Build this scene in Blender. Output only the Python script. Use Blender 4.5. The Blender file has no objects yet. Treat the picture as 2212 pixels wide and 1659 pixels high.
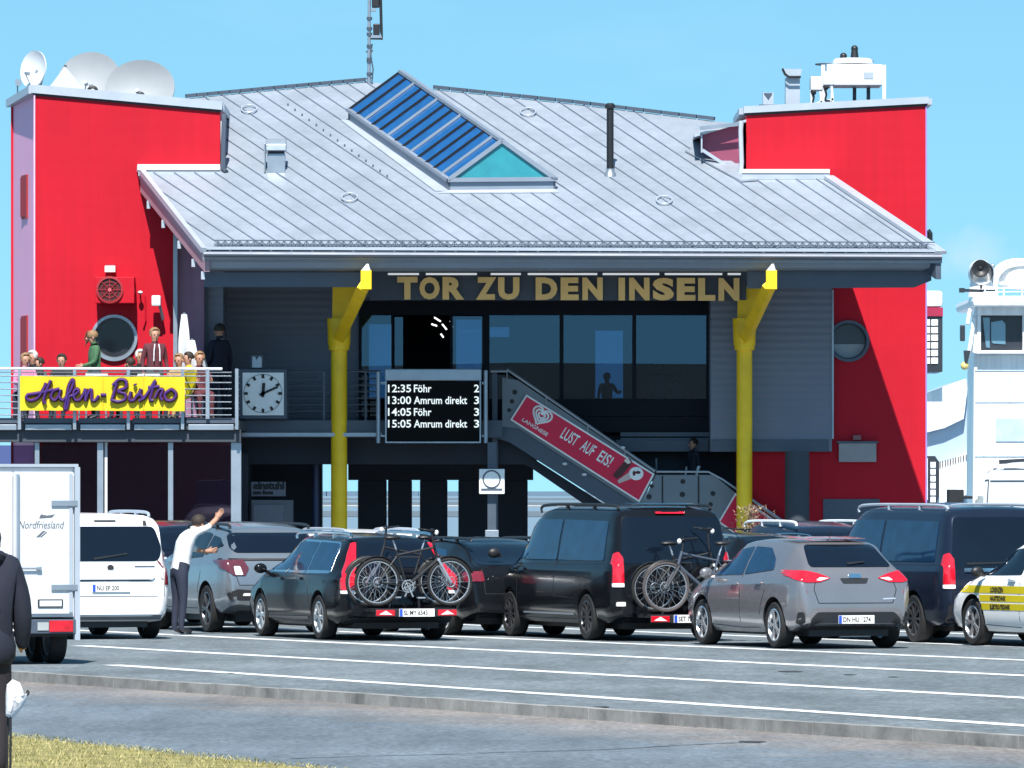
import bpy, bmesh, math, random
from mathutils import Vector, Matrix
from mathutils.bvhtree import BVHTree
random.seed(7)
R = math.radians
scene = bpy.context.scene
COL = scene.collection
# ---------------------------------------------------------------- camera, world, sun, exposure
F = 16000.0; CX = 1106.0; HY = 1065.0; CH = 2.1      # focal length, centre, horizon (in 2212 px wide units), eye height
cam_d = bpy.data.cameras.new('camera'); cam = bpy.data.objects.new('camera', cam_d); COL.objects.link(cam)
cam.location = (0, 0, CH); cam.rotation_euler = (R(90), 0, 0)
cam_d.sensor_width = 36; cam_d.lens = 36 * F / 2212; cam_d.shift_y = (HY - 829.5) / 2212
cam_d.clip_start = 1; cam_d.clip_end = 20000
scene.camera = cam
SUN_EL = 52.5; SUN_X = 0.06
world = bpy.data.worlds.new('World'); scene.world = world; world.use_nodes = True
nt = world.node_tree; nt.nodes.clear()
sky = nt.nodes.new('ShaderNodeTexSky'); sky.sky_type = 'NISHITA'; sky.sun_disc = False
sky.sun_elevation = R(SUN_EL); sky.sun_rotation = R(180) + math.atan2(SUN_X, 1)
sky.air_density = 1.0; sky.dust_density = 0.2; sky.ozone_density = 3.0
tc = nt.nodes.new('ShaderNodeTexCoord')
mp = nt.nodes.new('ShaderNodeVectorMath'); mp.operation = 'ADD'; mp.inputs[1].default_value = (0, 0, 0.16)
nm = nt.nodes.new('ShaderNodeVectorMath'); nm.operation = 'NORMALIZE'
nt.links.new(tc.outputs['Generated'], mp.inputs[0]); nt.links.new(mp.outputs[0], nm.inputs[0]); nt.links.new(nm.outputs[0], sky.inputs['Vector'])
hs = nt.nodes.new('ShaderNodeHueSaturation'); hs.inputs['Saturation'].default_value = 1.15; hs.inputs['Hue'].default_value = 0.485
tn = nt.nodes.new('ShaderNodeMixRGB'); tn.blend_type = 'MULTIPLY'; tn.inputs[0].default_value = 1; tn.inputs[2].default_value = (1.08, 1.17, 1.09, 1)
nt.links.new(sky.outputs[0], tn.inputs[1]); nt.links.new(tn.outputs[0], hs.inputs['Color'])
# thin summer clouds, a few soft wisps
cm = nt.nodes.new('ShaderNodeMapping'); cm.inputs['Scale'].default_value = (14, 14, 46)
cn = nt.nodes.new('ShaderNodeTexNoise'); cn.inputs['Scale'].default_value = 1.6; cn.inputs['Detail'].default_value = 5
cr = nt.nodes.new('ShaderNodeValToRGB'); cr.color_ramp.elements[0].position = 0.56; cr.color_ramp.elements[1].position = 0.80
cr.color_ramp.elements[1].color = (0.05, 0.05, 0.05, 1)
nt.links.new(tc.outputs['Generated'], cm.inputs[0]); nt.links.new(cm.outputs[0], cn.inputs[0]); nt.links.new(cn.outputs[0], cr.inputs[0])
mx = nt.nodes.new('ShaderNodeMixRGB'); mx.inputs[2].default_value = (8.5, 9.2, 10, 1)
nt.links.new(cr.outputs[0], mx.inputs[0]); nt.links.new(hs.outputs[0], mx.inputs[1])
# one faint cloud low over the ferry
dn = nt.nodes.new('ShaderNodeVectorMath'); dn.operation = 'SUBTRACT'; dn.inputs[1].default_value = (0.0622, 0.9976, 0.0318)
ds_ = nt.nodes.new('ShaderNodeVectorMath'); ds_.operation = 'MULTIPLY'; ds_.inputs[1].default_value = (1, 1, 1.6)
dl = nt.nodes.new('ShaderNodeVectorMath'); dl.operation = 'LENGTH'
nt.links.new(tc.outputs['Generated'], dn.inputs[0]); nt.links.new(dn.outputs[0], ds_.inputs[0]); nt.links.new(ds_.outputs[0], dl.inputs[0])
cn2 = nt.nodes.new('ShaderNodeTexNoise'); cn2.inputs['Scale'].default_value = 260; cn2.inputs['Detail'].default_value = 4; nt.links.new(tc.outputs['Generated'], cn2.inputs[0])
ad2 = nt.nodes.new('ShaderNodeMath'); ad2.operation = 'MULTIPLY_ADD'; ad2.inputs[1].default_value = 0.009; nt.links.new(cn2.outputs[0], ad2.inputs[0]); nt.links.new(dl.outputs['Value'], ad2.inputs[2])
mr2 = nt.nodes.new('ShaderNodeMapRange'); mr2.inputs[1].default_value = 0.0045; mr2.inputs[2].default_value = 0.0105; mr2.inputs[3].default_value = .5; mr2.inputs[4].default_value = 0; nt.links.new(ad2.outputs[0], mr2.inputs[0])
mx2 = nt.nodes.new('ShaderNodeMixRGB'); mx2.inputs[2].default_value = (4.9, 6.0, 7.2, 1); nt.links.new(mr2.outputs[0], mx2.inputs[0]); nt.links.new(mx.outputs[0], mx2.inputs[1]); mx = mx2
bg = nt.nodes.new('ShaderNodeBackground'); bg.inputs['Strength'].default_value = 0.090
out = nt.nodes.new('ShaderNodeOutputWorld')
nt.links.new(mx.outputs[0], bg.inputs['Color']); nt.links.new(bg.outputs[0], out.inputs['Surface'])
sd = bpy.data.lights.new('sun', 'SUN'); sd.energy = 5.0; sd.angle = R(0.5); sd.color = (1.0, 0.95, 0.88)
sun = bpy.data.objects.new('sun', sd); COL.objects.link(sun)
ldir = Vector((SUN_X, 1, -math.tan(R(SUN_EL)))).normalized()
sun.rotation_euler = ldir.to_track_quat('-Z', 'Y').to_euler(); sun.location = (0, -20, 60)
scene.view_settings.view_transform = 'Standard'; scene.view_settings.look = 'None'
scene.view_settings.exposure = 0.74; scene.view_settings.gamma = 1
scene.cycles.max_bounces = 8; scene.cycles.transparent_max_bounces = 12

def P(u, v, Y): return Vector(((u - CX) * Y / F, Y, CH - (v - HY) * Y / F))
def X_(u, Y): return (u - CX) * Y / F
def Z_(v, Y): return CH - (v - HY) * Y / F

# ---------------------------------------------------------------- materials
MC = {}
def mat(name, col, rough=0.5, metal=0.0, var=0.12, scale=2.0, bump=0.0, bscale=20.0, coat=0.0, spec=0.5, ribs=None, emis=None, es=1.0, ior=1.5, var2=None, streak=0.0):
    if name in MC: return MC[name]
    m = bpy.data.materials.new(name); m.use_nodes = True; t = m.node_tree; b = t.nodes['Principled BSDF']
    b.inputs['Roughness'].default_value = rough; b.inputs['Metallic'].default_value = metal
    b.inputs['Specular IOR Level'].default_value = spec; b.inputs['Coat Weight'].default_value = coat; b.inputs['Coat Roughness'].default_value = 0.04
    b.inputs['IOR'].default_value = ior
    co = t.nodes.new('ShaderNodeTexCoord')
    n = t.nodes.new('ShaderNodeTexNoise'); n.inputs['Scale'].default_value = scale; n.inputs['Detail'].default_value = 6; n.inputs['Roughness'].default_value = 0.6
    t.links.new(co.outputs['Object'], n.inputs['Vector'])
    r = t.nodes.new('ShaderNodeMapRange'); r.inputs[1].default_value = 0.3; r.inputs[2].default_value = 0.7
    r.inputs[3].default_value = 1 - var; r.inputs[4].default_value = 1 + var; t.links.new(n.outputs[0], r.inputs[0])
    mul = t.nodes.new('ShaderNodeVectorMath'); mul.operation = 'SCALE'; mul.inputs[0].default_value = col[:3]
    ksrc = r.outputs[0]
    if streak:                                          # faint rain streaks and fading
        sm_ = t.nodes.new('ShaderNodeMapping'); sm_.inputs['Scale'].default_value = (5, 5, .25); t.links.new(co.outputs['Object'], sm_.inputs[0])
        sn = t.nodes.new('ShaderNodeTexNoise'); sn.inputs['Scale'].default_value = 1.5; sn.inputs['Detail'].default_value = 5; t.links.new(sm_.outputs[0], sn.inputs[0])
        sr = t.nodes.new('ShaderNodeMapRange'); sr.inputs[1].default_value = .35; sr.inputs[2].default_value = .65; sr.inputs[3].default_value = 1-streak; sr.inputs[4].default_value = 1+streak*.5; t.links.new(sn.outputs[0], sr.inputs[0])
        sx = t.nodes.new('ShaderNodeMath'); sx.operation = 'MULTIPLY'; t.links.new(ksrc, sx.inputs[0]); t.links.new(sr.outputs[0], sx.inputs[1]); ksrc = sx.outputs[0]
    t.links.new(ksrc, mul.inputs['Scale']); t.links.new(mul.outputs[0], b.inputs['Base Color'])
    rr = t.nodes.new('ShaderNodeMapRange'); rr.inputs[3].default_value = max(0.02, rough * 0.8); rr.inputs[4].default_value = min(1, rough * 1.2 + 0.02)
    t.links.new(n.outputs[0], rr.inputs[0]); t.links.new(rr.outputs[0], b.inputs['Roughness'])
    hsrc = None
    if ribs:                                            # horizontal or vertical ribs of a profiled sheet
        axis, per, dep = ribs
        w = t.nodes.new('ShaderNodeTexWave'); w.wave_type = 'BANDS'; w.bands_direction = axis; w.wave_profile = 'SIN'
        w.inputs['Scale'].default_value = 0.314 / per; w.inputs['Distortion'].default_value = 0
        t.links.new(co.outputs['Object'], w.inputs['Vector']); hsrc = (w.outputs['Fac'], dep)
    elif bump:
        n2 = t.nodes.new('ShaderNodeTexNoise'); n2.inputs['Scale'].default_value = bscale; n2.inputs['Detail'].default_value = 4
        t.links.new(co.outputs['Object'], n2.inputs['Vector']); hsrc = (n2.outputs[0], bump)
    if hsrc:
        bp = t.nodes.new('ShaderNodeBump'); bp.inputs['Strength'].default_value = 0.6; bp.inputs['Distance'].default_value = hsrc[1]
        t.links.new(hsrc[0], bp.inputs['Height']); t.links.new(bp.outputs[0], b.inputs['Normal'])
    if emis: b.inputs['Emission Color'].default_value = (*emis, 1); b.inputs['Emission Strength'].default_value = es
    MC[name] = m; return m

def glass_mat(name, tint, refl, rough=0.0, g=(0.85, 0.93, 1, 1)):
    gcol = g
    if name in MC: return MC[name]
    m = bpy.data.materials.new(name); m.use_nodes = True; t = m.node_tree; t.nodes.clear()
    o = t.nodes.new('ShaderNodeOutputMaterial'); a = t.nodes.new('ShaderNodeBsdfTransparent'); a.inputs[0].default_value = (*tint, 1)
    g = t.nodes.new('ShaderNodeBsdfGlossy'); g.inputs['Roughness'].default_value = rough; g.inputs[0].default_value = gcol
    lw = t.nodes.new('ShaderNodeFresnel'); lw.inputs[0].default_value = 1.5
    ad = t.nodes.new('ShaderNodeMath'); ad.operation = 'ADD'; ad.use_clamp = True; ad.inputs[1].default_value = refl
    mixs = t.nodes.new('ShaderNodeMixShader'); t.links.new(lw.outputs[0], ad.inputs[0]); t.links.new(ad.outputs[0], mixs.inputs[0])
    t.links.new(a.outputs[0], mixs.inputs[1]); t.links.new(g.outputs[0], mixs.inputs[2]); t.links.new(mixs.outputs[0], o.inputs[0])
    MC[name] = m; return m

def asphalt(name, c1, c2, kerb=None, big=0.25):
    if name in MC: return MC[name]
    m = bpy.data.materials.new(name); m.use_nodes = True; t = m.node_tree; b = t.nodes['Principled BSDF']; L = t.links
    co = t.nodes.new('ShaderNodeTexCoord')
    def noise(s, d=5, vec=None):
        n = t.nodes.new('ShaderNodeTexNoise'); n.inputs['Scale'].default_value = s; n.inputs['Detail'].default_value = d; n.inputs['Roughness'].default_value = 0.65
        L.new(vec or co.outputs['Object'], n.inputs['Vector']); return n.outputs[0]
    mpn = t.nodes.new('ShaderNodeMapping'); mpn.inputs['Rotation'].default_value = (0, 0, R(-23.8)); mpn.inputs['Scale'].default_value = (1, 0.12, 1)
    L.new(co.outputs['Object'], mpn.inputs[0])
    a = noise(big, 6); f = noise(16, 5); s = noise(1.3, 5, mpn.outputs[0]); g = noise(6, 4)
    def mr(src, a0, a1, b0, b1):
        r = t.nodes.new('ShaderNodeMapRange'); r.inputs[1].default_value = a0; r.inputs[2].default_value = a1; r.inputs[3].default_value = b0; r.inputs[4].default_value = b1
        L.new(src, r.inputs[0]); return r.outputs[0]
    def mth(op, x, y):
        n = t.nodes.new('ShaderNodeMath'); n.operation = op
        for i, q in enumerate((x, y)):
            if isinstance(q, (int, float)): n.inputs[i].default_value = q
            else: L.new(q, n.inputs[i])
        return n.outputs[0]
    k = mth('MULTIPLY', mth('MULTIPLY', mr(a, .3, .7, .80, 1.18), mr(f, .3, .7, .50, 1.5)), mth('MULTIPLY', mr(s, .3, .7, .78, 1.16), mr(g, .3, .7, .78, 1.22)))
    mixc = t.nodes.new('ShaderNodeMixRGB'); mixc.inputs[1].default_value = (*c1, 1); mixc.inputs[2].default_value = (*c2, 1)
    if kerb:      # sand blown against the kerb: fades with the distance from it
        (kx, ky), (nx, ny) = kerb
        dp = t.nodes.new('ShaderNodeVectorMath'); dp.operation = 'DOT_PRODUCT'; dp.inputs[1].default_value = (nx, ny, 0)
        sb = t.nodes.new('ShaderNodeVectorMath'); sb.operation = 'SUBTRACT'; sb.inputs[1].default_value = (kx, ky, 0)
        L.new(co.outputs['Object'], sb.inputs[0]); L.new(sb.outputs[0], dp.inputs[0])
        dd = mth('ADD', dp.outputs['Value'], mr(noise(0.8, 6), .3, .7, -1.0, 1.0))
        L.new(mr(dd, 0.2, 2.6, 0.85, 0.0), mixc.inputs[0])
    else: L.new(mr(a, .45, .65, 0, .5), mixc.inputs[0])
    sc = t.nodes.new('ShaderNodeVectorMath'); sc.operation = 'SCALE'; L.new(mixc.outputs[0], sc.inputs[0]); L.new(k, sc.inputs['Scale'])
    L.new(sc.outputs[0], b.inputs['Base Color']); b.inputs['Roughness'].default_value = 0.9; b.inputs['Specular IOR Level'].default_value = 0.25
    bp = t.nodes.new('ShaderNodeBump'); bp.inputs['Distance'].default_value = 0.01; bp.inputs['Strength'].default_value = 0.5; L.new(f, bp.inputs['Height']); L.new(bp.outputs[0], b.inputs['Normal'])
    MC[name] = m; return m

# ---------------------------------------------------------------- mesh builder
ORG = {}
class MB:
    def __init__(s): s.v = []; s.f = []; s.mi = []; s.cur = 0
    def add(s, vs, fs):
        o = len(s.v); s.v += [Vector(p) for p in vs]; s.f += [tuple(i + o for i in f) for f in fs]; s.mi += [s.cur] * len(fs); return s
    def box(s, x0, x1, y0, y1, z0, z1):
        return s.add([(x0,y0,z0),(x1,y0,z0),(x1,y1,z0),(x0,y1,z0),(x0,y0,z1),(x1,y0,z1),(x1,y1,z1),(x0,y1,z1)],
                     [(3,2,1,0),(4,5,6,7),(0,1,5,4),(1,2,6,5),(2,3,7,6),(3,0,4,7)])
    def pbox(s, u0, v0, u1, v1, Y, d):          # box whose front face spans the given picture rectangle at depth Y
        return s.box(X_(u0,Y), X_(u1,Y), Y, Y+d, Z_(v1,Y), Z_(v0,Y))
    def prism(s, pts, off):                      # polygon (3D points) extruded by a vector
        n = len(pts); off = Vector(off); a = [Vector(p) for p in pts]
        return s.add(a + [p + off for p in a], [tuple(range(n)), tuple(reversed(range(n, 2*n)))] + [(i, i+n, (i+1)%n+n, (i+1)%n) for i in range(n)])
    def pprism(s, uv, Y, d): return s.prism([P(u, v, Y) for u, v in uv], (0, d, 0))
    def ring(s, c, ax, r, n, up=None):
        ax = Vector(ax).normalized(); a = ax.orthogonal().normalized() if up is None else (Vector(up) - ax*Vector(up).dot(ax)).normalized(); b = ax.cross(a)
        rr = r if isinstance(r, tuple) else (r, r)
        return [Vector(c) + a*math.cos(2*math.pi*i/n)*rr[0] + b*math.sin(2*math.pi*i/n)*rr[1] for i in range(n)]
    def loft(s, rings, cap=True):
        n = len(rings[0]); vs = [p for r in rings for p in r]; fs = []
        for k in range(len(rings)-1):
            for i in range(n): fs.append((k*n+i, k*n+(i+1)%n, (k+1)*n+(i+1)%n, (k+1)*n+i))
        if cap: fs.append(tuple(reversed(range(n)))); fs.append(tuple(range((len(rings)-1)*n, len(rings)*n)))
        return s.add(vs, fs)
    def cyl(s, a, b, r0, r1=None, n=12):
        a = Vector(a); b = Vector(b); r1 = r0 if r1 is None else r1
        ax = b - a; up = ax.orthogonal(); return s.loft([s.ring(a, ax, r0, n, up), s.ring(b, ax, r1, n, up)])
    def tube(s, pts, r, n=6, closed=False):
        pts = [Vector(p) for p in pts]; m = len(pts); rings = []
        up = None
        for i, p in enumerate(pts):
            d = (pts[min(i+1, m-1)] - pts[max(i-1, 0)]) if not closed else (pts[(i+1)%m] - pts[(i-1)%m])
            if d.length < 1e-9: d = Vector((0,0,1))
            if up is None or abs(up.normalized().dot(d.normalized())) > .95: up = d.orthogonal()
            rg = s.ring(p, d, r, n, up); up = (rg[0] - p); rings.append(rg)
        if closed: rings.append(rings[0])
        return s.loft(rings, not closed)
    def bar(s, a, b, w, h, up=(0,0,1)):          # rectangular bar
        a = Vector(a); b = Vector(b); d = (b-a).normalized(); x = d.cross(Vector(up)).normalized(); z = x.cross(d)
        q = [x*w/2 + z*h/2, -x*w/2 + z*h/2, -x*w/2 - z*h/2, x*w/2 - z*h/2]
        return s.loft([[a+k for k in q], [b+k for k in q]])
    def sph(s, c, r, nu=12, nv=8, rot=None, zmin=-1):
        rx, ry, rz = r if isinstance(r, tuple) else (r, r, r); c = Vector(c); rings = []
        for j in range(nv+1):
            t = -math.pi/2 + math.pi*j/nv; zz = math.sin(t)
            if zz < zmin: zz = zmin; t = math.asin(zmin)
            cc = max(math.cos(t), 0.001); ring = []
            for i in range(nu):
                a = 2*math.pi*i/nu; p = Vector((rx*cc*math.cos(a), ry*cc*math.sin(a), rz*zz))
                ring.append(c + (rot @ p if rot else p))
            rings.append(ring)
        return s.loft(rings)
    def lathe(s, prof, c, ax, n=24):              # profile [(radius, height)] around an axis
        ax = Vector(ax).normalized(); up = ax.orthogonal()
        s.loft([s.ring(Vector(c) + ax*h, ax, max(r, .0005), n, up) for r, h in prof], False)
        for e, (r, h) in ((0, prof[0]), (1, prof[-1])):
            if r < .05: q = s.ring(Vector(c) + ax*h, ax, max(r, .0005), n, up); s.add(q, [tuple(range(n))])
        return s
    def torus(s, c, ax, Rr, r, n=24, k=6):
        ax = Vector(ax).normalized(); a = ax.orthogonal().normalized(); b = ax.cross(a); c = Vector(c)
        rings = []
        for i in range(n):
            t = 2*math.pi*i/n; d = a*math.cos(t) + b*math.sin(t)
            rings.append([c + d*(Rr + r*math.cos(2*math.pi*j/k)) + ax*r*math.sin(2*math.pi*j/k) for j in range(k)])
        rings.append(rings[0]); return s.loft(rings, False)
    def xf(s, M):
        s.v = [M @ p for p in s.v]; return s
    def build(s, name, m, parent=None, smooth=False, bevel=0, local=False, base=None, angle=None):
        """world-space vertices are moved into the local space of the thing (its Empty or its own base point)"""
        me = bpy.data.meshes.new(name)
        if parent is not None: org = Vector((0,0,0)) if local else ORG.get(parent.name, Vector((0,0,0)))
        elif local: org = Vector((0,0,0))
        elif base is not None: org = Vector(base)
        else:
            xs = [p.x for p in s.v]; ys = [p.y for p in s.v]; zs = [p.z for p in s.v]
            org = Vector(((min(xs)+max(xs))/2, (min(ys)+max(ys))/2, min(zs)))
        me.from_pydata([tuple(p - org) for p in s.v], [], s.f)
        ms = m if isinstance(m, (list, tuple)) else [m]
        for q in ms: me.materials.append(q)
        if len(ms) > 1: me.polygons.foreach_set('material_index', s.mi)
        bm = bmesh.new(); bm.from_mesh(me); bmesh.ops.recalc_face_normals(bm, faces=bm.faces)
        if bevel:
            es = [e for e in bm.edges if len(e.link_faces) == 2 and e.calc_face_angle(0) > R(25)]
            bmesh.ops.bevel(bm, geom=es, offset=bevel, segments=2, affect='EDGES', clamp_overlap=True, profile=.6)
        bm.to_mesh(me); bm.free()
        if smooth:
            me.polygons.foreach_set('use_smooth', [True]*len(me.polygons))
            me.set_sharp_from_angle(angle=R(angle or 40))
        o = bpy.data.objects.new(name, me); COL.objects.link(o)
        if parent is not None: o.parent = parent; ORG[o.name] = org
        else: o.location = org; ORG[o.name] = org
        return o
def tag(o, label=None, cat=None, group=None, kind=None):
    if label: o['label'] = label
    if cat: o['category'] = cat
    if group: o['group'] = group
    if kind: o['kind'] = kind
    return o
def thing(name, label, cat, loc, rz=0, group=None):
    o = bpy.data.objects.new(name, None); COL.objects.link(o); o.location = loc; o.rotation_euler = (0, 0, rz); o.empty_display_size = .3
    ORG[o.name] = Vector(loc); return tag(o, label, cat, group)
def sub_empty(name, parent, loc=(0,0,0)):
    o = bpy.data.objects.new(name, None); COL.objects.link(o); o.parent = parent; o.location = loc; o.empty_display_size = .1
    return o
def copy_tree(o, parent=None):
    c = o.copy(); COL.objects.link(c); c.parent = parent
    for ch in list(o.children): copy_tree(ch, c)
    return c
TXT = {}
def text2d(body, size, offset=0.0, shear=0.0, align='LEFT', extrude=0.0, spacing=1.0, xs=1.0):
    c = bpy.data.curves.new('t', 'FONT'); c.body = body; c.size = size; c.offset = offset; c.shear = shear; c.align_x = align
    c.extrude = extrude; c.space_character = spacing; c.resolution_u = 3
    o = bpy.data.objects.new('t', c); COL.objects.link(o)
    dg = bpy.context.evaluated_depsgraph_get(); me = bpy.data.meshes.new_from_object(o.evaluated_get(dg))
    vs = [(v.co.x*xs, v.co.y, v.co.z) for v in me.vertices]; fs = [tuple(p.vertices) for p in me.polygons]
    bpy.data.objects.remove(o); bpy.data.curves.remove(c); bpy.data.meshes.remove(me)
    return vs, fs
def put_text(mb, body, org, right, up, size, **kw):
    vs, fs = text2d(body, size, **kw); right = Vector(right).normalized(); up = Vector(up).normalized(); n = right.cross(up)
    return mb.add([Vector(org) + right*x + up*y + n*z for x, y, z in vs], fs)
RX = Vector((1,0,0)); UZ = Vector((0,0,1))
def catmull(pts, k=4, closed=False):
    pts = [Vector(p) for p in pts]; n = len(pts); o = []
    rng = range(n if closed else n-1)
    for i in rng:
        if closed: a,b,c,d = pts[(i-1)%n], pts[i], pts[(i+1)%n], pts[(i+2)%n]
        else: a,b,c,d = pts[max(i-1,0)], pts[i], pts[i+1], pts[min(i+2,n-1)]
        for j in range(k):
            t = j/k; o.append(.5*((2*b)+(c-a)*t+(2*a-5*b+4*c-d)*t*t+(3*b-a-3*c+d)*t**3))
    if not closed: o.append(pts[-1])
    return o

# ---------------------------------------------------------------- palette
M = {}
M['red'] = mat('red_cladding', (0.46, 0.006, 0.020), 0.6, spec=.2, var=.09, scale=.35, ribs=('Z', .3, .0010), streak=.05)
M['mauve'] = mat('sky_glare_side_cladding', (0.74, 0.36, 0.56), 0.5, var=.06, scale=.7)  # sky glare on the red side panels is put into this mauve
M['darkred'] = mat('dark_red_wall', (0.30, 0.01, 0.02), 0.6)
M['zinc'] = mat('zinc_roof', (0.262, 0.300, 0.355), 0.5, metal=.1, var=.12, scale=.9, streak=.06)
M['zincl'] = mat('pale_zinc_trim', (0.40, 0.45, 0.52), 0.4, metal=.2, var=.06)
M['seam'] = mat('seam_zinc', (0.15, 0.185, 0.24), 0.5, var=.2)
M['cornice'] = mat('eaves_metal', (0.22, 0.265, 0.33), 0.4, metal=.2, var=.08, scale=1)
M['wall'] = mat('grey_profiled_cladding', (0.160, 0.180, 0.235), 0.5, var=.06, scale=.8, ribs=('Z', .14, .012))
M['wallm'] = mat('reflection_mauve_cladding', (0.28, 0.15, 0.24), 0.5, var=.12, scale=1.2, ribs=('X', .25, .02))
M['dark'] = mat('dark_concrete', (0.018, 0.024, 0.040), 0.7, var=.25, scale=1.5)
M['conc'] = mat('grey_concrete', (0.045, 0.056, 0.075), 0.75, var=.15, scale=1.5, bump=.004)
M['black'] = mat('black_plastic', (0.012, 0.013, 0.016), 0.45)
M['frame'] = mat('dark_window_frame', (0.007, 0.010, 0.018), 0.6, spec=.2)
M['steel'] = mat('galvanised_steel', (0.33, 0.38, 0.44), 0.35, metal=.6, var=.12)
M['steeld'] = mat('grey_painted_steel', (0.070, 0.090, 0.125), 0.45, metal=.2)
M['white'] = mat('white_paint', (0.62, 0.65, 0.69), 0.4, var=.05)
M['dish'] = mat('satellite_dish_white', (0.30, 0.325, 0.35), 0.6, var=.05, scale=3)
M['yellow'] = mat('yellow_column_paint', (1.0, 0.63, 0.012), 0.45, var=.12, scale=2.5)
M['yellowb'] = mat('yellow_banner', (0.60, 0.48, 0.004), 0.6, var=.05)
M['purple'] = mat('purple_lettering', (0.045, 0.012, 0.15), 0.6)
M['maroon'] = mat('maroon_lettering_outline', (0.10, 0.015, 0.02), 0.6)
M['gold'] = mat('tan_letter', (1.0, 0.66, 0.24), 0.45, var=.1)
M['goldside'] = mat('letter_return', (0.45, 0.42, 0.38), 0.5)
M['winglass'] = glass_mat('tinted_window_glass', (0.30, 0.42, 0.55), 0.03, g=(.55,.80,1,1))
M['conservatory'] = glass_mat('conservatory_glass', (0.6, 0.50, 0.68), 0.0, g=(.5,.5,.6,1))
M['skyglass'] = mat('rooflight_glass', (0.010, 0.08, 0.24), 0.06, spec=1.0, coat=1, var=.15, scale=5)
M['tealglass'] = mat('rooflight_gable_glass', (0.03, 0.23, 0.28), 0.15, var=.12, scale=3)
M['carglass'] = mat('car_glass', (0.005, 0.009, 0.018), 0.04, spec=.4, coat=0, var=.1, ior=1.45)
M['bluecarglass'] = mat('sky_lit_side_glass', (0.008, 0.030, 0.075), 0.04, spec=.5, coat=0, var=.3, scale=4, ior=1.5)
M['tyre'] = mat('tyre_rubber', (0.010, 0.010, 0.011), 0.8, var=.2)
M['alloy'] = mat('alloy_rim', (0.62, 0.64, 0.67), 0.25, metal=.8)
M['alloyd'] = mat('dark_alloy_rim', (0.10, 0.10, 0.11), 0.3, metal=.7)
M['chrome'] = mat('chrome', (0.75, 0.77, 0.80), 0.12, metal=1.0, var=.03)
M['tail'] = mat('red_tail_lamp', (0.55, 0.006, 0.02), 0.12, coat=1, var=.25, scale=9)
M['lampclear'] = mat('clear_lamp', (0.75, 0.73, 0.74), 0.1, coat=1, var=.2, scale=9)
M['plate'] = mat('number_plate', (0.80, 0.80, 0.78), 0.4)
M['plateblue'] = mat('plate_blue', (0.02, 0.08, 0.5), 0.4)
M['ink'] = mat('black_ink', (0.015, 0.015, 0.018), 0.6)
M['bannerred'] = mat('red_banner', (0.70, 0.004, 0.055), 0.5, var=.06)
M['bannerwhite'] = mat('banner_white', (0.85, 0.85, 0.85), 0.5)
M['screen'] = mat('display_black', (0.004, 0.004, 0.005), 0.6, spec=.1)
M['led'] = mat('display_lettering', (0.8, 0.8, 0.78), 0.5, emis=(0.95, 1.0, 0.95), es=0.42)
M['skin'] = mat('skin', (0.42, 0.22, 0.15), 0.55, var=.06)
M['hairb'] = mat('dark_hair', (0.025, 0.017, 0.012), 0.7)
M['hairf'] = mat('fair_hair', (0.24, 0.14, 0.07), 0.7, var=.3, scale=30)
M['hairg'] = mat('white_hair', (0.62, 0.60, 0.56), 0.7)
# ================================================================ ground, water, sky-line
KA = P(20, 1451.7, 2.1*F/(1451.7-HY)); KB = P(2212, 1593, 2.1*F/(1593-HY))       # two points on the kerb's top edge
KD = (KB - KA).normalized(); KD.z = 0; KN = Vector((KD.y, -KD.x, 0))                # KN points to the camera's side of the kerb
if KN.y > 0: KN = -KN
LOW = -0.10
M['asph'] = asphalt('queue_lane_asphalt', (0.135, 0.162, 0.180), (0.155, 0.176, 0.190))
M['road'] = asphalt('road_asphalt', (0.125, 0.155, 0.185), (0.220, 0.195, 0.180), kerb=((KA.x, KA.y), (KN.x, KN.y)))
M['kerb'] = mat('kerb_concrete', (0.25, 0.245, 0.235), 0.85, var=.45, scale=2.2, bump=.004)
M['line'] = mat('road_line_paint', (0.66, 0.68, 0.69), 0.7, var=.30, scale=5)
def sheet(name, pts, m, kind='structure'):
    mb = MB(); mb.add(pts, [tuple(range(len(pts)))]); return tag(mb.build(name, m, base=(0,0,pts[0][2])), kind=kind)
K0 = KA - KD*190; K1 = KB + KD*260
sheet('road', [(-400,-400,LOW),(400,-400,LOW),(400,162,LOW),(-400,162,LOW)], M['road'])
mb = MB()                                             # raised queueing area beyond the kerb
k0 = KA - KD*75; k1 = KB + KD*150
mb.prism([(k0.x,k0.y,0),(k1.x,k1.y,0),(300,k1.y,0),(300,161,0),(k0.x-60,161,0)], (0,0,-.6))
tag(mb.build('ferry_queue_area', M['asph'], base=(0,0,-.6)), kind='structure')
# kerb stones with joints
mb = MB(); n = 0; s = 0.0; L = (k1-k0).length
while s < L:
    ln = random.choice((1.0, 1.0, .98)); a = k0 + KD*s; b = k0 + KD*min(s+ln-.012, L)
    j = random.uniform(-.004, .004)
    mb.prism([(p.x, p.y, .012+j) for p in (a + KN*.015, b + KN*.015, b - KN*.14, a - KN*.14)], (0,0,-.2)); s += ln
tag(mb.build('kerb', M['kerb'], base=(0,0,-.2)), kind='structure')
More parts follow.
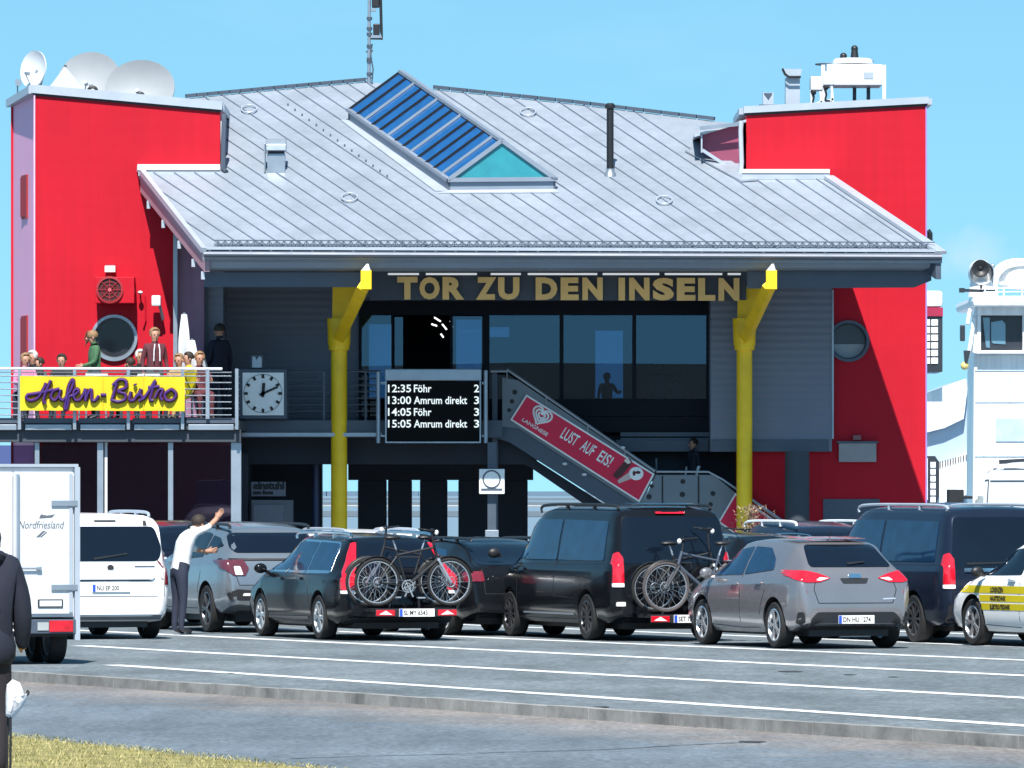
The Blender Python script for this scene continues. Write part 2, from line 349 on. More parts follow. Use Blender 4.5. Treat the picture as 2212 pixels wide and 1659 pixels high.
# painted lane lines
LN = [((371,1371.5),(2212,1459.8),.32,0), ((0,1334),(2212,1426.5),.30,0), ((170,1395),(2212,1508),.30,0), ((240.5,1436.7),(2212,1568),.27,0),
      ((0,1310),(2212,1398),.28,0), ((0,1292),(2212,1374),.28,0)]
for i, (a, b, w, _) in enumerate(LN):
    A = P(a[0], a[1], 2.1*F/(a[1]-HY)); B = P(b[0], b[1], 2.1*F/(b[1]-HY)); d = (B-A).normalized(); nn = Vector((d.y,-d.x,0))
    ext0 = 0 if i in (2, 3) else 30
    A2 = A - d*ext0; B2 = B + d*12
    if A2.y > 160: A2 = A + d*((160-A.y)/d.y)
    mb = MB(); k = int((B2-A2).length/2); vs = []; fs = []
    for q in range(k+1):
        c = A2.lerp(B2, q/k); ww = w*random.uniform(.46,.54); vs += [c+nn*ww, c-nn*ww]
        if q: fs.append((2*q-2, 2*q-1, 2*q+1, 2*q))
    mb.add([(v.x,v.y,.004) for v in vs], fs)
    tag(mb.build('lane_line', M['line'], base=(0,0,.004)), kind='structure')
# tar seam on the road and some flat stains
M['tar'] = mat('tar_seam', (0.035, 0.037, 0.04), .8)
pts = [(626,1639),(800,1634),(1000,1629),(1108,1625),(1300,1620),(1480,1610),(1646,1603)]
w3 = [P(u, v, (CH-LOW)*F/(v-HY)) for u, v in pts]; w3 = catmull(w3, 5)
mb = MB(); vs = []; fs = []
for q, c in enumerate(w3):
    ww = random.uniform(.01,.05); vs += [(c.x, c.y+ww, LOW+.004), (c.x, c.y-ww, LOW+.004)]
    if q: fs.append((2*q-2, 2*q-1, 2*q+1, 2*q))
mb.add(vs, fs); tag(mb.build('road_crack', M['tar'], base=(0,0,LOW)), kind='structure')
mb = MB()
for u, v, r in ((1707,1451,.14),(1835,1458,.08),(1930,1463,.07),(1625,1603,.12),(1300,1528,.10),(500,1455,.05)):
    z = 0 if v < 1560 or u > 1900 else LOW; Y = (CH-z)*F/(v-HY); c = P(u, v, Y)
    ring = [(c.x + r*random.uniform(.7,1.2)*math.cos(t), c.y + r*2.2*random.uniform(.7,1.2)*math.sin(t), z+.005) for t in [i*math.pi/6 for i in range(12)]]
    mb.add(ring, [tuple(range(12))])
tag(mb.build('oil_stain', M['tar'], base=(0,0,LOW)), kind='structure')
# grass verge that rises towards the camera
G0 = P(-400, 1539, 2.2*F/(1539-HY)); G1 = P(0, 1582, 2.2*F/(1582-HY)); G2 = P(701, 1657, 2.2*F/(1657-HY))
gd = (G2-G1).normalized(); gd.z = 0; gn = Vector((gd.y,-gd.x,0)); gn = gn if gn.y < 0 else -gn
def gz(p):
    d = (Vector((p[0],p[1],0)) - Vector((G1.x,G1.y,0))).dot(gn); return LOW + .01 + max(0, d)*.026
mb = MB(); nu, nv = 60, 60; vs = []; fs = []
for i in range(nu+1):
    for j in range(nv+1):
        p = G1 + gd*(-14 + 30*i/nu) + gn*(22*j/nv) ; e = random.uniform(-.10,.10) if j == 0 else 0
        p = p + gn*e; vs.append((p.x, p.y, gz(p) if j else LOW-.02))
for i in range(nu):
    for j in range(nv): a = i*(nv+1)+j; fs.append((a, a+1, a+nv+2, a+nv+1))
mb.add(vs, fs)
M['soil'] = mat('dry_turf', (0.24, 0.21, 0.075), .95, var=.45, scale=3, bump=.03, bscale=30)
tag(mb.build('verge', M['soil'], base=(0,0,LOW), smooth=True), kind='structure')
mb = MB(); rnd = random.Random(3)
for i in range(52000):
    a = rnd.uniform(-4.5, 12); b = rnd.uniform(-.03, 16); p = G1 + gd*a + gn*b
    if abs(p.x) > p.y*.072+.2: continue
    z = gz(p); h = rnd.uniform(.012,.045)*(1 if b > .4 else .5)*(1.4 if rnd.random() < .06 else 1); t = rnd.uniform(0, 6.28); w = rnd.uniform(.003,.007)
    dx, dy = math.cos(t)*w, math.sin(t)*w; lx, ly = rnd.uniform(-.04,.04), rnd.uniform(-.04,.04)
    mb.cur = rnd.choices((0,1,2), (5,4,2))[0]
    mb.add([(p.x-dx,p.y-dy,z-.01),(p.x+dx,p.y+dy,z-.01),(p.x+lx,p.y+ly,z+h)], [(0,1,2)])
M['g1'] = mat('dry_grass', (0.38, 0.34, 0.14), .8); M['g2'] = mat('green_grass', (0.17, 0.18, 0.055), .8); M['g3'] = mat('straw', (0.44, 0.38, 0.19), .8)
g = mb.build('grass', [M['g1'], M['g2'], M['g3']], base=(0,0,LOW)); tag(g, 'short sunburnt grass on the verge', 'grass', kind='stuff')
# sea, tidal flats, far shore
def seamat():
    m = bpy.data.materials.new('sea_water'); m.use_nodes = True; t = m.node_tree; b = t.nodes['Principled BSDF']
    b.inputs['Base Color'].default_value = (0.17, 0.24, 0.30, 1); b.inputs['Roughness'].default_value = .45
    co = t.nodes.new('ShaderNodeTexCoord'); n = t.nodes.new('ShaderNodeTexNoise'); n.inputs['Scale'].default_value = .5; n.inputs['Detail'].default_value = 6
    bp = t.nodes.new('ShaderNodeBump'); bp.inputs['Distance'].default_value = .25; t.links.new(co.outputs['Object'], n.inputs[0]); t.links.new(n.outputs[0], bp.inputs['Height']); t.links.new(bp.outputs[0], b.inputs['Normal'])
    return m
sheet('sea', [(-9000,160,-1.2),(9000,160,-1.2),(9000,15000,-1.2),(-9000,15000,-1.2)], seamat())
M['mud'] = mat('tidal_mud', (0.10, 0.13, 0.155), .8, var=.2, scale=.05); M['sand'] = mat('tidal_sand', (0.36, 0.37, 0.36), .8, var=.1, scale=.05)
for v0, v1, m_ in ((1076,1080,'mud'),(1084,1090,'mud'),(1091,1094,'sand'),(1104,1116,'mud')):
    y0 = 3.25*F/(v1-HY); y1 = 3.25*F/(v0-HY); mb = MB(); vs = []; fs = []
    for q in range(41):
        x = -400 + 20*q; vs += [(x, y0*random.uniform(.985,1.015), -1.15), (x, y1*random.uniform(.985,1.015), -1.15)]
        if q: fs.append((2*q-2, 2*q-1, 2*q+1, 2*q))
    mb.add(vs, fs); tag(mb.build('tidal_flat', M[m_], base=(0,0,-1.2)), kind='structure')
mb = MB()
for q in range(60):
    x = -3000 + 100*q; h = random.uniform(2.5, 4.5); mb.box(x, x+99, 8000, 8050, -1.2, CH + h*.45)
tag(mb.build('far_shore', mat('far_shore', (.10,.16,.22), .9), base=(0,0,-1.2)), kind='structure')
# sea dike behind the photographer: a long grass bank (reflected in the windows)
mb = MB(); rings = []
for q in range(41):
    x = -400 + 20*q; h = 8.3 + .5*math.sin(q*.9) + .3*math.sin(q*2.3)
    rings.append([Vector((x,-90,LOW-.1)), Vector((x,-64,h)), Vector((x,-60,h)), Vector((x,-34,LOW-.1))])
mb.loft(rings); tag(mb.build('dike', mat('dike_grass', (.010,.015,.018), .95, var=.2, scale=.1), base=(0,-60,LOW)), kind='structure')
# quay edge
mb = MB(); mb.box(-300, 300, 161, 161.6, -1.6, .12); tag(mb.build('quay_edge', M['conc'], base=(0,161,-1.6)), kind='structure')

# ================================================================ the terminal building
B = thing('terminal_building', 'grey zinc roofed ferry terminal with red towers and yellow columns', 'building', (X_(1100,142), 142, 0))
YE = 137.5; ZE = Z_(545, YE); SL = 0.42
def RP(u, v, up=0.0):       # point on the roof plane seen at (u, v)
    k = (HY - v)/F; Y = (CH - ZE + SL*YE)/(SL - k); p = P(u, v, Y); p.z += up; return p
outline = [(440,545),(2035,550),(1787,383),(1606,384),(1604,268),(1545,262),(1240,225),(935,193),(862,184),(790,177),(590,195),(400,213),(330,300),(300,367)]
rp = [RP(u, v) for u, v in outline]
roof = MB(); roof.prism(rp, (0, 0, -.16))
back = [RP(1604,268), RP(1545,262), RP(1240,225), RP(935,193), RP(790,177), RP(590,195), RP(400,213), RP(330,300)]
bk = [p.copy() for p in back]; lowb = [Vector((p.x, 158, 6.4)) for p in back]
for i in range(len(bk)-1): roof.prism([bk[i], bk[i+1], lowb[i+1], lowb[i]], (0,0,-.14))
roof_o = roof.build('roof', M['zinc'], B)
# standing seams: raised ribs along the fall of the roof
def clip(u0, v0, du, dv):
    ts = []
    n = len(outline)
    for i in range(n):
        (ax, ay), (bx, by) = outline[i], outline[(i+1)%n]; ex, ey = bx-ax, by-ay; den = du*ey - dv*ex
        if abs(den) < 1e-9: continue
        t = ((ax-u0)*ey - (ay-v0)*ex)/den; s = ((ax-u0)*dv - (ay-v0)*du)/den
        if 0 <= s <= 1 and t > 2: ts.append(t)
    return min(ts) if ts else None
sm = MB(); eu = 455
while eu < 2030:
    v0 = 545.4 + (eu-440)*.0031
    t = clip(eu, v0, -1.0, -.672)
    if t:
        a = RP(eu, v0-.6, .012); b = RP(eu - t, v0 - .672*t, .012); sm.bar(a, b, .018, .022)
    eu += 44.3
for t_ in range(3):          # cross joints
    pass
sm.build('standing_seams', M['seam'], roof_o, )
# ridge cap
rc = MB()
for (a, b) in (((400,213),(590,195)),((590,195),(790,177)),((935,193),(1240,225)),((1240,225),(1545,262))):
    rc = MB()
    n_ = 8
    for k in range(n_):
        t0, t1 = k/n_+.006, (k+1)/n_-.006
        pa = RP(a[0]+(b[0]-a[0])*t0, a[1]+(b[1]-a[1])*t0, .05); pb = RP(a[0]+(b[0]-a[0])*t1, a[1]+(b[1]-a[1])*t1, .05)
        rc.bar(pa, pb, .10, .07)
    rc.build('ridge_cap', M['steeld'], roof_o)

# roof flashings at verge left and right, eave trim strip
ft = MB()
ft.bar(RP(301,367,.03), RP(440,544,.03), .10, .10); ft.bar(RP(2034,549,.03), RP(1789,385,.03), .22, .06)
ft.bar(RP(440,540,.03), RP(2034,545.5,.03), .16, .05)
ft.build('verge_flashing', M['zincl'], roof_o)
# snow guard
sg = MB()
for k in range(96):
    u = 470 + k*16.0; v = 545 + (u-440)*.003
    a = RP(u, v-12, .02); sg.bar(a, a+Vector((0,0,.10)), .018, .018, up=(0,1,0))
    a2 = a + Vector((0,0,.10)); b2 = RP(u+8, v-12, .02); c2 = RP(u+16, v-12, .12)
    sg.bar(a2, b2, .016, .016, up=(0,1,0)); sg.bar(b2, c2, .016, .016, up=(0,1,0))
sg.bar(RP(462,533,.12), RP(2020,537.5,.12), .02, .02); sg.bar(RP(462,533,.05), RP(2020,537.5,.05), .02, .02)
sg.build('snow_guard', M['steeld'], roof_o)
# climbing cleats line from upper left to the middle of the roof
cl = MB()
for k in range(34):
    t = k/33; u = 745 + (845-745)*0 ; u = 765 + (1060-765)*t*.27 - 0; 
for k in range(30):
    t = k/29; u = 752 + (1068-752)*t - 0; v = 258 + (530-258)*t
    u = 752 + 88*t*0 + (858-752)*t ; v = 258 + (332-258)*t*1.0
    u = 622 + 222*t; v = 228 + 190*t*.84
    if k % 2: continue
    a = RP(u, v, .0); cl = MB(); cl.box(a.x-.015, a.x+.015, a.y-.03, a.y+.03, a.z-.02, a.z+.04); cl.build('roof_cleat', M['steeld'], roof_o)
# rings for fixing ropes
for (u, v) in ((538,240),(755,431),(1141,246),(1435,437)):
    c = RP(u, v, .05); mb = MB(); pts = [c + Vector((.15*math.cos(t), .20*math.sin(t), SL*.20*math.sin(t))) for t in [i*math.pi/8 for i in range(16)]]
    mb.tube(pts, .016, 6, closed=True)
    for p in pts[::8]: mb.cyl(p, p - Vector((0,0,.06)), .02, .02, 6)
    mb.build('anchor_ring', M['zincl'], roof_o, smooth=True)
# cowl ventilator
mb = MB(); c = RP(597, 367); w = .17
mb.box(c.x-w, c.x+w, c.y-.16, c.y+.2, c.z-.1, c.z+.30); mb.cur = 1; mb.box(c.x-w+.01, c.x+w-.01, c.y-.13, c.y+.2, c.z+.30, c.z+.36); mb.cur = 0
hood = [(c.x-w-.02, c.y-.24, c.z+.36), (c.x-w-.02, c.y-.22, c.z+.48), (c.x-w-.02, c.y-.1, c.z+.585), (c.x-w-.02, c.y+.12, c.z+.60), (c.x-w-.02, c.y+.22, c.z+.5), (c.x-w-.02, c.y+.22, c.z+.36)]
mb.prism(hood, (2*w+.04, 0, 0)); mb.box(c.x-w-.06, c.x-w-.03, c.y-.2, c.y+.15, c.z-.06, c.z+.5)
mb.build('vent_cowl', [M['steel'], M['black']], roof_o, bevel=.01)
# black flue pipe
mb = MB(); c = RP(1318, 378); mb.lathe([(.02,-.1),(.14,-.1),(.11,.03),(.075,.08),(.075,.12)], c, UZ, 16)
mb.build('flue_collar', M['steel'], roof_o, smooth=True)
mb = MB(); mb.cyl(c+Vector((0,0,.1)), c+Vector((0,0,1.28)), .068, .068, 14); mb.lathe([(.068,1.26),(.10,1.28),(.10,1.33),(.06,1.37)], c, UZ, 14)
mb.build('flue_pipe', M['black'], roof_o, smooth=True)
# big triangular rooflight
FLp = RP(968, 414); FRp = RP(1200, 412); BLp = RP(752, 262); BRp = BLp + (FRp-FLp)
nrm = Vector((0,-SL,1)).normalized(); cz = Vector((0,0,.20)); rz_ = Vector((0,0,.74))
fm, bm_ = (FLp+FRp)/2 + cz + rz_*1.0, (BLp+BRp)/2 + cz + rz_*1.0
mb = MB()
for a, b in ((FLp,FRp),(FRp,BRp),(BRp,BLp),(BLp,FLp)): mb.prism([a-cz*.4, b-cz*.4, b+cz, a+cz], ((a+b)/2-(FLp+BRp)/2)*-.04)
sk = mb.build('rooflight', M['cornice'], roof_o)
fr = (FRp-FLp); al = (BLp-FLp)
mb = MB(); A_, B_, C_ = FLp+cz+Vector((0,-.01,.01)), FRp+cz+Vector((0,-.01,.01)), fm+Vector((0,-.01,0))
cen = (A_+B_+C_)/3
mb.prism([cen+(p-cen)*.93 for p in (A_,B_,C_)], (0,.02,0)); mb.build('gable_glass', M['tealglass'], roof_o)
mb = MB(); mb.prism([FLp+cz, fm, bm_, BLp+cz], (0,0,-.02)); mb.prism([FRp+cz, fm, bm_, BRp+cz], (0,0,-.02)); mb.prism([BLp+cz, BRp+cz, bm_], (0,-.02,0))
mb.build('rooflight_glazing', M['skyglass'], roof_o)
mb = MB(); mb2 = MB()
for k in range(14):
    t = k/13
    for s_ in (0, 1):
        a = (FLp if s_ == 0 else FRp) + cz + al*t; b = fm + (bm_-fm)*t
        tgt = mb2 if k in (1, 5, 8, 11) else mb
        tgt.bar(a + Vector((0,0,.02)), b + Vector((0,0,.02)), .045 if tgt is mb else .06, .05)
for a, b in ((FLp+cz, BLp+cz), (FRp+cz, BRp+cz), (fm, bm_)): mb2.bar(a+Vector((0,0,.025)), b+Vector((0,0,.025)), .10, .06)
for a, b in ((FLp+cz, fm), (FRp+cz, fm), (FLp+cz, FRp+cz)): mb2.bar(a+Vector((0,-.03,.02)), b+Vector((0,-.03,.02)), .07, .08)
mb.build('glazing_bars', M['frame'], roof_o); mb2.build('rooflight_frame', M['cornice'], roof_o)
# skirt flashing below the rooflight
mb = MB(); o = Vector((0,0,.03)); sw = Vector((-.28,0,.0))
mb.prism([FLp+o+sw+(FLp-BLp).normalized()*.15, FRp+o+(FLp-BLp).normalized()*.15, FRp+o, FLp+o], (0,0,-.02))
mb.prism([FLp+o+sw*.9, FLp+o, BLp+o, BLp+o+sw*.5], (0,0,-.02)); mb.build('rooflight_flashing', M['zincl'], roof_o)

# eaves: gutter, deep cornice, soffit
mb = MB(); xl, xr = X_(441,137.4), X_(2034,137.4)
prof = [(137.42, Z_(545,137.4)-.02), (137.36, Z_(552,137.4)), (137.42, Z_(560,137.4)), (137.55, Z_(566,137.4)), (137.6, Z_(578,137.4)), (137.75, Z_(582,137.4)), (138.4, Z_(583,137.4)), (138.4, Z_(547,137.4)-.06)]
mb.prism([(xl, y, z) for y, z in prof], (xr-xl-.12, 0, 0)); mb.build('cornice', M['cornice'], B)
mb = MB(); mb.prism([(xl+.02,137.7,6.42),(xr-.14,137.7,6.42),(X_(1800,142),141.95,6.42),(X_(1800,142),143.3,6.42),(xl+.02,143.3,6.42)], (0,0,-.07)); mb.build('soffit', M['steeld'], B)
for uv in ([(441,588),(797,588),(797,620),(441,620)], [(1614,583.5),(1994,583.5),(2012,597),(2012,606),(1975,621),(1614,623)]): mb = MB(); mb.pprism(uv, 137.95, .12); mb.build('hanging_fascia', M['steeld'], B)
mb = MB(); mb.tube([P(440,549,137.33), P(1200,552,137.33), P(2035,555,137.33)], .055, 8); mb.build('gutter', M['steeld'], B, smooth=True)
# verge boards under the left and right roof edges
mb = MB(); a, b = RP(303,367,-.16), RP(441,545,-.16); mb.prism([a, b, b-Vector((0,0,.20)), a-Vector((0,0,.26))], (.10,0,0)); mb.build('verge_board', mat('verge_board', (.36,.22,.26), .5), B)
mb = MB(); a, b = RP(2033,550,-.16), RP(1790,385,-.16); mb.prism([a, b, b-Vector((0,0,.26)), a-Vector((0,0,.30))], (-.10,0,0)); mb.build('verge_board', M['steeld'], B)
for (u, v) in ((306,435),(337,478),(380,515),(402,560)):      # small brackets under the left verge
    mb = MB(); k = RP(u+4, v-45, -.42) if False else None
mb = MB()
for t in (.12,.35,.6,.82,.97):
    c = a0 = RP(303+138*t, 367+178*t, -.42); mb.box(c.x-.02, c.x+.05, c.y-.03, c.y+.03, c.z-.13, c.z+.02)
mb.build('verge_brackets', M['zincl'], B)

# --- left tower
mb = MB(); YT = 141.6
def tower(front, Y0, Y1, dz, m):
    pass
fl = [P(75,203,YT), P(475,240,YT), P(475,1320,YT), P(75,1320,YT)]
fl[2].z = fl[3].z = 0
mb.cur = 0
lb = [Vector((X_(25,144.6), 144.6, fl[0].z-.10)), Vector((X_(25,144.6), 144.6, 0))]
rb = [Vector((fl[1].x+.0, 144.6, fl[1].z-.02)), Vector((fl[1].x, 144.6, 0))]
# front wall with a round window: the hole is cut with a boolean below
mb.prism(fl, (0,.3,0)); 
lt = mb
mb2 = MB(); mb2.add([fl[0], fl[3], lb[1], lb[0]], [(0,1,2,3)]); 
def hole_wall(name, mb, m, parent, c, r, depth=.8, bevel=0):
    o = mb.build(name, m, parent); cut = MB(); cut.cyl(Vector(c)-Vector((0,depth,0)), Vector(c)+Vector((0,depth,0)), r, r, 40)
    co = cut.build('cutter', M['black'], parent); md = o.modifiers.new('b', 'BOOLEAN'); md.object = co; md.operation = 'DIFFERENCE'; md.solver = 'EXACT'
    bpy.context.view_layer.update(); dg = bpy.context.evaluated_depsgraph_get()
    me = bpy.data.meshes.new_from_object(o.evaluated_get(dg)); o.modifiers.clear(); me.name = name; o.data = me; bpy.data.objects.remove(co); return o
def round_window(parent, c, r, y, m_rim, pane_m=None):
    pane_m = pane_m or mat('porthole_glass', (.02,.02,.025), .15)
    w = MB(); w.lathe([(r+.005,-.07),(r+.06,-.07),(r+.06,.10),(r-.02,.14),(r-.02,.02),(r+.005,-.02),(r+.005,-.07)], c, (0,1,0), 40); w.v = w.v
    o = w.build('round_window', m_rim, parent, smooth=True)
    g_ = MB(); g_.lathe([(.001,.12),(r,.12),(r,.135),(.001,.135)], c, (0,1,0), 32); g_.build('pane', pane_m, o)
    return o
hole_wall('tower_wall', lt, M['red'], B, P(247,730,YT), .39)
rw = round_window(B, P(247,730,YT), .385, YT, M['steel'])
mb = MB()      # left flank, right flank and back of the left tower
wt = .25
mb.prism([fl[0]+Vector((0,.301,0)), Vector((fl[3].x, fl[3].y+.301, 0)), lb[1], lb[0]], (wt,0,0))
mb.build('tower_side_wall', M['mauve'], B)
mb = MB(); mb.prism([fl[1]+Vector((0,.301,0)), Vector((fl[2].x,fl[2].y+.301,0)), rb[1], rb[0]], (-wt,0,0)); mb.prism([lb[0]+Vector((0,.002,0)), lb[1]+Vector((0,.002,0)), rb[1]+Vector((0,.002,0)), rb[0]+Vector((0,.002,0))], (0,-.2,0)); mb.build('tower_rear_wall', M['red'], B)
# the edge strip between flank and front
mb = MB(); a, b = P(74.5,205,YT-.02), P(74.5,205,YT-.02); b.z = 0; mb.bar(a, b, .03, .05, up=(0,1,0)); mb.build('corner_trim_or_sheen', mat('corner_trim_or_sheen', (.62,.40,.55), .4), B)  # sky glare at the corner of the red cladding is painted into this mauve
for (v0, v1) in ((378,472),(682,800)):          # slot windows in the flank
    y0 = 142.75; y1 = 143.35; mb = MB()
    def fx(y): return fl[0].x + (lb[0].x-fl[0].x)*(y-YT-.3)/(144.6-YT-.3)
    z0, z1 = Z_(v1,143), Z_(v0,143); e = .03
    mb.prism([(fx(y0)-e,y0,z0),(fx(y1)-e,y1,z0),(fx(y1)-e,y1,z1),(fx(y0)-e,y0,z1)], (.05,0,0)); mb.cur = 1
    mb.prism([(fx(y0)-e-.012,y0+.06,z0+.04),(fx(y1)-e-.012,y1-.06,z0+.04),(fx(y1)-e-.012,y1-.06,z1-.04),(fx(y0)-e-.012,y0+.06,z1-.04)], (.01,0,0))
    mb.build('slot_window', [M['darkred'], M['darkred']], B)
# parapet coping of the left tower
mb = MB()
def coping(mb, pts, h=.16, w=.36, over=.05):
    for i in range(len(pts)-1):
        a, b = Vector(pts[i]), Vector(pts[i+1]); mb.bar(a+Vector((0,0,h/2)), b+Vector((0,0,h/2)), w, h)
coping(mb, [fl[0]+Vector((-.06,.10,.02)), fl[1]+Vector((.05,.10,.02))]); coping(mb, [fl[0]+Vector((.06,.0,.005)), lb[0]+Vector((.06,.1,.005))], h=.15)
coping(mb, [fl[1]+Vector((-.10,.1,.0)), rb[0]+Vector((-.10,.1,.0))], h=.15); coping(mb, [lb[0]+Vector((0,-.05,.01)), rb[0]+Vector((0,-.05,.01))], h=.13)
mb.build('parapet_coping', M['zincl'], B)
mb = MB(); mb.bar(fl[0]+Vector((-.03,-.0,.0)), fl[1]+Vector((.02,-.0,.0)), .05, .05); mb.build('coping_shadow_gap', M['black'], B)
mb = MB(); mb.prism([fl[0]+Vector((.1,.2,-.05)), fl[1]+Vector((-.1,.2,-.05)), rb[0]+Vector((-.1,-.1,-.05)), lb[0]+Vector((.1,-.1,-.05))], (0,0,-.1)); mb.build('tower_roof', M['conc'], B)
# flashing where the main roof meets the left tower
mb = MB(); mb.box(X_(298,YT), X_(476,YT), YT-.22, YT-.002, Z_(369,YT), Z_(356,YT)); mb.build('wall_flashing', M['white'], B, bevel=.01)
mb = MB(); mb.box(X_(300,YT), X_(478,YT), YT-.20, YT-.002, Z_(381,YT), Z_(371,YT)); mb.build('flashing_apron', M['zincl'], B)
# downpipe at the right end of the left tower
mb = MB(); pts = [P(483,248,YT-.05), P(484,262,YT-.1), P(482,330,YT-.1), P(483,365,YT-.12), P(489,372,YT-.2)]
mb.tube(pts, .05, 8); mb.build('downpipe', M['steeld'], B, smooth=True)
mb = MB(); mb.box(X_(477,YT-.06), X_(480,YT-.06), YT-.1, YT+.1, Z_(362,YT), Z_(262,YT)); mb.build('pipe_bracket', M['white'], B)

# --- right tower
YR = 142.0
fr_ = [P(1612,247,YR), P(2000,226,YR), P(2000,300,YR), P(1612,300,YR)]; fr_[2].z = fr_[3].z = 0
mb = MB(); mb.prism(fr_, (0,.3,0)); hole_wall('tower_wall', mb, M['red'], B, P(1833,737,YR), .345)
rw2 = round_window(B, P(1833,737,YR), .34, YR, M['steeld'], mat('grey_porthole_glass', (.035,.045,.06), .2))
mb = MB(); c = P(1833,737,YR+.11); mb.prism([c + Vector((.33*math.cos(t),0,.33*math.sin(t)-.02)) for t in [math.pi+.12+(math.pi-.24)*k/16 for k in range(17)]], (0,.008,0)); mb.build('blind', mat('porthole_blind', (.32,.35,.38), .6), rw2)
mb = MB(); x0, x1 = fr_[0].x, fr_[1].x
mb.prism([(x0,YR+.301,fr_[0].z),(x0,YR+.301,0),(x0,146,0),(x0,146,fr_[0].z)], (.2,0,0)); mb.prism([(x1,YR+.301,fr_[1].z),(x1,YR+.301,0),(x1+.02,146,0),(x1+.02,146,fr_[1].z)], (-.2,0,0))
mb.prism([(x0,146,fr_[0].z),(x1,146,fr_[1].z),(x1,146,0),(x0,146,0)], (0,.2,0)); mb.build('tower_side_wall', M['red'], B)
mb = MB(); a, b = P(2001,228,YR-.01), P(2001,228,YR-.01); b.z = 0; mb.bar(a, b, .03, .025, up=(0,1,0)); mb.build('corner_trim_or_sheen', mat('sky_sheen_edge', (.30,.22,.55), .4), B)  # lilac strip paints the sky's sheen on the edge of the red panels
mb = MB(); coping(mb, [fr_[0]+Vector((-.05,.10,.02)), fr_[1]+Vector((.05,.10,.02))], h=.13); coping(mb, [(x1-.05,YR+.2,fr_[1].z+.01),(x1-.05,146.1,fr_[1].z+.01)], h=.12); coping(mb, [(x0+.05,YR+.2,fr_[0].z+.01),(x0+.05,146.1,fr_[0].z+.01)], h=.12); mb.build('parapet_coping', M['zincl'], B)
mb = MB(); mb.bar(fr_[0]+Vector((-.03,0,0)), fr_[1]+Vector((.02,0,0)), .05, .05); mb.build('coping_shadow_gap', M['black'], B)
mb = MB(); mb.prism([(x0+.1,YR+.2,fr_[0].z-.05),(x1-.1,YR+.2,fr_[1].z-.05),(x1-.1,146,fr_[1].z-.05),(x0+.1,146,fr_[0].z-.05)], (0,0,-.1)); mb.build('tower_roof', M['conc'], B)
mb = MB(); mb.box(X_(1600,YR), X_(1788,YR), YR-.95, YR-.003, Z_(379,YR), Z_(370,YR)); mb.build('wall_flashing', M['white'], B, bevel=.01)
mb = MB(); mb.box(X_(1600,YR), X_(1788,YR), YR-.93, YR-.004, Z_(392,YR), Z_(380,YR)); mb.build('flashing_apron', M['zincl'], B)
# small wedge dormer at the left of the right tower
dm = [P(1516,290,141.9), P(1602,268,141.9), P(1600,376,141.9), P(1516,322,141.9)]
mb = MB(); mb.prism(dm, (0,2.2,0)); mb.build('dormer', mat('dormer_cladding', (.24,.05,.10), .5), B)
mb = MB(); mb.prism([P(1500,290,141.7), P(1612,258,141.7), P(1612,250+13,141.7), P(1500,296,141.7)], (0,2.6,0)); mb.build('dormer_roof', M['zincl'], B)
mb = MB(); mb.bar(P(1512,277,141.6), P(1606,267,141.6), .05, .07); mb.build('dormer_gutter', M['steel'], B)
mb = MB(); mb.bar(P(1517,324,141.8), P(1600,378,141.8), .08, .06); mb.box(X_(1514,141.8), X_(1517,141.8), 141.7, 141.9, Z_(330,141.8), Z_(290,141.8)); mb.build('dormer_trim', M['zincl'], B)
mb = MB(); mb.tube([P(1601,262,141.5), P(1600,285,141.45), P(1602,350,141.4), P(1600,376,141.3)], .045, 8); mb.build('downpipe', M['zincl'], B, smooth=True)
mb = MB(); mb.prism([RP(1480,330,.05), RP(1600,395,.05), RP(1640,392,.05), RP(1530,320,.05)], (0,0,-.03)); mb.build('valley_flashing', M['zinc'], B)

# --- upper floor: front wall pieces, room behind the glass
YF = 143.2
mb = MB()
mb.box(X_(440,YF), X_(775,YF), YF, YF+.2, Z_(942,YF), Z_(600,YF)+.1)
mb.box(X_(775,YF), X_(1535,YF), YF+.02, YF+.2, Z_(650,YF), Z_(600,YF)+.1)
YQ = 141.85
mb.box(X_(1535,YQ), X_(1797,YQ), YQ, YQ+.12, Z_(975,YQ), 6.34); mb.box(X_(1535,YQ), X_(1535,YQ)+.12, YQ+.121, YF+.1, Z_(975,YQ), 6.34)
mb.box(X_(1340,YF), X_(1545,YF), YF-.12, YF-.004, Z_(975,YF), Z_(946,YF))
mb.box(X_(440,141.45), X_(482,141.45), 141.45, 141.59, 3.0, 6.34); mb.box(X_(482,141.45)-.14, X_(482,141.45), 141.591, YF, 3.0, 6.33)
mb.build('upper_wall', M['wall'], B)
mb = MB(); mb.box(X_(1797,YQ), X_(1801,YQ), YQ-.02, YQ+.12, Z_(948,YQ), Z_(626,YQ)); mb.build('corner_trim_or_sheen', M['steel'], B)
mb = MB(); mb.box(X_(1340,YF), X_(1545,YF), YF-.2, YF-.125, Z_(943,YF), Z_(934,YF)); mb.build('window_sill', M['steeld'], B)
mb = MB(); mb.box(X_(1330,YF), X_(1530,YF), YF-.24, YF-.122, Z_(976,YF), Z_(950,YF)); mb.box(X_(1537,YQ), X_(1790,YQ), YQ-.03, YQ-.002, Z_(976,YQ), Z_(950,YQ)); mb.build('floor_edge', M['steeld'], B, bevel=.01)
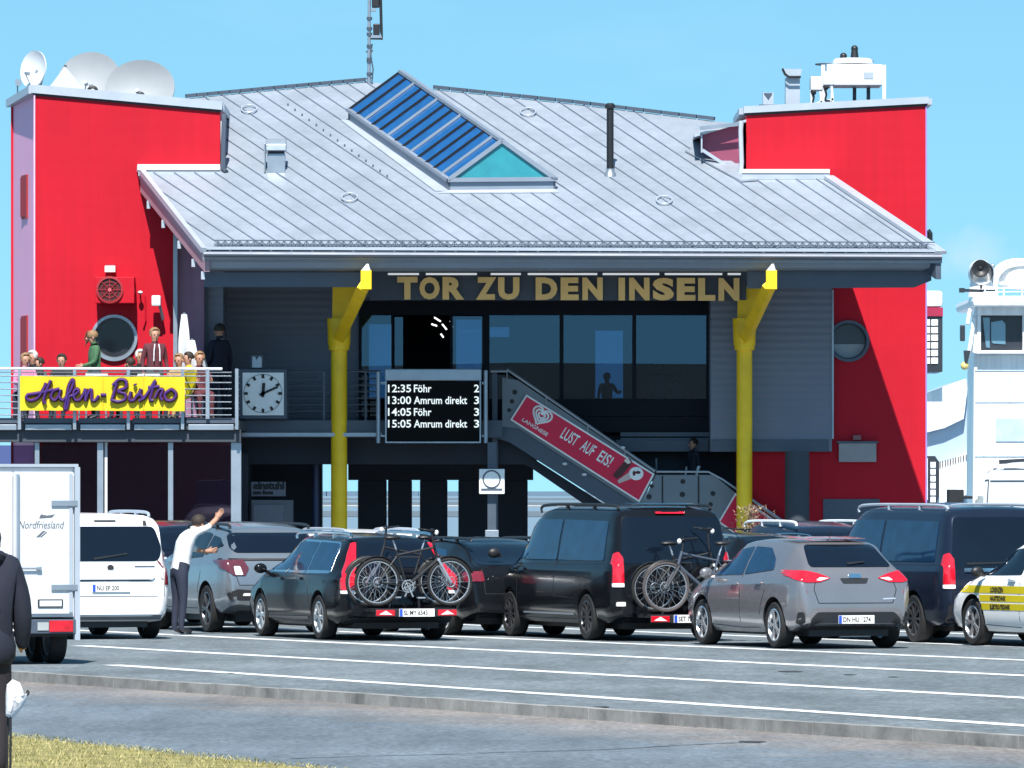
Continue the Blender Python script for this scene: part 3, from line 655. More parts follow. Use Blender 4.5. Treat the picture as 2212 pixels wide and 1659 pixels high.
# flank left of the grey wall; a reddish reflection is put into its mauve
mb = MB(); mb.prism([P(378,500,141.2), P(441,575,141.2), P(441,905,141.2), P(378,905,141.2)], (0,.38,0)); mb.build('flank_wall', M['wallm'], B)
mb = MB(); mb.box(X_(375,141.15), X_(384,141.15), 141.0, 141.19, Z_(905,141.1), Z_(500,141.1)); mb.build('flank_post', M['steel'], B)
mb = MB(); mb.box(X_(438,141.4), X_(449,141.4), 141.36, 141.447, Z_(905,141.4), Z_(600,141.4)); mb.build('corner_post', M['steeld'], B)
# room shell
mb = MB(); yb = 150.0
mb.box(X_(775,YF), X_(1797,YF), YF+.25, yb, 3.0, 3.22)                       # floor
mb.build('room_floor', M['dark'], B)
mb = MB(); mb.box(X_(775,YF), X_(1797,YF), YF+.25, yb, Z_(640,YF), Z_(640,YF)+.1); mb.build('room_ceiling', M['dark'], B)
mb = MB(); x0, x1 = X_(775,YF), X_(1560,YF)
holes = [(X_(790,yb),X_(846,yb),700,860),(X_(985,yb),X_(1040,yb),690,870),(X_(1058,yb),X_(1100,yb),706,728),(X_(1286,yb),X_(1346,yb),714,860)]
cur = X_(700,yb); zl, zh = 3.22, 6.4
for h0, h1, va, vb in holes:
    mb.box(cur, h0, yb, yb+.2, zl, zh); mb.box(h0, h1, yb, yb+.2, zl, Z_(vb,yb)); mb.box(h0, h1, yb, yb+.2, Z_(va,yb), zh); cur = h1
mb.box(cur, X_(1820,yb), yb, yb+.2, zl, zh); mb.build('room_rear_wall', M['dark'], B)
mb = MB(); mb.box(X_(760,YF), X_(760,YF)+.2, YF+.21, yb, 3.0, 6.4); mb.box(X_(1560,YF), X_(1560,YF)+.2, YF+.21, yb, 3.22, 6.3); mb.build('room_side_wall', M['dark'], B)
mb = MB()
for h0, h1, va, vb in holes: mb.box(h0, h1, yb+.08, yb+.1, Z_(vb,yb), Z_(va,yb))
mb.build('rear_window_pane', glass_mat('frosted_rear_glass', (.55,.62,.68), .05), B)
# window band: frame and panes
mb = MB(); yw = YF-.06
def fb(u0, v0, u1, v1, d=.12, dy=0): mb.box(X_(u0,yw), X_(u1,yw), yw+dy, yw+d+dy, Z_(v1,yw), Z_(v0,yw))
fb(775,650,1535,680); fb(775,900,1535,934)
fb(775,680,781,900); fb(845,680,850,900); fb(972,680,978,900); fb(1042,680,1057,900); fb(1209,680,1217,900); fb(1366,680,1374,900); fb(1526,680,1535,900)
wf = mb.build('window_band', M['frame'], B)
for (u0, u1, v0, v1) in ((781,845,681,899),(978,1042,683,899),(1057,1209,681,862),(1217,1366,681,862),(1374,1526,681,862)):
    mb = MB(); mb.box(X_(u0,yw)+.003, X_(u1,yw)-.003, yw+.05, yw+.062, Z_(v1,yw), Z_(v0,yw)); mb.build('pane', M['winglass'], wf)
mb = MB(); mb.box(X_(1057,yw), X_(1526,yw), yw+.02, yw+.1, Z_(899,yw), Z_(863,yw)); mb.build('spandrel_panel', M['frame'], wf)
mb = MB(); mb.box(X_(852,yw), X_(870,yw), yw+.3, yw+.36, Z_(898,yw), Z_(684,yw)); mb.build('door_leaf', M['winglass'], wf)
# ceiling lamps inside the open door
mb = MB()
for (u, v, du, dv) in ((945,690,14,9),(960,706,10,12),(938,702,12,4),(955,725,6,8),(975,700,4,14)): mb.bar(P(u-du/2,v-dv/2,146), P(u+du/2,v+dv/2,146), .05, .03)
mb.build('ceiling_lamp', mat('lit_lamp', (.8,.8,.8), .5, emis=(1,1,1), es=1.2), B)
# curved grey thing inside: counter
mb = MB(); mb.box(X_(1060,147), X_(1240,147), 146.5, 147, 3.22, 4.15); mb.build('counter', M['dark'], B)
# gallery floor in front of the wall, left part
mb = MB(); mb.box(X_(516,141.4), X_(1085,141.4), 141.4, 143.15, Z_(945,141.4), Z_(908,141.4)); mb.build('gallery_slab', M['steeld'], B)
mb = MB(); mb.box(X_(516,141.4), X_(825,141.4), 141.32, 141.4-.002, Z_(943,141.4), Z_(935,141.4)); mb.build('gallery_edge_rail', M['steel'], B)
mb = MB(); mb.box(X_(516,142.2), X_(1160,142.2), 142.2, 142.6, Z_(1003,142.2), Z_(946,142.2)); mb.build('gallery_beam', M['dark'], B)
mb = MB()
for v in (802,818,832,846,860,874,888): mb.tube([P(620,v,141.5), P(822,v,141.5)], .014 if v > 802 else .022, 6)
for u in (621,700,790): mb.box(X_(u,141.5)-.02, X_(u,141.5)+.02, 141.48, 141.53, Z_(908,141.5), Z_(802,141.5))
mb.build('gallery_railing', M['steeld'], B)
# --- ground floor: dark recess with piers; the sea shows between them
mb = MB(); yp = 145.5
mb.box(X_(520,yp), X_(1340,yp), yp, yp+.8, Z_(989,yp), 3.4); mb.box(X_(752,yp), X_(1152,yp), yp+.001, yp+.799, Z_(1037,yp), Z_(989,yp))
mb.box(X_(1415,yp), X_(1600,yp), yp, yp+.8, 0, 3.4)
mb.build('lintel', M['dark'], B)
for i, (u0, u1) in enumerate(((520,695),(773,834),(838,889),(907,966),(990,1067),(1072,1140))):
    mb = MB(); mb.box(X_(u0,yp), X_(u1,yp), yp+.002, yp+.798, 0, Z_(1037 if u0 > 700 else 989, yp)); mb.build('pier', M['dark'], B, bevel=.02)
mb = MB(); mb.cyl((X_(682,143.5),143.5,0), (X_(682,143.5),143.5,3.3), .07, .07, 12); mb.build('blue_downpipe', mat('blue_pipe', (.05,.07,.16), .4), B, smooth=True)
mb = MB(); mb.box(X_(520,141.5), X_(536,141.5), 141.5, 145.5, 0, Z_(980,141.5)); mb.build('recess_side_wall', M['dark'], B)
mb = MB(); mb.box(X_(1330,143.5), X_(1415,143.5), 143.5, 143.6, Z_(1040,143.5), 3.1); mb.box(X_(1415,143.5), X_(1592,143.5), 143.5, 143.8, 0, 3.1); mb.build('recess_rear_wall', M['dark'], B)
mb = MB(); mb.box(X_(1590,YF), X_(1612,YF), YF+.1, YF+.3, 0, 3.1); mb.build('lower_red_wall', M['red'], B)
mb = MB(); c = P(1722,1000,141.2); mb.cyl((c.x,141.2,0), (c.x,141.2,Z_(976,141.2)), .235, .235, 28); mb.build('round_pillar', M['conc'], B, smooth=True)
mb = MB(); mb.box(X_(1778,YR), X_(1900,YR), YR-.03, YR-.002, 0, Z_(1078,YR)); mb.build('service_door', M['steeld'], B)
# sign beam
mb = MB(); mb.box(X_(800,141.3), X_(1612,141.3), 141.3, 141.9, Z_(648,141.3), 6.349); mb.build('sign_beam', M['steeld'], B)
# yellow columns with forked heads
def ycol(u0, u1, dx):
    uc = (u0+u1)/2; Y = 141.45; x = X_(uc,Y); r = (u1-u0)/2*Y/F
    c = sub_empty('column', B, Vector((x,Y,0)) - ORG[B.name]); ORG[c.name] = Vector((x,Y,0))
    mb = MB(); mb.cyl((x,Y,0), (x,Y,Z_(700,Y)), r, r, 28); mb.build('shaft', M['yellow'], c, smooth=True)
    mb = MB(); mb.lathe([(r,Z_(757,Y)),(r+.045,Z_(756,Y)),(r+.045,Z_(748,Y)),(r+.06,Z_(745,Y)),(r+.075,Z_(692,Y)),(r+.075,Z_(688,Y)),(.02,Z_(688,Y))], (x,Y,0), UZ, 28); mb.build('collar', M['yellow'], c, smooth=True)
    mb = MB(); mb.prism([P(uc-15+dx*2,688,Y), P(uc+25+dx*2,688,Y), P(uc+45+dx*2,618,Y), P(uc-14+dx*2,618,Y)], (0,.25,0)); mb.prism([P(uc-10,760,Y-.2),P(uc+12,740,Y-.2),P(uc+12,690,Y-.2),P(uc-10,690,Y-.2)], (0,.1,0)); mb.build('head_plate', M['yellow'], c, bevel=.01)
    mb = MB(); mb.bar(P(uc+2,728,Y-.15), P(uc+54,618,137.25), .19, .20, up=(0,-1,.3)); mb.build('strut', M['yellow'], c, bevel=.01)
    mb = MB(); mb.box(X_(uc+47,137.0), X_(uc+70,137.0), 136.9, 137.3, Z_(625,137), Z_(584,137)); mb.build('strut_end', M['yellow'], c, bevel=.008)
    mb = MB(); a = P(uc+58,584,137.1); mb.loft([mb.ring(a, (0,0,1), .09, 10), mb.ring(a+Vector((.03,0,.12)), (0,0,1), .02, 10)]); mb.build('strut_cap', M['white'], c, smooth=True)
ycol(715,750,0); ycol(1591,1625,0)
for (u0, u1) in ((838,905),(920,1030),(1060,1125),(1140,1290),(1302,1424),(1436,1560),(1572,1600)):
    mb = MB(); mb.box(X_(u0,140.6), X_(u1,140.6), 140.55, 140.65, Z_(594,140.6), Z_(590,140.6)); mb.build('tube_lamp', mat('tube_lamp', (.55,.56,.56), .4, emis=(.8,.85,.9), es=.35), B)

# ================================================================ signs, clock, board
sg_ = thing('letter_sign', 'large tan block letters TOR ZU DEN INSELN under the eaves', 'sign', (X_(1228,141.2),141.25,Z_(648,141.2)))
yL = 141.18; words = [('T',858,902),('O',906,950),('R',956,1003),('Z',1028,1072),('U',1076,1122),('D',1157,1204),('E',1211,1250),('N',1258,1302),('I',1336,1350),('N',1359,1403),('S',1410,1456),('E',1462,1502),('L',1508,1545),('N',1552,1597)]
v_top, v_bot = 598, 647
for ch, u0, u1 in words:
    vs, fs = text2d(ch, 1.0, offset=.055, extrude=.05)
    xs = [p[0] for p in vs]; ys = [p[1] for p in vs]; a0, a1, b0, b1 = min(xs), max(xs), min(ys), max(ys)
    mb = MB(); n0 = len(vs); pts = []
    for x, y, z in vs: pts.append((X_(u0 + (x-a0)/(a1-a0)*(u1-u0), yL), yL - z*.8 - .02, Z_(v_bot + (v_top-v_bot)*(y-b0)/(b1-b0) + (u0-858)*.004, yL)))
    mb.add(pts, fs); mb.build('letter', M['gold'], sg_)
# clock
ck = thing('wall_clock', 'square white station clock with black hands above the walkway', 'clock', (X_(567,141),141,Z_(905,141)))
mb = MB(); mb.pbox(515,797,620,905,141,.3); mb.build('housing', M['steeld'], ck, bevel=.015)
mb = MB(); mb.pbox(524,805,613,897,140.98,.04); mb.build('clock_face', mat('clock_white', (.93,.93,.92), .4, var=.02), ck)
mb = MB(); cc = P(568,850,140.97); r = .345
for k in range(12):
    t = k*math.pi/6; d = Vector((math.sin(t),0,math.cos(t))); mb.bar(cc + d*r*.84, cc + d*r*1.04, .05, .012, up=(0,1,0))
mb.torus(cc, (0,1,0), r*1.06, .004, 40, 4); mb.build('hour_marks', M['ink'], ck)
for ang, l, w, nm in ((365, .2, .055, 'hour_hand'), (66, .31, .04, 'minute_hand')):
    t = R(ang); d = Vector((math.sin(t),0,math.cos(t))); mb = MB(); mb.bar(cc - d*.07 - Vector((0,.01,0)), cc + d*l - Vector((0,.01,0)), w, .01, up=(0,1,0)); mb.cyl(cc-Vector((0,.02,0)), cc, .04, .04, 12); mb.build(nm, M['ink'], ck)
fl_ = thing('floodlight', 'small grey floodlight box standing on top of the square clock', 'lamp', P(554,797,141.1))
mb = MB(); mb.pbox(541,765,569,796,141.1,.2); mb.build('lamp_body', M['steeld'], fl_, bevel=.01)
mb = MB(); mb.pprism([(545,772),(550,769),(554,778),(560,769),(565,772),(565,794),(545,794)],141.07,.03); mb.build('lamp_glass', M['steel'], fl_)
mb = MB(); mb.pbox(538,762,572,765.5,141.05,.25); mb.build('lamp_hood', M['black'], fl_)
# departure board
db = thing('departure_board', 'black ferry departure board with white rows of times and islands', 'display board', (X_(937,140.9),140.9,Z_(957,140.9)))
yb_ = 140.8
for u0, u1 in ((812,822),(1043,1055)):
    mb = MB(); c0 = X_((u0+u1)/2, yb_); mb.cyl((c0,yb_+.1,Z_(957,yb_)), (c0,yb_+.1,Z_(803 if u0 < 900 else 800,yb_)), .043, .043, 12); mb.build('side_tube', M['steel'], db, smooth=True)
mb = MB(); mb.box(X_(832,yb_), X_(1040,yb_), yb_-.02, yb_+.3, Z_(822,yb_), Z_(797,yb_)); mb.build('top_housing', M['steel'], db, bevel=.02)
mb = MB(); mb.box(X_(832,yb_), X_(1041,yb_), yb_+.04, yb_+.3, Z_(957,yb_), Z_(823,yb_)); mb.build('cabinet', M['screen'], db)
mb = MB()
for q in ((832,823,835,957),(1036,823,1039,957),(835,954,1036,957)): mb.box(X_(q[0],yb_), X_(q[2],yb_), yb_+.02, yb_+.05, Z_(q[3],yb_), Z_(q[1],yb_))
for v in (827,940,825): mb.box(X_(822,yb_), X_(832,yb_), yb_+.05, yb_+.1, Z_(v+3,yb_), Z_(v,yb_)); mb.box(X_(1039,yb_), X_(1045,yb_), yb_+.05, yb_+.1, Z_(v+3,yb_), Z_(v,yb_))
mb.build('screen_frame', M['steel'], db)
for i, (tm, ds, ln) in enumerate((('12:35','F\u00f6hr','2'),('13:00','Amrum direkt','3'),('14:05','F\u00f6hr','3'),('15:05','Amrum direkt','3'))):
    v = 847 + i*25.4; k = yb_/F
    for s_, u, wd, nm_ in ((tm,838,50,'departure_time'),(ds,894,38 if i%2==0 else 115,'destination'),(ln,1024,11,'berth_number')):
        mb = MB()
        vs, fs = text2d(s_, 1.0, offset=.015, extrude=0.01); xs = [p[0] for p in vs]; a0, a1 = min(xs), max(xs)
        mb.add([(X_(u + (x-a0)/(a1-a0)*wd, yb_), yb_+.03 - z, Z_(v,yb_) + y*.205) for x, y, z in vs], fs); mb.build(nm_, M['led'], db)
# bistro banner
bn = thing('bistro_banner', 'yellow banner reading Hafen-Bistro in purple script on terrace railing', 'banner', P(221,886,137.3))
mb = MB(); nseg = 18; vs = []; fs = []
for q in range(nseg+1):
    u = 43 + (399-43)*q/nseg; dy = .02*math.sin(q*2.1) + random.uniform(-.008,.008)
    for v in (812.5, 830, 850, 870, 886.5): vs.append(P(u, v + random.uniform(-.6,.6) + q*.08, 137.28 + dy*(1 if v in (830,850,870) else .3)))
    if q:
        for j in range(4): a = (q-1)*5+j; fs.append((a, a+1, a+6, a+5))
mb.add(vs, fs); mb.build('cloth', M['yellowb'], bn, smooth=True)
strokes = [[(215,1040),(200,1065),(230,1088),(285,1068),(330,1000),(350,955)],[(385,935),(352,1010),(330,1080),(342,1112)],[(205,1045),(300,1030),(405,1005)],
 [(450,1000),(405,1015),(385,1060),(412,1086),(445,1050),(458,1005),(448,1060),(475,1090)],[(475,1090),(530,1020),(556,950),(545,932),(520,980),(505,1060),(490,1140),(502,1152),(515,1100),(522,1060),(560,1050)],
 [(560,1050),(592,1020),(580,1000),(555,1030),(566,1080),(600,1082),(632,1040)],[(632,1040),(650,1000),(645,1090),(662,1040),(690,1005),(694,1080),(720,1086),(748,1050)],[(760,1046),(802,1046)],
 [(882,955),(852,1060),(842,1092)],[(850,975),(900,930),(948,940),(950,990),(890,1018),(945,1040),(942,1080),(890,1096),(842,1082)],[(990,1020),(978,1080),(1010,1086),(1042,1040)],[(1018,962),(1022,972)],
 [(1042,1055),(1066,1000),(1058,1038),(1078,1070),(1048,1092)],[(1080,1080),(1130,1010),(1172,938),(1150,1010),(1135,1080),(1160,1086)],[(1118,990),(1205,982)],[(1168,1070),(1200,1008),(1228,1010),(1212,1060),(1226,1086)],[(1285,1008),(1245,1040),(1260,1086),(1308,1080),(1328,1040),(1300,1006),(1283,1010)]]
mo = MB(); mp_ = MB()
for st in strokes:
    q = catmull([Vector((a/3.4936, 554.2 + b/3.4936, 0)) for a, b in st], 5)
    mo.tube([P(p.x, p.y, 137.24) for p in q], (.040,.040), 6); mp_.tube([P(p.x-.4, p.y-.5, 137.20) for p in q], .021, 6)
mo.build('lettering_outline', M['maroon'], bn); mp_.build('lettering', M['purple'], bn)
mb = MB()
for u in (222, 310): mb.box(X_(u,137.26)-.006, X_(u,137.26)+.006, 137.25, 137.27, Z_(885,137.26), Z_(814,137.26))
mb.build('banner_crease', mat('banner_crease', (.55,.42,.01), .6), bn)
# second yellow banner folded round the corner
y2 = tag(MB().prism([P(399,803,137.6), P(421,792,138.0), P(424,822,138.0), P(410,858,137.8), P(401,862,137.6)], (0,.02,0)).build('corner_banner', M['yellowb']), 'short yellow cloth wrapped at the right end of the bistro banner', 'banner')
# wall plate sign on the right tower
ws = thing('notice_board', 'pale grey blank notice board under a small lamp on the red wall', 'sign', P(1851,998,141.9))
mb = MB(); mb.pbox(1812,957,1893,998,YR-.10,.06); mb.build('plate', mat('notice_plate', (.30,.28,.29), .5, var=.12, scale=4), ws, bevel=.01)
mb = MB(); mb.pbox(1808,953,1897,957,YR-.12,.10); mb.build('frame', M['steeld'], ws)
mb = MB(); mb.pbox(1843,940,1860,950,YR-.2,.19); mb.build('lamp', mat('lamp_red', (.2,.08,.09), .5), ws)
# "einstuhl" sign and cupboard in the recess
es_ = thing('stall_sign', 'grey sign with cut off word einstuhl hanging in the dark recess', 'sign', P(583,1072,141.6))
mb = MB(); mb.pbox(543,1041,617,1072,141.55,.04); mb.build('board', mat('sign_grey', (.17,.18,.22), .6), es_)
mb = MB(); put_text(mb, 'einstuhl', P(547,1056,141.54), RX, UZ, .19, offset=.012, xs=1.0); put_text(mb, 'zum Essen', P(547,1067,141.54), RX, UZ, .09, offset=.008); mb.build('text', M['ink'], es_)
cb = thing('cabinet', 'grey metal cabinet standing in the recess under the einstuhl sign', 'cabinet', (X_(586,141.4),141.4,0))
mb = MB(); mb.box(X_(543,141.4), X_(632,141.4), 141.4, 142.1, .1, Z_(1080,141.4)); mb.build('body', mat('cabinet_grey', (.12,.13,.16), .5), cb, bevel=.01)
mb = MB(); mb.box(X_(547,141.4), X_(612,141.4), 141.37, 141.4, .3, Z_(1090,141.4)); mb.build('door', mat('cabinet_door', (.15,.16,.20), .5), cb, bevel=.008)
# round sign on a post in front
ip = thing('life_ring_post', 'grey post with square white box showing a ring, before the stairs', 'sign post', (X_(1062,140.6),140.6,0))
mb = MB(); mb.box(X_(1053,140.6), X_(1072,140.6), 140.6, 140.75, 0, Z_(955,140.6)); mb.build('post', M['steeld'], ip, bevel=.01)
mb = MB(); mb.pbox(1035,1013,1090,1067,140.45,.14); mb.build('box', mat('box_white', (.85,.86,.87), .4, var=.03), ip, bevel=.015)
mb = MB(); c = P(1062,1035,140.44); mb.torus(c, (0,1,0), .16, .013, 28, 6); mb.pbox(1039,1055,1085,1058,140.43,.03); mb.build('ring_mark', M['steeld'], ip)
mb = MB(); mb.pbox(1048,1145,1077,1172,140.5,.3); mb.build('base_box', M['steel'], ip, bevel=.01)

# ================================================================ stairs
st = thing('outdoor_staircase', 'grey steel outdoor staircase descending right beside the display board', 'staircase', (X_(1300,141.6),141.6,0))
ys = 141.85
def spr(name, uv, Y, d, m, bevel=0): mb = MB(); mb.pprism(uv, Y, d); return mb.build(name, m, st, bevel=bevel)
M['stairpanel'] = mat('stair_panel_grey', (.17,.20,.23), .5, var=.1)
spr('balustrade', [(1085,815),(1120,822),(1414,1022),(1414,1025),(1385,1095),(1120,925),(1085,922)], ys, .03, M['stairpanel'])
spr('stringer', [(1075,912),(1122,914),(1400,1094),(1340,1108),(1100,955),(1075,948)], ys+.05, .25, M['steeld'])
spr('stringer_underside', [(1075,949),(1100,957),(1335,1108),(1290,1108),(1150,1012),(1075,975)], ys+.4, 1.3, M['dark'])
spr('landing_panel', [(1384,1096),(1416,1026),(1546,1026),(1553,1035),(1601,1075),(1560,1150),(1384,1150)], ys, .03, M['stairpanel'])
spr('lower_balustrade', [(1601,1076),(1760,1190),(1730,1260),(1561,1150)], ys, .03, M['stairpanel'])
mb = MB()
for (u, v, r) in ((1112,847,5.5),(1106,867,5),(1100,886,4.5),(1093,822,0),(1408,1050,4.5),(1402,1073,6),(1397,1100,6),(1475,1040,5.5),(1474,1068,6),(1472,1095,6),(1540,1066,5.5),(1535,1090,5)):
    if r: mb = MB(); c = P(u, v, ys-.004); mb.cyl(c, c+Vector((0,.002,0)), r*ys/F, r*ys/F, 16); mb.build('panel_hole', M['ink'], st)
for u in (1431, 1509): mb = MB(); mb.box(X_(u,ys)-.015, X_(u,ys)+.015, ys-.01, ys-.002, Z_(1110,ys), Z_(1028,ys)); mb.build('panel_joint', M['ink'], st)
mb = MB(); mb.tube(catmull([P(1060,802,ys-.05), P(1095,802,ys-.05), P(1110,808,ys-.05), P(1270,918,ys-.05), P(1415,1018,ys-.05)], 3), .028, 8)
mb.tube([P(1410,1015,ys+1.2), P(1420,1019,ys-.05), P(1530,1019,ys-.05), P(1560,1035,ys-.05), P(1760,1172,ys-.05)], .022, 8)
for u, v in ((1095,802),(1180,858),(1270,918),(1350,973)): mb.tube([P(u,v,ys-.05), P(u,v+22,ys+.0)], .014, 6)
mb.tube([P(1418,990,ys+1.2), P(1418,1040,ys+1.2)], .02, 6); mb.build('handrail', M['steel'], st, smooth=True)
mb = MB()
for k in range(14):
    x = X_(1100+ k*21, ys); z = Z_(925 + k*13.1, ys); mb.box(x, x+.26, ys+.32, ys+1.5, z-.10, z-.06)
mb.build('treads', M['steeld'], st)
mb = MB(); mb.box(X_(1385,ys), X_(1550,ys), ys+.04, ys+1.6, Z_(1112,ys), Z_(1104,ys)); mb.build('landing', M['steeld'], st)
mb = MB(); mb.tube([P(1635,1100,141.8), P(1780,1200,141.8)], .02, 6); mb.tube([P(1630,1085,141.85), P(1700,1135,141.85), P(1800,1205,141.85)], .02, 6); mb.build('lower_handrail', M['white'], st)
mb = MB(); mb.bar(P(1069,955,ys+.2), Vector((X_(1069,ys), ys+.2, 0)), .12, .12, up=(0,1,0)); mb.bar(P(1069,800,ys+.1), P(1069,955,ys+.1), .10, .08, up=(0,1,0)); mb.build('landing_post', M['steeld'], st)
# banners on the stairs
def slanted(name, corners, Y, label):
    t = thing(name, label, 'banner', P(corners[1][0], corners[2][1], Y)); a, b, c, d = [Vector((u, v, 0)) for u, v in corners]  # TL, BL, BR, TR
    mb = MB(); mb.pprism(corners, Y, .02); mb.build('border', M['bannerwhite'], t)
    cen = (a+b+c+d)/4; e1 = (d-a).normalized(); e2 = (b-a).normalized(); q = 3.6
    inn = [a+e1*q+e2*q, b+e1*q-e2*q, c-e1*q-e2*q, d-e1*q+e2*q]
    mb = MB(); mb.pprism([(p.x, p.y) for p in inn], Y-.006, .005); mb.build('panel', M['bannerred'], t)
    return t, a, e1, e2
ib, A0, E1, E2 = slanted('ice_cream_banner', [(1137,852),(1102,907),(1381,1085),(1414,1024)], ys-.05, 'long red slanted banner LUST AUF EIS on the upper stair flight')
yy = ys-.07
def bpt(s, t, y=yy): p = A0 + E1*s + E2*t; return P(p.x, p.y, y)
mb = MB()
def heart(cx, cy, sc, k):     # open swirl heart drawn as one band
    pts = []
    for i in range(41):
        a = -math.pi*.92 + 2*math.pi*.90*i/40
        x = 16*math.sin(a)**3; y = 13*math.cos(a) - 5*math.cos(2*a) - 2*math.cos(3*a) - math.cos(4*a)
        pts.append((cx + x*sc*k, cy - y*sc*k))
    return pts
for k in (1.0, .66, .34):
    mb.tube([bpt(s, t) for s, t in heart(52, 22, 1.35, k)], (.016, .022), 5)
mb.build('heart_emblem', M['bannerwhite'], ib)
mb = MB(); xd = (bpt(10,0)-bpt(0,0)); ud = -(bpt(0,10)-bpt(0,0)); ud = (ud - xd.normalized()*ud.dot(xd.normalized()))
def fit_text(mb, body, s0, s1, t0, t1):
    vs, fs = text2d(body, 1.0, offset=.012, extrude=.0); xs = [p[0] for p in vs]; ys_2 = [p[1] for p in vs]; a0, a1, b0, b1 = min(xs), max(xs), min(ys_2), max(ys_2)
    mb.add([bpt(s0 + (x-a0)/(a1-a0)*(s1-s0), t1 - (y-b0)/(b1-b0)*(t1-t0), yy-.002) for x, y, z in vs], fs)
fit_text(mb, 'LANGNESE', 22, 86, 46, 54); mb.build('small_lettering', M['bannerwhite'], ib)
for w_, a_, b_ in (('LUST',110,148),('AUF',160,190),('EIS!',203,234)): mb = MB(); fit_text(mb, w_, a_, b_, 15, 41); mb.build('slogan_word', M['bannerwhite'], ib)
mb = MB(); mb.cur = 0
mb.prism([bpt(s,t) for s,t in ((258,6),(262,0),(270,2),(272,10),(268,42),(262,52),(252,50),(252,40))], (0,.012,0)); mb.build('chocolate_bar_picture', mat('chocolate', (.07,.012,.015), .5), ib)
mb = MB(); mb.prism([bpt(s,t,yy-.004) for s,t in ((255,6),(262,2),(270,6),(266,12),(256,11))], (0,.01,0)); mb.build('bar_stick_picture', mat('cream', (.8,.68,.6), .5), ib)
mb = MB(); c = bpt(292,20); mb.sph(c, (.14,.02,.13), 14, 8); mb.cur = 1; mb.prism([bpt(s,t,yy-.004) for s,t in ((278,24),(290,34),(272,58),(266,54))], (0,.01,0)); mb.cur = 2; mb.sph(bpt(294,16,yy-.02), (.05,.01,.03), 8, 6); mb.sph(bpt(288,22,yy-.02), (.03,.01,.05), 8, 6)
mb.build('ice_cone_picture', [M['bannerwhite'], mat('cone', (.6,.45,.42), .6), M['maroon']], ib)
mb = MB()
for (u, v) in ((1345,967),(1262,1025),(1220,1002)): p = P(u, v, ys-.06); mb.sph(p, (.05,.02,.03), 8, 6)
mb.build('cable_tie', M['white'], ib, smooth=True)
slanted('lower_red_banner', [(1588,1065),(1551,1128),(1690,1225),(1726,1158)], ys-.05, 'red white edged banner low on the stairs crossed by the right yellow column')

# ================================================================ terrace with conservatory below
T = thing('roof_terrace', 'raised bistro terrace with steel railing over a glazed ground floor', 'terrace', (X_(230,138),138,0))
yt = 137.6
mb = MB(); mb.box(X_(-260,yt), X_(517,yt), yt+.02, 144.5, Z_(928,yt), Z_(908,yt)); mb.build('deck', M['conc'], T)
mb = MB(); mb.box(X_(-260,yt), X_(520,yt), yt+.08, yt+.4, Z_(955,yt), Z_(928,yt)-.003); mb.build('edge_beam', M['conc'], T, bevel=.01)
us = [-250,-135,-110, 55+(-105)]
posts = [-190,-74,43,162,278,395,512]
for i in range(len(posts)-1):
    mb = MB(); mb.box(X_(posts[i]+12,yt), X_(posts[i+1]-7,yt), yt-.06, yt+.015, Z_(929,yt), Z_(917,yt)); mb.build('trough', M['steel'], T, bevel=.008)
    mb = MB(); mb.box(X_(posts[i]+8,yt), X_(posts[i+1]-3,yt), yt-.02, yt+.018, Z_(914,yt), Z_(903,yt)); mb.build('kick_plate', M['steeld'], T)
for u in posts:
    mb = MB(); mb.box(X_(u,yt)-.03, X_(u,yt)+.03, yt-.14, yt-.065, Z_(928,yt), Z_(797,yt)); mb.build('railing_post', M['steel'], T)
mb = MB(); mb.tube([P(-190,796,yt-.1), P(480,797,yt-.1)], .026, 8); mb.build('top_rail', M['white'], T, smooth=True)
mb = MB()
for v in (804,812,826,840,854,868,882,896): mb.tube([P(-190,v,yt-.08), P(500,v+.5,yt-.08)], .011, 6)
for v in (797,812,826,840,854,868,882,896): mb.tube([P(512,v,yt-.08), P(517,v+2,141)], .011, 6)
mb.build('railing_bars', M['steel'], T)
mb = MB(); mb.box(X_(449,yt)-.035, X_(449,yt)+.035, yt-.13, yt-.06, Z_(905,yt), Z_(797,yt)); mb.build('railing_post', M['steel'], T)
for (u0, u1, m_) in ((-170,-150,'steel'),(-60,-50,'steel'),(75,85,'steel'),(210,223,'steel'),(226,232,'white'),(363,374,'steel'),(499,521,'steel')):
    mb = MB(); yq = yt+.2 + (.1 if u1-u0 < 7 else 0); mb.box(X_(u0,yq), X_(u1,yq), yq, yq+.14, 0, Z_(955,yq)-.003); mb.build('conservatory_post', M[m_], T, bevel=.006)
for (u0, u1) in ((-150,-60),(-50,75),(85,210),(232,363),(374,499)):
    mb = MB(); yq = yt+.3; mb.box(X_(u0,yq), X_(u1,yq), yq, yq+.012, .1, Z_(962,yq)); mb.build('conservatory_pane', M['conservatory'], T)
mb = MB(); mb.box(X_(-260,141), X_(-5,141), 141, 141.1, .0, .8); mb.box(X_(90,141.3), X_(520,141.3), 141.35, 141.5, 0, 3.1); mb.build('shaded_tower_wall_copy', mat('shaded_red_wall', (.10,.02,.035), .7, var=.2, scale=1), T)  # dark red copy of the tower wall, its shade put into the colour
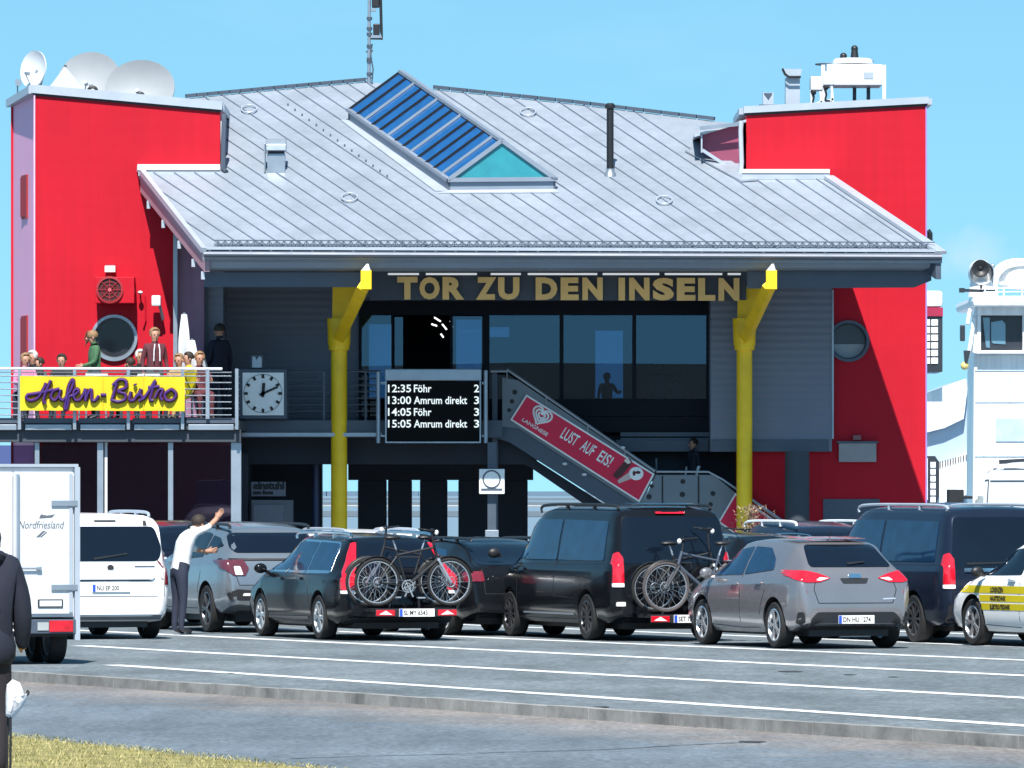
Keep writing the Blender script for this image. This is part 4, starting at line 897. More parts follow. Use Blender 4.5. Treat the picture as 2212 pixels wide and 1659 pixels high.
# terrace furniture
def tchair(u, Y, rz, lab, col):
    x = X_(u,Y); z = Z_(908,yt); t = thing('terrace_chair', lab, 'chair', (x,Y,z), rz, 'plastic chairs on the terrace')
    mb = MB(); mb.box(-.22,.22,-.22,.22,.42,.46); mb.build('seat', col, t, local=True, bevel=.01)
    mb = MB(); mb.box(-.22,.22,-.24,-.20,.46,.88); mb.build('backrest', col, t, local=True, bevel=.01)
    for a in (-.2,.2):
        for b in (-.2,.2): mb = MB(); mb.cyl((a,b,0),(a*.95,b*.95,.42),.018,.018,8); mb.build('leg', M['steel'], t, local=True)
tchair(200, 138.6, .4, 'white chair behind the word Hafen of the terrace banner', M['white'])
tchair(330, 138.8, -.3, 'white chair behind the word Bistro of the terrace banner', M['white'])
for (u, Y, lab) in ((118,138.9,'small round bistro table near the left end of the terrace'),(262,138.9,'small round bistro table behind the middle of the banner')):
    z = Z_(908,yt); t = thing('bistro_table', lab, 'table', (X_(u,Y),Y,z)); mb = MB(); mb.lathe([(.001,.70),(.36,.70),(.36,.73),(.001,.73)], (0,0,0), UZ, 24); mb.build('table_top', M['steel'], t, local=True)
    mb = MB(); mb.cyl((0,0,.02),(0,0,.70),.03,.03,8); mb.lathe([(.001,0),(.22,0),(.22,.02),(.001,.03)], (0,0,0), UZ, 16); mb.build('table_foot', M['steeld'], t, local=True)
# parasol shapes added to imitate the sunlit triangle on the flank wall
def standin(u, Y, h, lab, m_):
    t = thing('lit_wall_parasol', lab, 'standin', (X_(u,Y),Y,Z_(908,yt)), 0, 'parasol shapes added for the sunlit flank wall')
    mb = MB(); mb.cyl((0,0,0),(0,0,h),.022,.022,8); mb.build('pole', M['steel'], t, local=True)
    mb = MB(); rings = []
    for q in range(9):
        s = q/8; r = .03 + .09*math.sin(math.pi*min(1, (1-s)*.9+.1))*(.6+.4*(1-s))
        rings.append([Vector((r*(1+.25*(i%2))*math.cos(i*math.pi/6), r*(1+.25*(i%2))*math.sin(i*math.pi/6), .75 + (h-.78)*s)) for i in range(12)])
    mb.loft(rings); mb.build('canopy', m_, t, local=True)
    mb = MB(); mb.lathe([(.001,0),(.24,0),(.22,.06),(.05,.08)], (0,0,0), UZ, 16); mb.build('base', M['conc'], t, local=True)
standin(398, 139.6, 2.05, 'tallest white parasol shape added as sunlit wall, furthest left of the three', M['white'])
standin(415, 139.2, 1.55, 'middle white parasol shape of the three added as sunlit wall', M['white'])
standin(436, 139.4, 1.25, 'shortest parasol shape added as sunlit wall, nearest the man in black', M['dish'])
# ================================================================ things on the roofs
def dish(name, label, u, v, Y, rx, rz_, face, m, group=None, seen=True):
    """dish whose rim is centred on (u, v); face = direction it looks"""
    c = P(u, v, Y); t = thing(name, label, 'satellite dish', (c.x, c.y, c.z - rz_*1.15), 0, group)
    ax = Vector(face).normalized(); mb = MB(); prof = []
    for k in range(9): q = k/8; prof.append((rx*q, -.30*rx*(1-q*q)))
    up = (UZ - ax*ax.z).normalized(); rings = [mb.ring(c + ax*h, ax, (max(r,.001)*rz_/rx, max(r,.001)), 36, up) for r, h in prof]
    rings += [mb.ring(c + ax*(h-.03), ax, (max(r,.001)*rz_/rx, max(r,.001)), 36, up) for r, h in reversed(prof)]
    mb.loft(rings); mb.build('reflector', m, t, smooth=True)
    mb = MB(); b = c - ax*.30*rx; mb.cyl(b, b - ax*.15 - Vector((0,0,.1)), .05, .05, 8); mb.cyl(b - ax*.15, Vector((b.x, b.y+.15, c.z - rz_*1.15)), .05, .05, 8); mb.build('mount', M['steel'], t)
    mb = MB(); f = c + ax*rx*.55 + Vector((0,0,-rz_*.3)); mb.bar(c - up*rz_*.95, f, .02, .02); mb.cyl(f, f-ax*.10, .03, .04, 10); mb.build('feed_arm', M['steel'], t)
    return t
dish('satellite_dish', 'white oval satellite dish at the left corner of the left tower', 71, 149, 142.3, .36, .36, (-.70,-.70,.12), M['white'])
dish('satellite_dish', 'large grey satellite dish half hidden behind the other large one', 192, 173, 144.0, .62, .60, (-.15,-.9,.35), M['dish'])
dish('satellite_dish', 'largest grey satellite dish, nearest the main roof', 302, 190, 142.9, .68, .58, (-.1,-.95,.30), M['dish'])
ant = thing('small_antenna', 'tiny grey antenna left of the oval satellite dish', 'antenna', P(38,200,144))
mb = MB(); a = P(38,205,144); mb.cyl(a, P(38,172,144), .015, .015, 6); mb.build('mast', M['steeld'], ant); mb = MB(); mb.box(*(lambda p: (p.x-.06,p.x+.05,p.y-.03,p.y+.03,p.z-.05,p.z+.08))(P(40,180,144))); mb.build('head', M['steel'], ant)
tent = thing('pyramid_cover', 'pale pointed pyramid cover between the satellite dishes', 'roof cover', P(145,200,142.3))
mb = MB(); x0, x1 = X_(98,142.3), X_(193,142.3); zb = Z_(204,142.3); mb.add([(x0,142.0,zb),(x1,142.0,zb),(x1,143,zb),(x0,143,zb),(X_(141,142.5),142.4,Z_(144,142.5))], [(0,1,4),(1,2,4),(2,3,4),(3,0,4),(3,2,1,0)]); mb.build('cover', M['dish'], tent)
mb = MB(); mb.sph(P(141,143,142.5), .03, 8, 6); mb.build('tip', M['steeld'], tent)
for (u, v, r, lab) in ((200,192,.085,'black cable duct elbow below the large satellite dishes, left one'),(303,205,.07,'black cable duct elbow below the nearest large satellite dish')):
    c = P(u, v, 141.75); mb = MB(); mb.tube(catmull([c+Vector((-r,0,-.1)), c+Vector((-r*.8,0,.0)), c+Vector((0,0,.035)), c+Vector((r*.8,0,0)), c+Vector((r,0,-.1))],4), .03, 8)
    tag(mb.build('cable_duct', M['black'], smooth=True), lab, 'cable duct')
# mast on the ridge
mt = thing('radio_mast', 'slim radio mast with black antenna box above the roof ridge', 'mast', RP(797,181))
Ym = RP(797,181).y; base = RP(797,181); mb = MB()
mb.cyl(base-Vector((0,0,.1)), P(798,-60,Ym), .035, .03, 10); mb.build('pole', M['steel'], mt, smooth=True)
mb = MB()
for v in (160,133,128,100,74,62,40): p = P(798,v,Ym); mb.cyl(p-Vector((0,0,.03)), p+Vector((0,0,.03)), .055, .055, 10)
mb.tube([P(803,180,Ym-.03), P(806,150,Ym-.05), P(801,120,Ym-.05), P(804,95,Ym)], .014, 6)
for v in (170,112): mb.bar(P(790,v,Ym), P(806,v-2,Ym), .03, .03)
mb.build('clamps_and_cable', M['steeld'], mt)
mb = MB(); mb.tube([P(794,82,Ym), P(826,83,Ym), P(824,70,Ym), P(822,-10,Ym)], .03, 8); mb.build('outrigger', M['black'], mt)
for q in ((806,51,820,76),(803,-5,819,16)): mb = MB(); mb.pbox(*q,Ym-.1,.2); mb.build('antenna_box', M['black'], mt, bevel=.02)
mb = MB(); mb.pbox(801,76,824,82,Ym-.12,.24); mb.pbox(802,18,812,24,Ym-.1,.2); mb.build('antenna_bracket', M['steel'], mt)
# air-conditioning plant on the right tower
zr = Z_(228,143.6)-.05
ac = thing('rooftop_condenser', 'large white rooftop condenser on four legs on the right tower', 'air conditioner', (X_(1860,143.8),143.8,zr))
mb = MB(); mb.box(X_(1786,143.5), X_(1906,143.5), 143.5, 144.6, Z_(184,143.5), Z_(139,143.5)); mb.build('housing', M['white'], ac, bevel=.02)
mb = MB(); mb.box(X_(1866,143.5), X_(1887,143.5), 143.49, 143.5, Z_(170,143.5), Z_(156,143.5)); mb.build('grille_label', M['zincl'], ac)
for u, y_ in ((1910,143.45),(1778,143.45),(1876,144.4),(1846,144.5)):
    mb = MB(); mb.box(X_(u,y_)-.035, X_(u,y_)+.035, y_, y_+.07, zr-.05, Z_(140 if y_ < 144 else 184,y_)); mb.build('leg', M['white'] if y_ < 144 else M['steeld'], ac)
mb = MB(); mb.lathe([(.40,0),(.38,.08),(.34,.11),(.01,.11)], P(1842,139,143.9), UZ, 28); mb.build('fan_shroud', M['white'], ac, smooth=True)
for u, v, h in ((1846,127,.24),(1822,133,.15)):
    mb = MB(); p = P(u, v+5, 144.1); mb.cyl(p, p+Vector((0,0,h)), .09, .06, 12); mb.sph(p+Vector((0,0,h)), .07, 10, 6); mb.build('fan_motor', M['black'], ac, smooth=True)
mb = MB(); mb.torus(P(1846,133,144.0), UZ, .36, .014, 28, 6); mb.torus(P(1795,139,144.4), UZ, .30, .014, 28, 6); mb.build('fan_guard', M['steeld'], ac)
for (x0, x1, v0, v1, lab) in ((1750,1776,166,216,'small white air conditioning unit left of the large condenser'),(1777,1800,155,210,'narrow white pipe cabinet touching the large condenser')):
    a = thing('condensing_unit', lab, 'air conditioner', (X_((x0+x1)/2,143.6),143.7,zr)); mb = MB()
    mb.box(X_(x0,143.6), X_(x1,143.6), 143.4, 143.9, Z_(v0+30,143.6), Z_(v0,143.6)); mb.build('housing', M['white'], a, bevel=.03)
    mb = MB(); q = [(x0+2,v0+28),(x0+4,v1+8),(x1-4,v0+28),(x1-1,v1+10),(x0+2,v1+10),(x1,v1+4)]
    for i in range(0, 6, 2): mb.bar(P(*q[i],143.45), P(*q[i+1],143.45), .045, .045)
    for u in (x0+3, x1-3): mb.bar(P(u,v0+28,143.5), P(u,v1+12,143.5), .05, .05, up=(0,1,0))
    mb.build('stand', M['white'], a)
    mb = MB(); mb.tube(catmull([P(x0+2,v0+30,143.42), P(x0+8,v1-8,143.40), P(x0+6,v1+6,143.42), P(x0+16,v1+8,143.42)],4), .02, 6); mb.sph(P(x0+8,v0+34,143.4), .05, 8, 6); mb.build('hoses', M['black'], a)
vh = thing('exhaust_hood', 'tall pale square exhaust duct with black edged hood', 'exhaust duct', (X_(1710,143.2),143.2,zr))
mb = MB(); mb.box(X_(1697,143.2), X_(1728,143.2), 143.2, 143.6, zr-.1, Z_(168,143.2)); mb.build('duct', M['zincl'], vh)
mb = MB(); mb.prism([P(1691,149,143.1), P(1732,149,143.1), P(1729,166,143.1), P(1704,166,143.1), P(1695,158,143.1)], (0,.55,0)); mb.build('hood', M['zincl'], vh)
mb = MB(); mb.tube([P(1690,148,143.05), P(1696,160,143.05), P(1704,166,143.05), P(1730,166,143.05)], .022, 6); mb.build('hood_edge', M['black'], vh)
sv = thing('small_roof_vent', 'little square vent at the left end of the right tower roof', 'vent', (X_(1660,142.8),142.8,zr))
mb = MB(); mb.box(X_(1648,142.8), X_(1671,142.8), 142.8, 143.1, Z_(226,142.8), Z_(200,142.8)); mb.build('body', M['zincl'], sv)
mb = MB(); mb.prism([P(1650,201,142.78), P(1668,201,142.78), P(1660,214,142.78)], (0,.01,0)); mb.box(X_(1640,142.8), X_(1690,142.8), 142.7, 143.1, Z_(240,142.8)-.05, Z_(226,142.8)-.003); mb.build('opening', M['steeld'], sv)
# fan unit, lamps and horn on the left tower's wall
cu = thing('wall_fan_unit', 'red painted fan unit hanging over the left round window', 'air conditioner', P(250,655,141.3))
mb = MB(); mb.pbox(205,598,290,655,141.05,.5); mb.build('housing', M['red'], cu, bevel=.015)
mb = MB(); c = P(237,626,141.04); mb.lathe([(.26,.0),(.26,-.03),(.22,-.035),(.22,.0)], c, (0,1,0), 28)
for k in range(8): t = k*math.pi/4; mb.bar(c+Vector((0,-.02,0)), c+Vector((.24*math.cos(t),-.02,.24*math.sin(t))), .012, .012, up=(0,1,0))
for q in (.08,.15): mb.torus(c+Vector((0,-.02,0)), (0,1,0), q, .007, 24, 4)
mb.build('fan_guard', M['darkred'], cu)
mb = MB(); mb.cyl(c+Vector((0,-.002,0)), c+Vector((0,.02,0)), .22, .22, 28); mb.build('fan_opening', mat('fan_dark', (.06,.008,.012), .6), cu)
mb = MB(); mb.cyl(c+Vector((0,-.03,0)), c, .035, .035, 12); mb.build('fan_hub', mat('fan_hub', (.5,.1,.12), .5), cu)
for (u0, v0, u1, v1, lab, d) in ((226,574,249,588,'square white wall lamp above the red fan unit',.25),):
    l = thing('wall_lamp', lab, 'lamp', P((u0+u1)/2,v1,YT)); mb = MB(); mb.pbox(u0,v0,u1,v1,YT-d,d-.03); mb.build('lamp_head', M['white'], l, bevel=.01); mb = MB(); mb.pbox(u0+3,v0-3,u1-3,v0+4,YT-.05,.048); mb.build('wall_bracket', M['darkred'], l)
l = thing('wall_lamp', 'white lamp on a bent arm right of the red fan unit', 'lamp', P(343,690,YT)); mb = MB(); mb.pbox(327,638,347,661,YT-.45,.22); mb.build('lamp_head', M['white'], l, bevel=.03); mb = MB(); mb.tube([P(345,660,YT-.35), P(352,688,YT-.2), P(350,692,YT-.01)], .03, 8); mb.build('arm', M['steel'], l)
l = thing('security_camera', 'tiny white camera at the right side of the fan unit', 'camera', P(303,636,YT)); mb = MB(); mb.sph(P(303,632,YT-.2), (.05,.06,.035), 10, 6); mb.build('camera_head', M['white'], l, smooth=True); mb = MB(); mb.cyl(P(303,632,YT-.18), P(303,636,YT-.003), .015, .015, 6); mb.build('bracket', M['darkred'], l)
mb = MB(); mb.tube([P(313,640,YT-.05), P(314,690,YT-.05), P(310,705,YT-.05)], .018, 6); tag(mb.build('cable_pipe', M['red']), 'thin red pipe running down beside the fan unit', 'pipe')
mb = MB(); mb.tube([P(2003,498,142.1), P(2008,505,142.1), P(2008,520,142.1)], .06, 8); tag(mb.build('black_bracket', M['black']), 'small black bracket on the right edge of the right tower', 'bracket')

# ================================================================ people
def person(label, loc, rz, pose, cols, hair, sc=1.0, group=None, hairtype='short', name='person'):
    J = {'pel':(0,0,.95,.135), 'wst':(0,0,1.08,.125), 'che':(0,.01,1.28,.150), 'nkb':(0,0,1.44,.075), 'nek':(0,.01,1.50,.054), 'hd1':(0,.025,1.560,.078), 'hd2':(0,.01,1.645,.094), 'hd3':(0,0,1.705,.066),
         'shL':(-.17,0,1.40,.068), 'elL':(-.23,-.02,1.13,.046), 'wrL':(-.24,.06,.90,.032), 'haL':(-.24,.09,.84,.036),
         'shR':(.17,0,1.40,.068), 'elR':(.23,-.02,1.13,.046), 'wrR':(.24,.06,.90,.032), 'haR':(.24,.09,.84,.036),
         'hiL':(-.095,0,.88,.105), 'knL':(-.11,.02,.49,.066), 'anL':(-.11,-.02,.09,.045), 'toL':(-.12,.15,.04,.038),
         'hiR':(.095,0,.88,.105), 'knR':(.11,.02,.49,.066), 'anR':(.11,-.02,.09,.045), 'toR':(.12,.15,.04,.038)}
    J.update({k: q for k, q in (pose or {}).items() if k != '_face'})
    E = [('pel','wst','top'),('wst','che','top'),('che','nkb','top'),('nkb','nek','skin'),('nek','hd1','skin'),('hd1','hd2','skin'),('hd2','hd3','skin'),
         ('che','shL','top'),('shL','elL','sleeve'),('elL','wrL','fore'),('wrL','haL','skin'),('che','shR','top'),('shR','elR','sleeve'),('elR','wrR','fore'),('wrR','haR','skin'),
         ('pel','hiL','leg'),('hiL','knL','leg'),('knL','anL','leg'),('anL','toL','shoe'),('pel','hiR','leg'),('hiR','knR','leg'),('knR','anR','leg'),('anR','toR','shoe')]
    J = dict(J); E = list(E)
    # fingers and thumb
    for sd in 'LR':
        w = Vector(J['wr'+sd][:3]); h = Vector(J['ha'+sd][:3]); d = (h-w).normalized(); s = 1 if sd == 'R' else -1
        side = d.cross(Vector((1,0,0))); side = side.normalized() if side.length > .1 else Vector((0,1,0)); pn = d.cross(side).normalized()
        for k, (o, ln) in enumerate(((-.030,.070),(-.010,.080),(.010,.076),(.029,.060))):
            b = h + side*o + d*.03; m = b + d*ln*.55; e = m + (d*.8 + pn*.5*-s).normalized()*ln*.5
            J[f'f{sd}{k}a'] = (*b, .0105); J[f'f{sd}{k}b'] = (*m, .0098); J[f'f{sd}{k}c'] = (*e, .008)
            E += [('ha'+sd, f'f{sd}{k}a', 'skin'), (f'f{sd}{k}a', f'f{sd}{k}b', 'skin'), (f'f{sd}{k}b', f'f{sd}{k}c', 'skin')]
        tb = w.lerp(h, .55) - side*.035; te = tb - side*.025 + d*.04; J[f't{sd}a'] = (*tb, .012); J[f't{sd}b'] = (*te, .0095)
        E += [('wr'+sd, f't{sd}a', 'skin'), (f't{sd}a', f't{sd}b', 'skin')]
    keys = list(J); idx = {k: i for i, k in enumerate(keys)}
    me = bpy.data.meshes.new(name); me.from_pydata([J[k][:3] for k in keys], [(idx[a], idx[b]) for a, b, _ in E], [])
    o = bpy.data.objects.new(name, me); COL.objects.link(o)
    o.modifiers.new('s', 'SKIN'); sub_ = o.modifiers.new('u', 'SUBSURF'); sub_.levels = 1; sub_.render_levels = 1
    for k in keys:
        sv_ = me.skin_vertices[0].data[idx[k]]; r = J[k][3]; q = r
        sv_.radius = (r*1.22, r*.92) if k in ('pel','wst','che') else (r, r); sv_.use_root = (k == 'pel')
    bpy.context.view_layer.update(); dg = bpy.context.evaluated_depsgraph_get()
    m2 = bpy.data.meshes.new_from_object(o.evaluated_get(dg)); bpy.data.objects.remove(o)
    names = ['top','sleeve','fore','skin','leg','shoe']
    for n_ in names: m2.materials.append(cols.get(n_, cols['top']))
    segs = [(Vector(J[a][:3]), Vector(J[b][:3]), (J[a][3]+J[b][3])/2, names.index(w)) for a, b, w in E]
    for p in m2.polygons:
        c = p.center; best = 9; bi = 0
        for a, b, r, w in segs:
            ab = b-a; t = max(0, min(1, (c-a).dot(ab)/max(ab.length_squared, 1e-9))); d = (c-(a+ab*t)).length/max(r, .02)
            if d < best: best = d; bi = w
        p.material_index = bi; p.use_smooth = True
    ob = bpy.data.objects.new(name, m2); COL.objects.link(ob); ob.location = loc; ob.rotation_euler = (0,0,rz); ob.scale = (sc,sc,sc)
    ORG[ob.name] = Vector((0,0,0)); tag(ob, label, 'person', group)
    h1, h2 = Vector(J['hd1'][:3]), Vector(J['hd2'][:3]); hup = (h2-h1).normalized(); fw = pose.get('_face', (0,1,0)) if pose else (0,1,0); fw = Vector(fw).normalized()
    rt = fw.cross(UZ).normalized()
    if hair:
        mb = MB(); hc = h2 + Vector((0,0,.012)) - fw*.014
        mb.sph(hc, (.104,.110,.106), 14, 10, zmin=-.35); mb.cur = 0
        if hairtype == 'long': mb.sph(h1 - fw*.06 + Vector((0,0,.0)), (.085,.05,.13), 10, 8)
        if hairtype == 'blown':
            for k in range(26): 
                a = h2 + Vector((random.uniform(-.02,.08), random.uniform(-.04,.04), random.uniform(-.10,.06))); mb.tube(catmull([a, a+Vector((.12,.0,random.uniform(-.03,.04))), a+Vector((.26+random.uniform(0,.1),0,random.uniform(-.16,.05)))],3), .010, 4)
        mb.v = [p if (p-h2).dot(fw) < .045 or p.z > h2.z + .045 or hairtype == 'blown' else p - fw*((p-h2).dot(fw)-.04) for p in mb.v]
        mb.build('hair', hair, ob, smooth=True, local=True)
    mb = MB(); ec = h2 + fw*.082 - Vector((0,0,.028))
    for s in (-1,1): mb.sph(ec + rt*.031*s, (.012,.008,.008), 8, 6)
    mb.build('eyes', M['ink'], ob, local=True)
    mb = MB(); mb.sph(h1 + fw*.098 + Vector((0,0,.028)), (.014,.020,.024), 8, 6)
    for s in (-1,1): mb.sph(h2 + rt*.088*s - Vector((0,0,.035)), (.012,.020,.030), 8, 6)
    mb.build('nose_and_ears', cols['skin'], ob, local=True, smooth=True)
    mb = MB(); mb.sph(h1 + fw*.084 - Vector((0,0,.008)), (.022,.008,.006), 8, 5); mb.build('mouth', mat('lips', (.35,.10,.09), .5), ob, local=True)
    return ob
def cloth(n, c, r=.85): return mat(n, c, r, var=.18, scale=9, bump=.004, bscale=25)
navy = cloth('navy_cloth', (.010,.013,.028)); blackc = cloth('black_cloth', (.012,.012,.016)); jean = cloth('dark_jeans', (.018,.025,.05)); greenc = cloth('green_jacket', (.05,.13,.06))
maroonc = cloth('maroon_jacket', (.09,.02,.03)); whitec = cloth('white_cotton', (.75,.76,.78)); tan = cloth('tan_cloth', (.45,.30,.14)); yelc = cloth('yellow_shirt', (.75,.50,.04)); pink = cloth('pink_cloth', (.6,.2,.35)); greyc = cloth('grey_cloth', (.08,.09,.10))
def dress(top, leg, fore=None, sleeve=None, shoe=None, skin=None): return {'top':top,'leg':leg,'fore':fore or top,'sleeve':sleeve or top,'skin':skin or M['skin'],'shoe':shoe or M['black']}
ZT = Z_(908,yt)
sit = {'pel':(0,0,.50,.135),'wst':(0,0,.63,.125),'che':(0,.01,.84,.150),'nkb':(0,.02,1.00,.075),'nek':(0,.03,1.06,.054),'hd1':(0,.05,1.115,.080),'hd2':(0,.04,1.20,.096),'hd3':(0,.03,1.26,.068),
       'shL':(-.17,0,.96,.068),'elL':(-.22,.06,.72,.046),'wrL':(-.16,.26,.74,.032),'haL':(-.14,.32,.75,.036),'shR':(.17,0,.96,.068),'elR':(.22,.06,.72,.046),'wrR':(.16,.26,.74,.032),'haR':(.14,.32,.75,.036),
       'hiL':(-.10,.08,.50,.10),'knL':(-.12,.42,.50,.066),'anL':(-.12,.40,.09,.045),'toL':(-.12,.55,.04,.038),'hiR':(.10,.08,.50,.10),'knR':(.12,.42,.50,.066),'anR':(.12,.40,.09,.045),'toR':(.12,.55,.04,.038)}
def terr(u, Y): return (X_(u,Y), Y, ZT)
person('man in black jacket standing alone at right end of the terrace', terr(474,141.0), R(35), {'elL':(-.20,.02,1.12,.05),'wrL':(-.13,.17,1.02,.034),'haL':(-.08,.2,1.0,.036),'_face':(0,1,0)}, dress(navy, navy), M['hairb'], 1.07)
person('woman in green jacket with fair hair blown sideways behind the railing', terr(204,138.7), R(110), {'elL':(-.2,.05,1.14,.05),'wrL':(-.12,.25,1.05,.034),'haL':(-.1,.3,1.05,.036),'hd2':(0,.05,1.64,.086),'hd1':(0,.06,1.555,.07),'hd3':(0,.04,1.70,.06)}, dress(greenc, jean), M['hairf'], .97, hairtype='blown')
mj = person('fair haired man in open maroon jacket standing on the terrace', terr(334,138.8), R(200), {}, dress(maroonc, greyc), M['hairf'], 1.0)
for x_ in (-.05, .06):
    mb = MB(); mb.tube([(x_*.7,.150,1.44),(x_,.165,1.32),(x_*1.1,.160,1.12)], .011, 5); mb.build('drawstring', whitec, mj, local=True)
person('guest with dark cap bending behind the pink guest', terr(88,140.0), R(120), sit, dress(greyc, jean), M['hairb'], .93)
person('dark clothed guest sitting left of the white haired guest under the lamp', terr(284,139.6), R(60), sit, dress(maroonc, jean), M['hairb'], .92)
person('seated guest with white hair at far left of the terrace', terr(72,139.4), R(150), sit, dress(blackc, jean), M['hairg'], 1.02)
person('seated guest in pink at the left edge of the terrace', terr(54,139.0), R(200), sit, dress(pink, jean), M['hairf'], .98)
person('seated guest with dark hair between the white haired guest and the green jacket', terr(134,139.2), R(170), sit, dress(blackc, jean), M['hairb'], .97)
person('seated guest with white hair in front of the maroon jacket', terr(303,139.0), R(190), sit, dress(blackc, jean), M['hairg'], 1.03)
person('seated guest in tan by the terrace corner', terr(388,138.9), R(160), sit, dress(tan, jean), M['hairf'], .97)
person('guest in yellow shirt leaning at the terrace corner', terr(410,138.7), R(120), sit, dress(yelc, tan), M['hairb'], .99)
person('seated guest in maroon right of the yellow banner', terr(430,138.9), R(200), {**sit}, dress(maroonc, maroonc), M['hairf'], 1.0)
# inside the waiting room
zroom = 3.22
person('dark silhouette of a person behind the glass before the bright door', (X_(1311,146.5),146.5,zroom), R(175), {'elL':(-.30,.05,1.18,.05),'wrL':(-.36,.2,1.22,.034),'haL':(-.38,.25,1.22,.036)}, dress(blackc, blackc), M['hairb'], .72)
person('taller dim figure behind the right window pane', (X_(1425,144.6),144.6,zroom-.25), R(190), {}, dress(greyc, blackc), M['hairb'], .98)
person('dim figure in teal behind the right window pane', (X_(1462,144.2),144.2,zroom-.35), R(160), {}, dress(cloth('teal_cloth',(.06,.16,.18)), blackc), M['hairb'], .9)
# man on the landing
zl = Z_(1104,ys)
person('man in dark jacket with white shirt on the stair landing', (X_(1498,ys+.9),ys+.9,zl-.05), R(120), {'elR':(.22,.02,1.14,.05)}, dress(navy, jean, fore=whitec), M['hairb'], .83)
# man in a white shirt stretching over the grey car
Yw = 109.5
person('man in white shirt reaching one arm across the grey hatchback roof', (X_(386,Yw),Yw,0), R(-62),
       {'pel':(0,0,.97,.135),'wst':(0,.05,1.10,.128),'che':(0,.13,1.29,.155),'nkb':(0,.17,1.42,.075),'nek':(0,.22,1.46,.052),'hd1':(0,.28,1.50,.070),'hd2':(-.0,.32,1.57,.086),'hd3':(0,.33,1.62,.06),
        'shR':(.17,.14,1.42,.068),'elR':(.21,.36,1.50,.048),'wrR':(.18,.50,1.62,.036),'haR':(.18,.535,1.67,.040),'shL':(-.17,.14,1.38,.068),'elL':(-.2,.33,1.20,.046),'wrL':(-.16,.52,1.16,.034),'haL':(-.15,.58,1.17,.036),
        '_face':(0,1,-.1)}, dress(whitec, jean, fore=M['skin']), M['hairb'], 1.06)
# walker cut by the left edge
Yp = 53.5; zp = gz(P(-20,1600,Yp))
wk = person('person in long dark hooded jacket at the left edge of the verge', (X_(-30,Yp),Yp,zp), R(8),
       {'pel':(0,0,.96,.14),'wst':(0,0,1.10,.165),'che':(0,.0,1.30,.185),'nkb':(0,0,1.50,.10),'shL':(-.19,0,1.44,.085),'shR':(.19,0,1.44,.095),'elR':(.245,0,1.17,.075),'wrR':(.255,.04,.95,.06),'haR':(.25,.1,.93,.04),'elL':(-.26,0,1.17,.07),'wrL':(-.25,.1,.95,.055),
        'knR':(.10,.03,.5,.08),'anR':(.09,-.02,.09,.05),'hiR':(.085,0,.88,.10),'knL':(-.10,.03,.5,.08),'hiL':(-.09,0,.88,.10)}, dress(navy, cloth('black_trousers',(.016,.013,.018)), shoe=cloth('brown_shoe',(.10,.05,.03))), M['hairb'], 1.06)
mb = MB(); mb.lathe([(.15,1.06),(.185,1.0),(.205,.92),(.20,.84),(.17,.80),(.12,.82)], (0,0,0), UZ, 24); mb.v = [Vector((p.x, p.y*.85, p.z)) for p in mb.v]; mb.build('jacket_hem', navy, wk, smooth=True, local=True)
mb = MB(); mb.prism([(-.07,-.186,1.20),(.075,-.186,1.235),(.065,-.186,1.375),(-.07,-.186,1.36)], (0,-.006,0)); mb.build('back_print', mat('back_print', (.45,.48,.6), .7, var=.2, scale=20), wk, local=True)
mb = MB(); mb.torus((0,-.03,1.52), (0,.25,1), .095, .045, 18, 8); mb.build('hood', navy, wk, smooth=True, local=True)
# plastic bag on two sticks
Yb = 47.0; c = P(18,1642,Yb); zb = gz(c)
bgt = thing('bag_marker', 'white plastic bag tied over two thin dark sticks on the grass', 'marker', (c.x, Yb, zb))
mb = MB(); mb.cyl((X_(22,Yb),Yb,zb), (X_(23,Yb),Yb,Z_(1535,Yb)), .008, .008, 8); mb.cyl((X_(14,Yb),Yb+.05,zb), (X_(16,Yb),Yb+.05,Z_(1530,Yb)), .006, .006, 8); mb.build('stick', M['ink'], bgt)
mb = MB(); outl = [(13,1545),(12,1500),(14,1478),(28,1469),(42,1474),(50,1490),(52,1510),(62,1498),(60,1508),(48,1528),(38,1540),(28,1552),(20,1550)]
rings = []; cx, cy = 30, 1510
for k, (s, dy) in enumerate(((.05,-.05),(.45,-.045),(.8,-.03),(1.0,0),(.85,.03),(.4,.045),(.05,.05))):
    rings.append([P(cx+(u-cx)*s + random.uniform(-1,1), cy+(v-cy)*s + random.uniform(-1.5,1.5), Yb+dy+random.uniform(-.01,.01)) for u, v in outl])
mb.loft(rings); mb.build('bag', mat('plastic_bag', (.80,.80,.82), .4, var=.05, bump=.02, bscale=14), bgt, smooth=True)
mb = MB(); mb.tube(catmull([P(54,1505,Yb-.01), P(62,1498,Yb-.02), P(60,1492,Yb), P(57,1497,Yb)],3), .006, 5); mb.build('bag_tie', M['ink'], bgt)

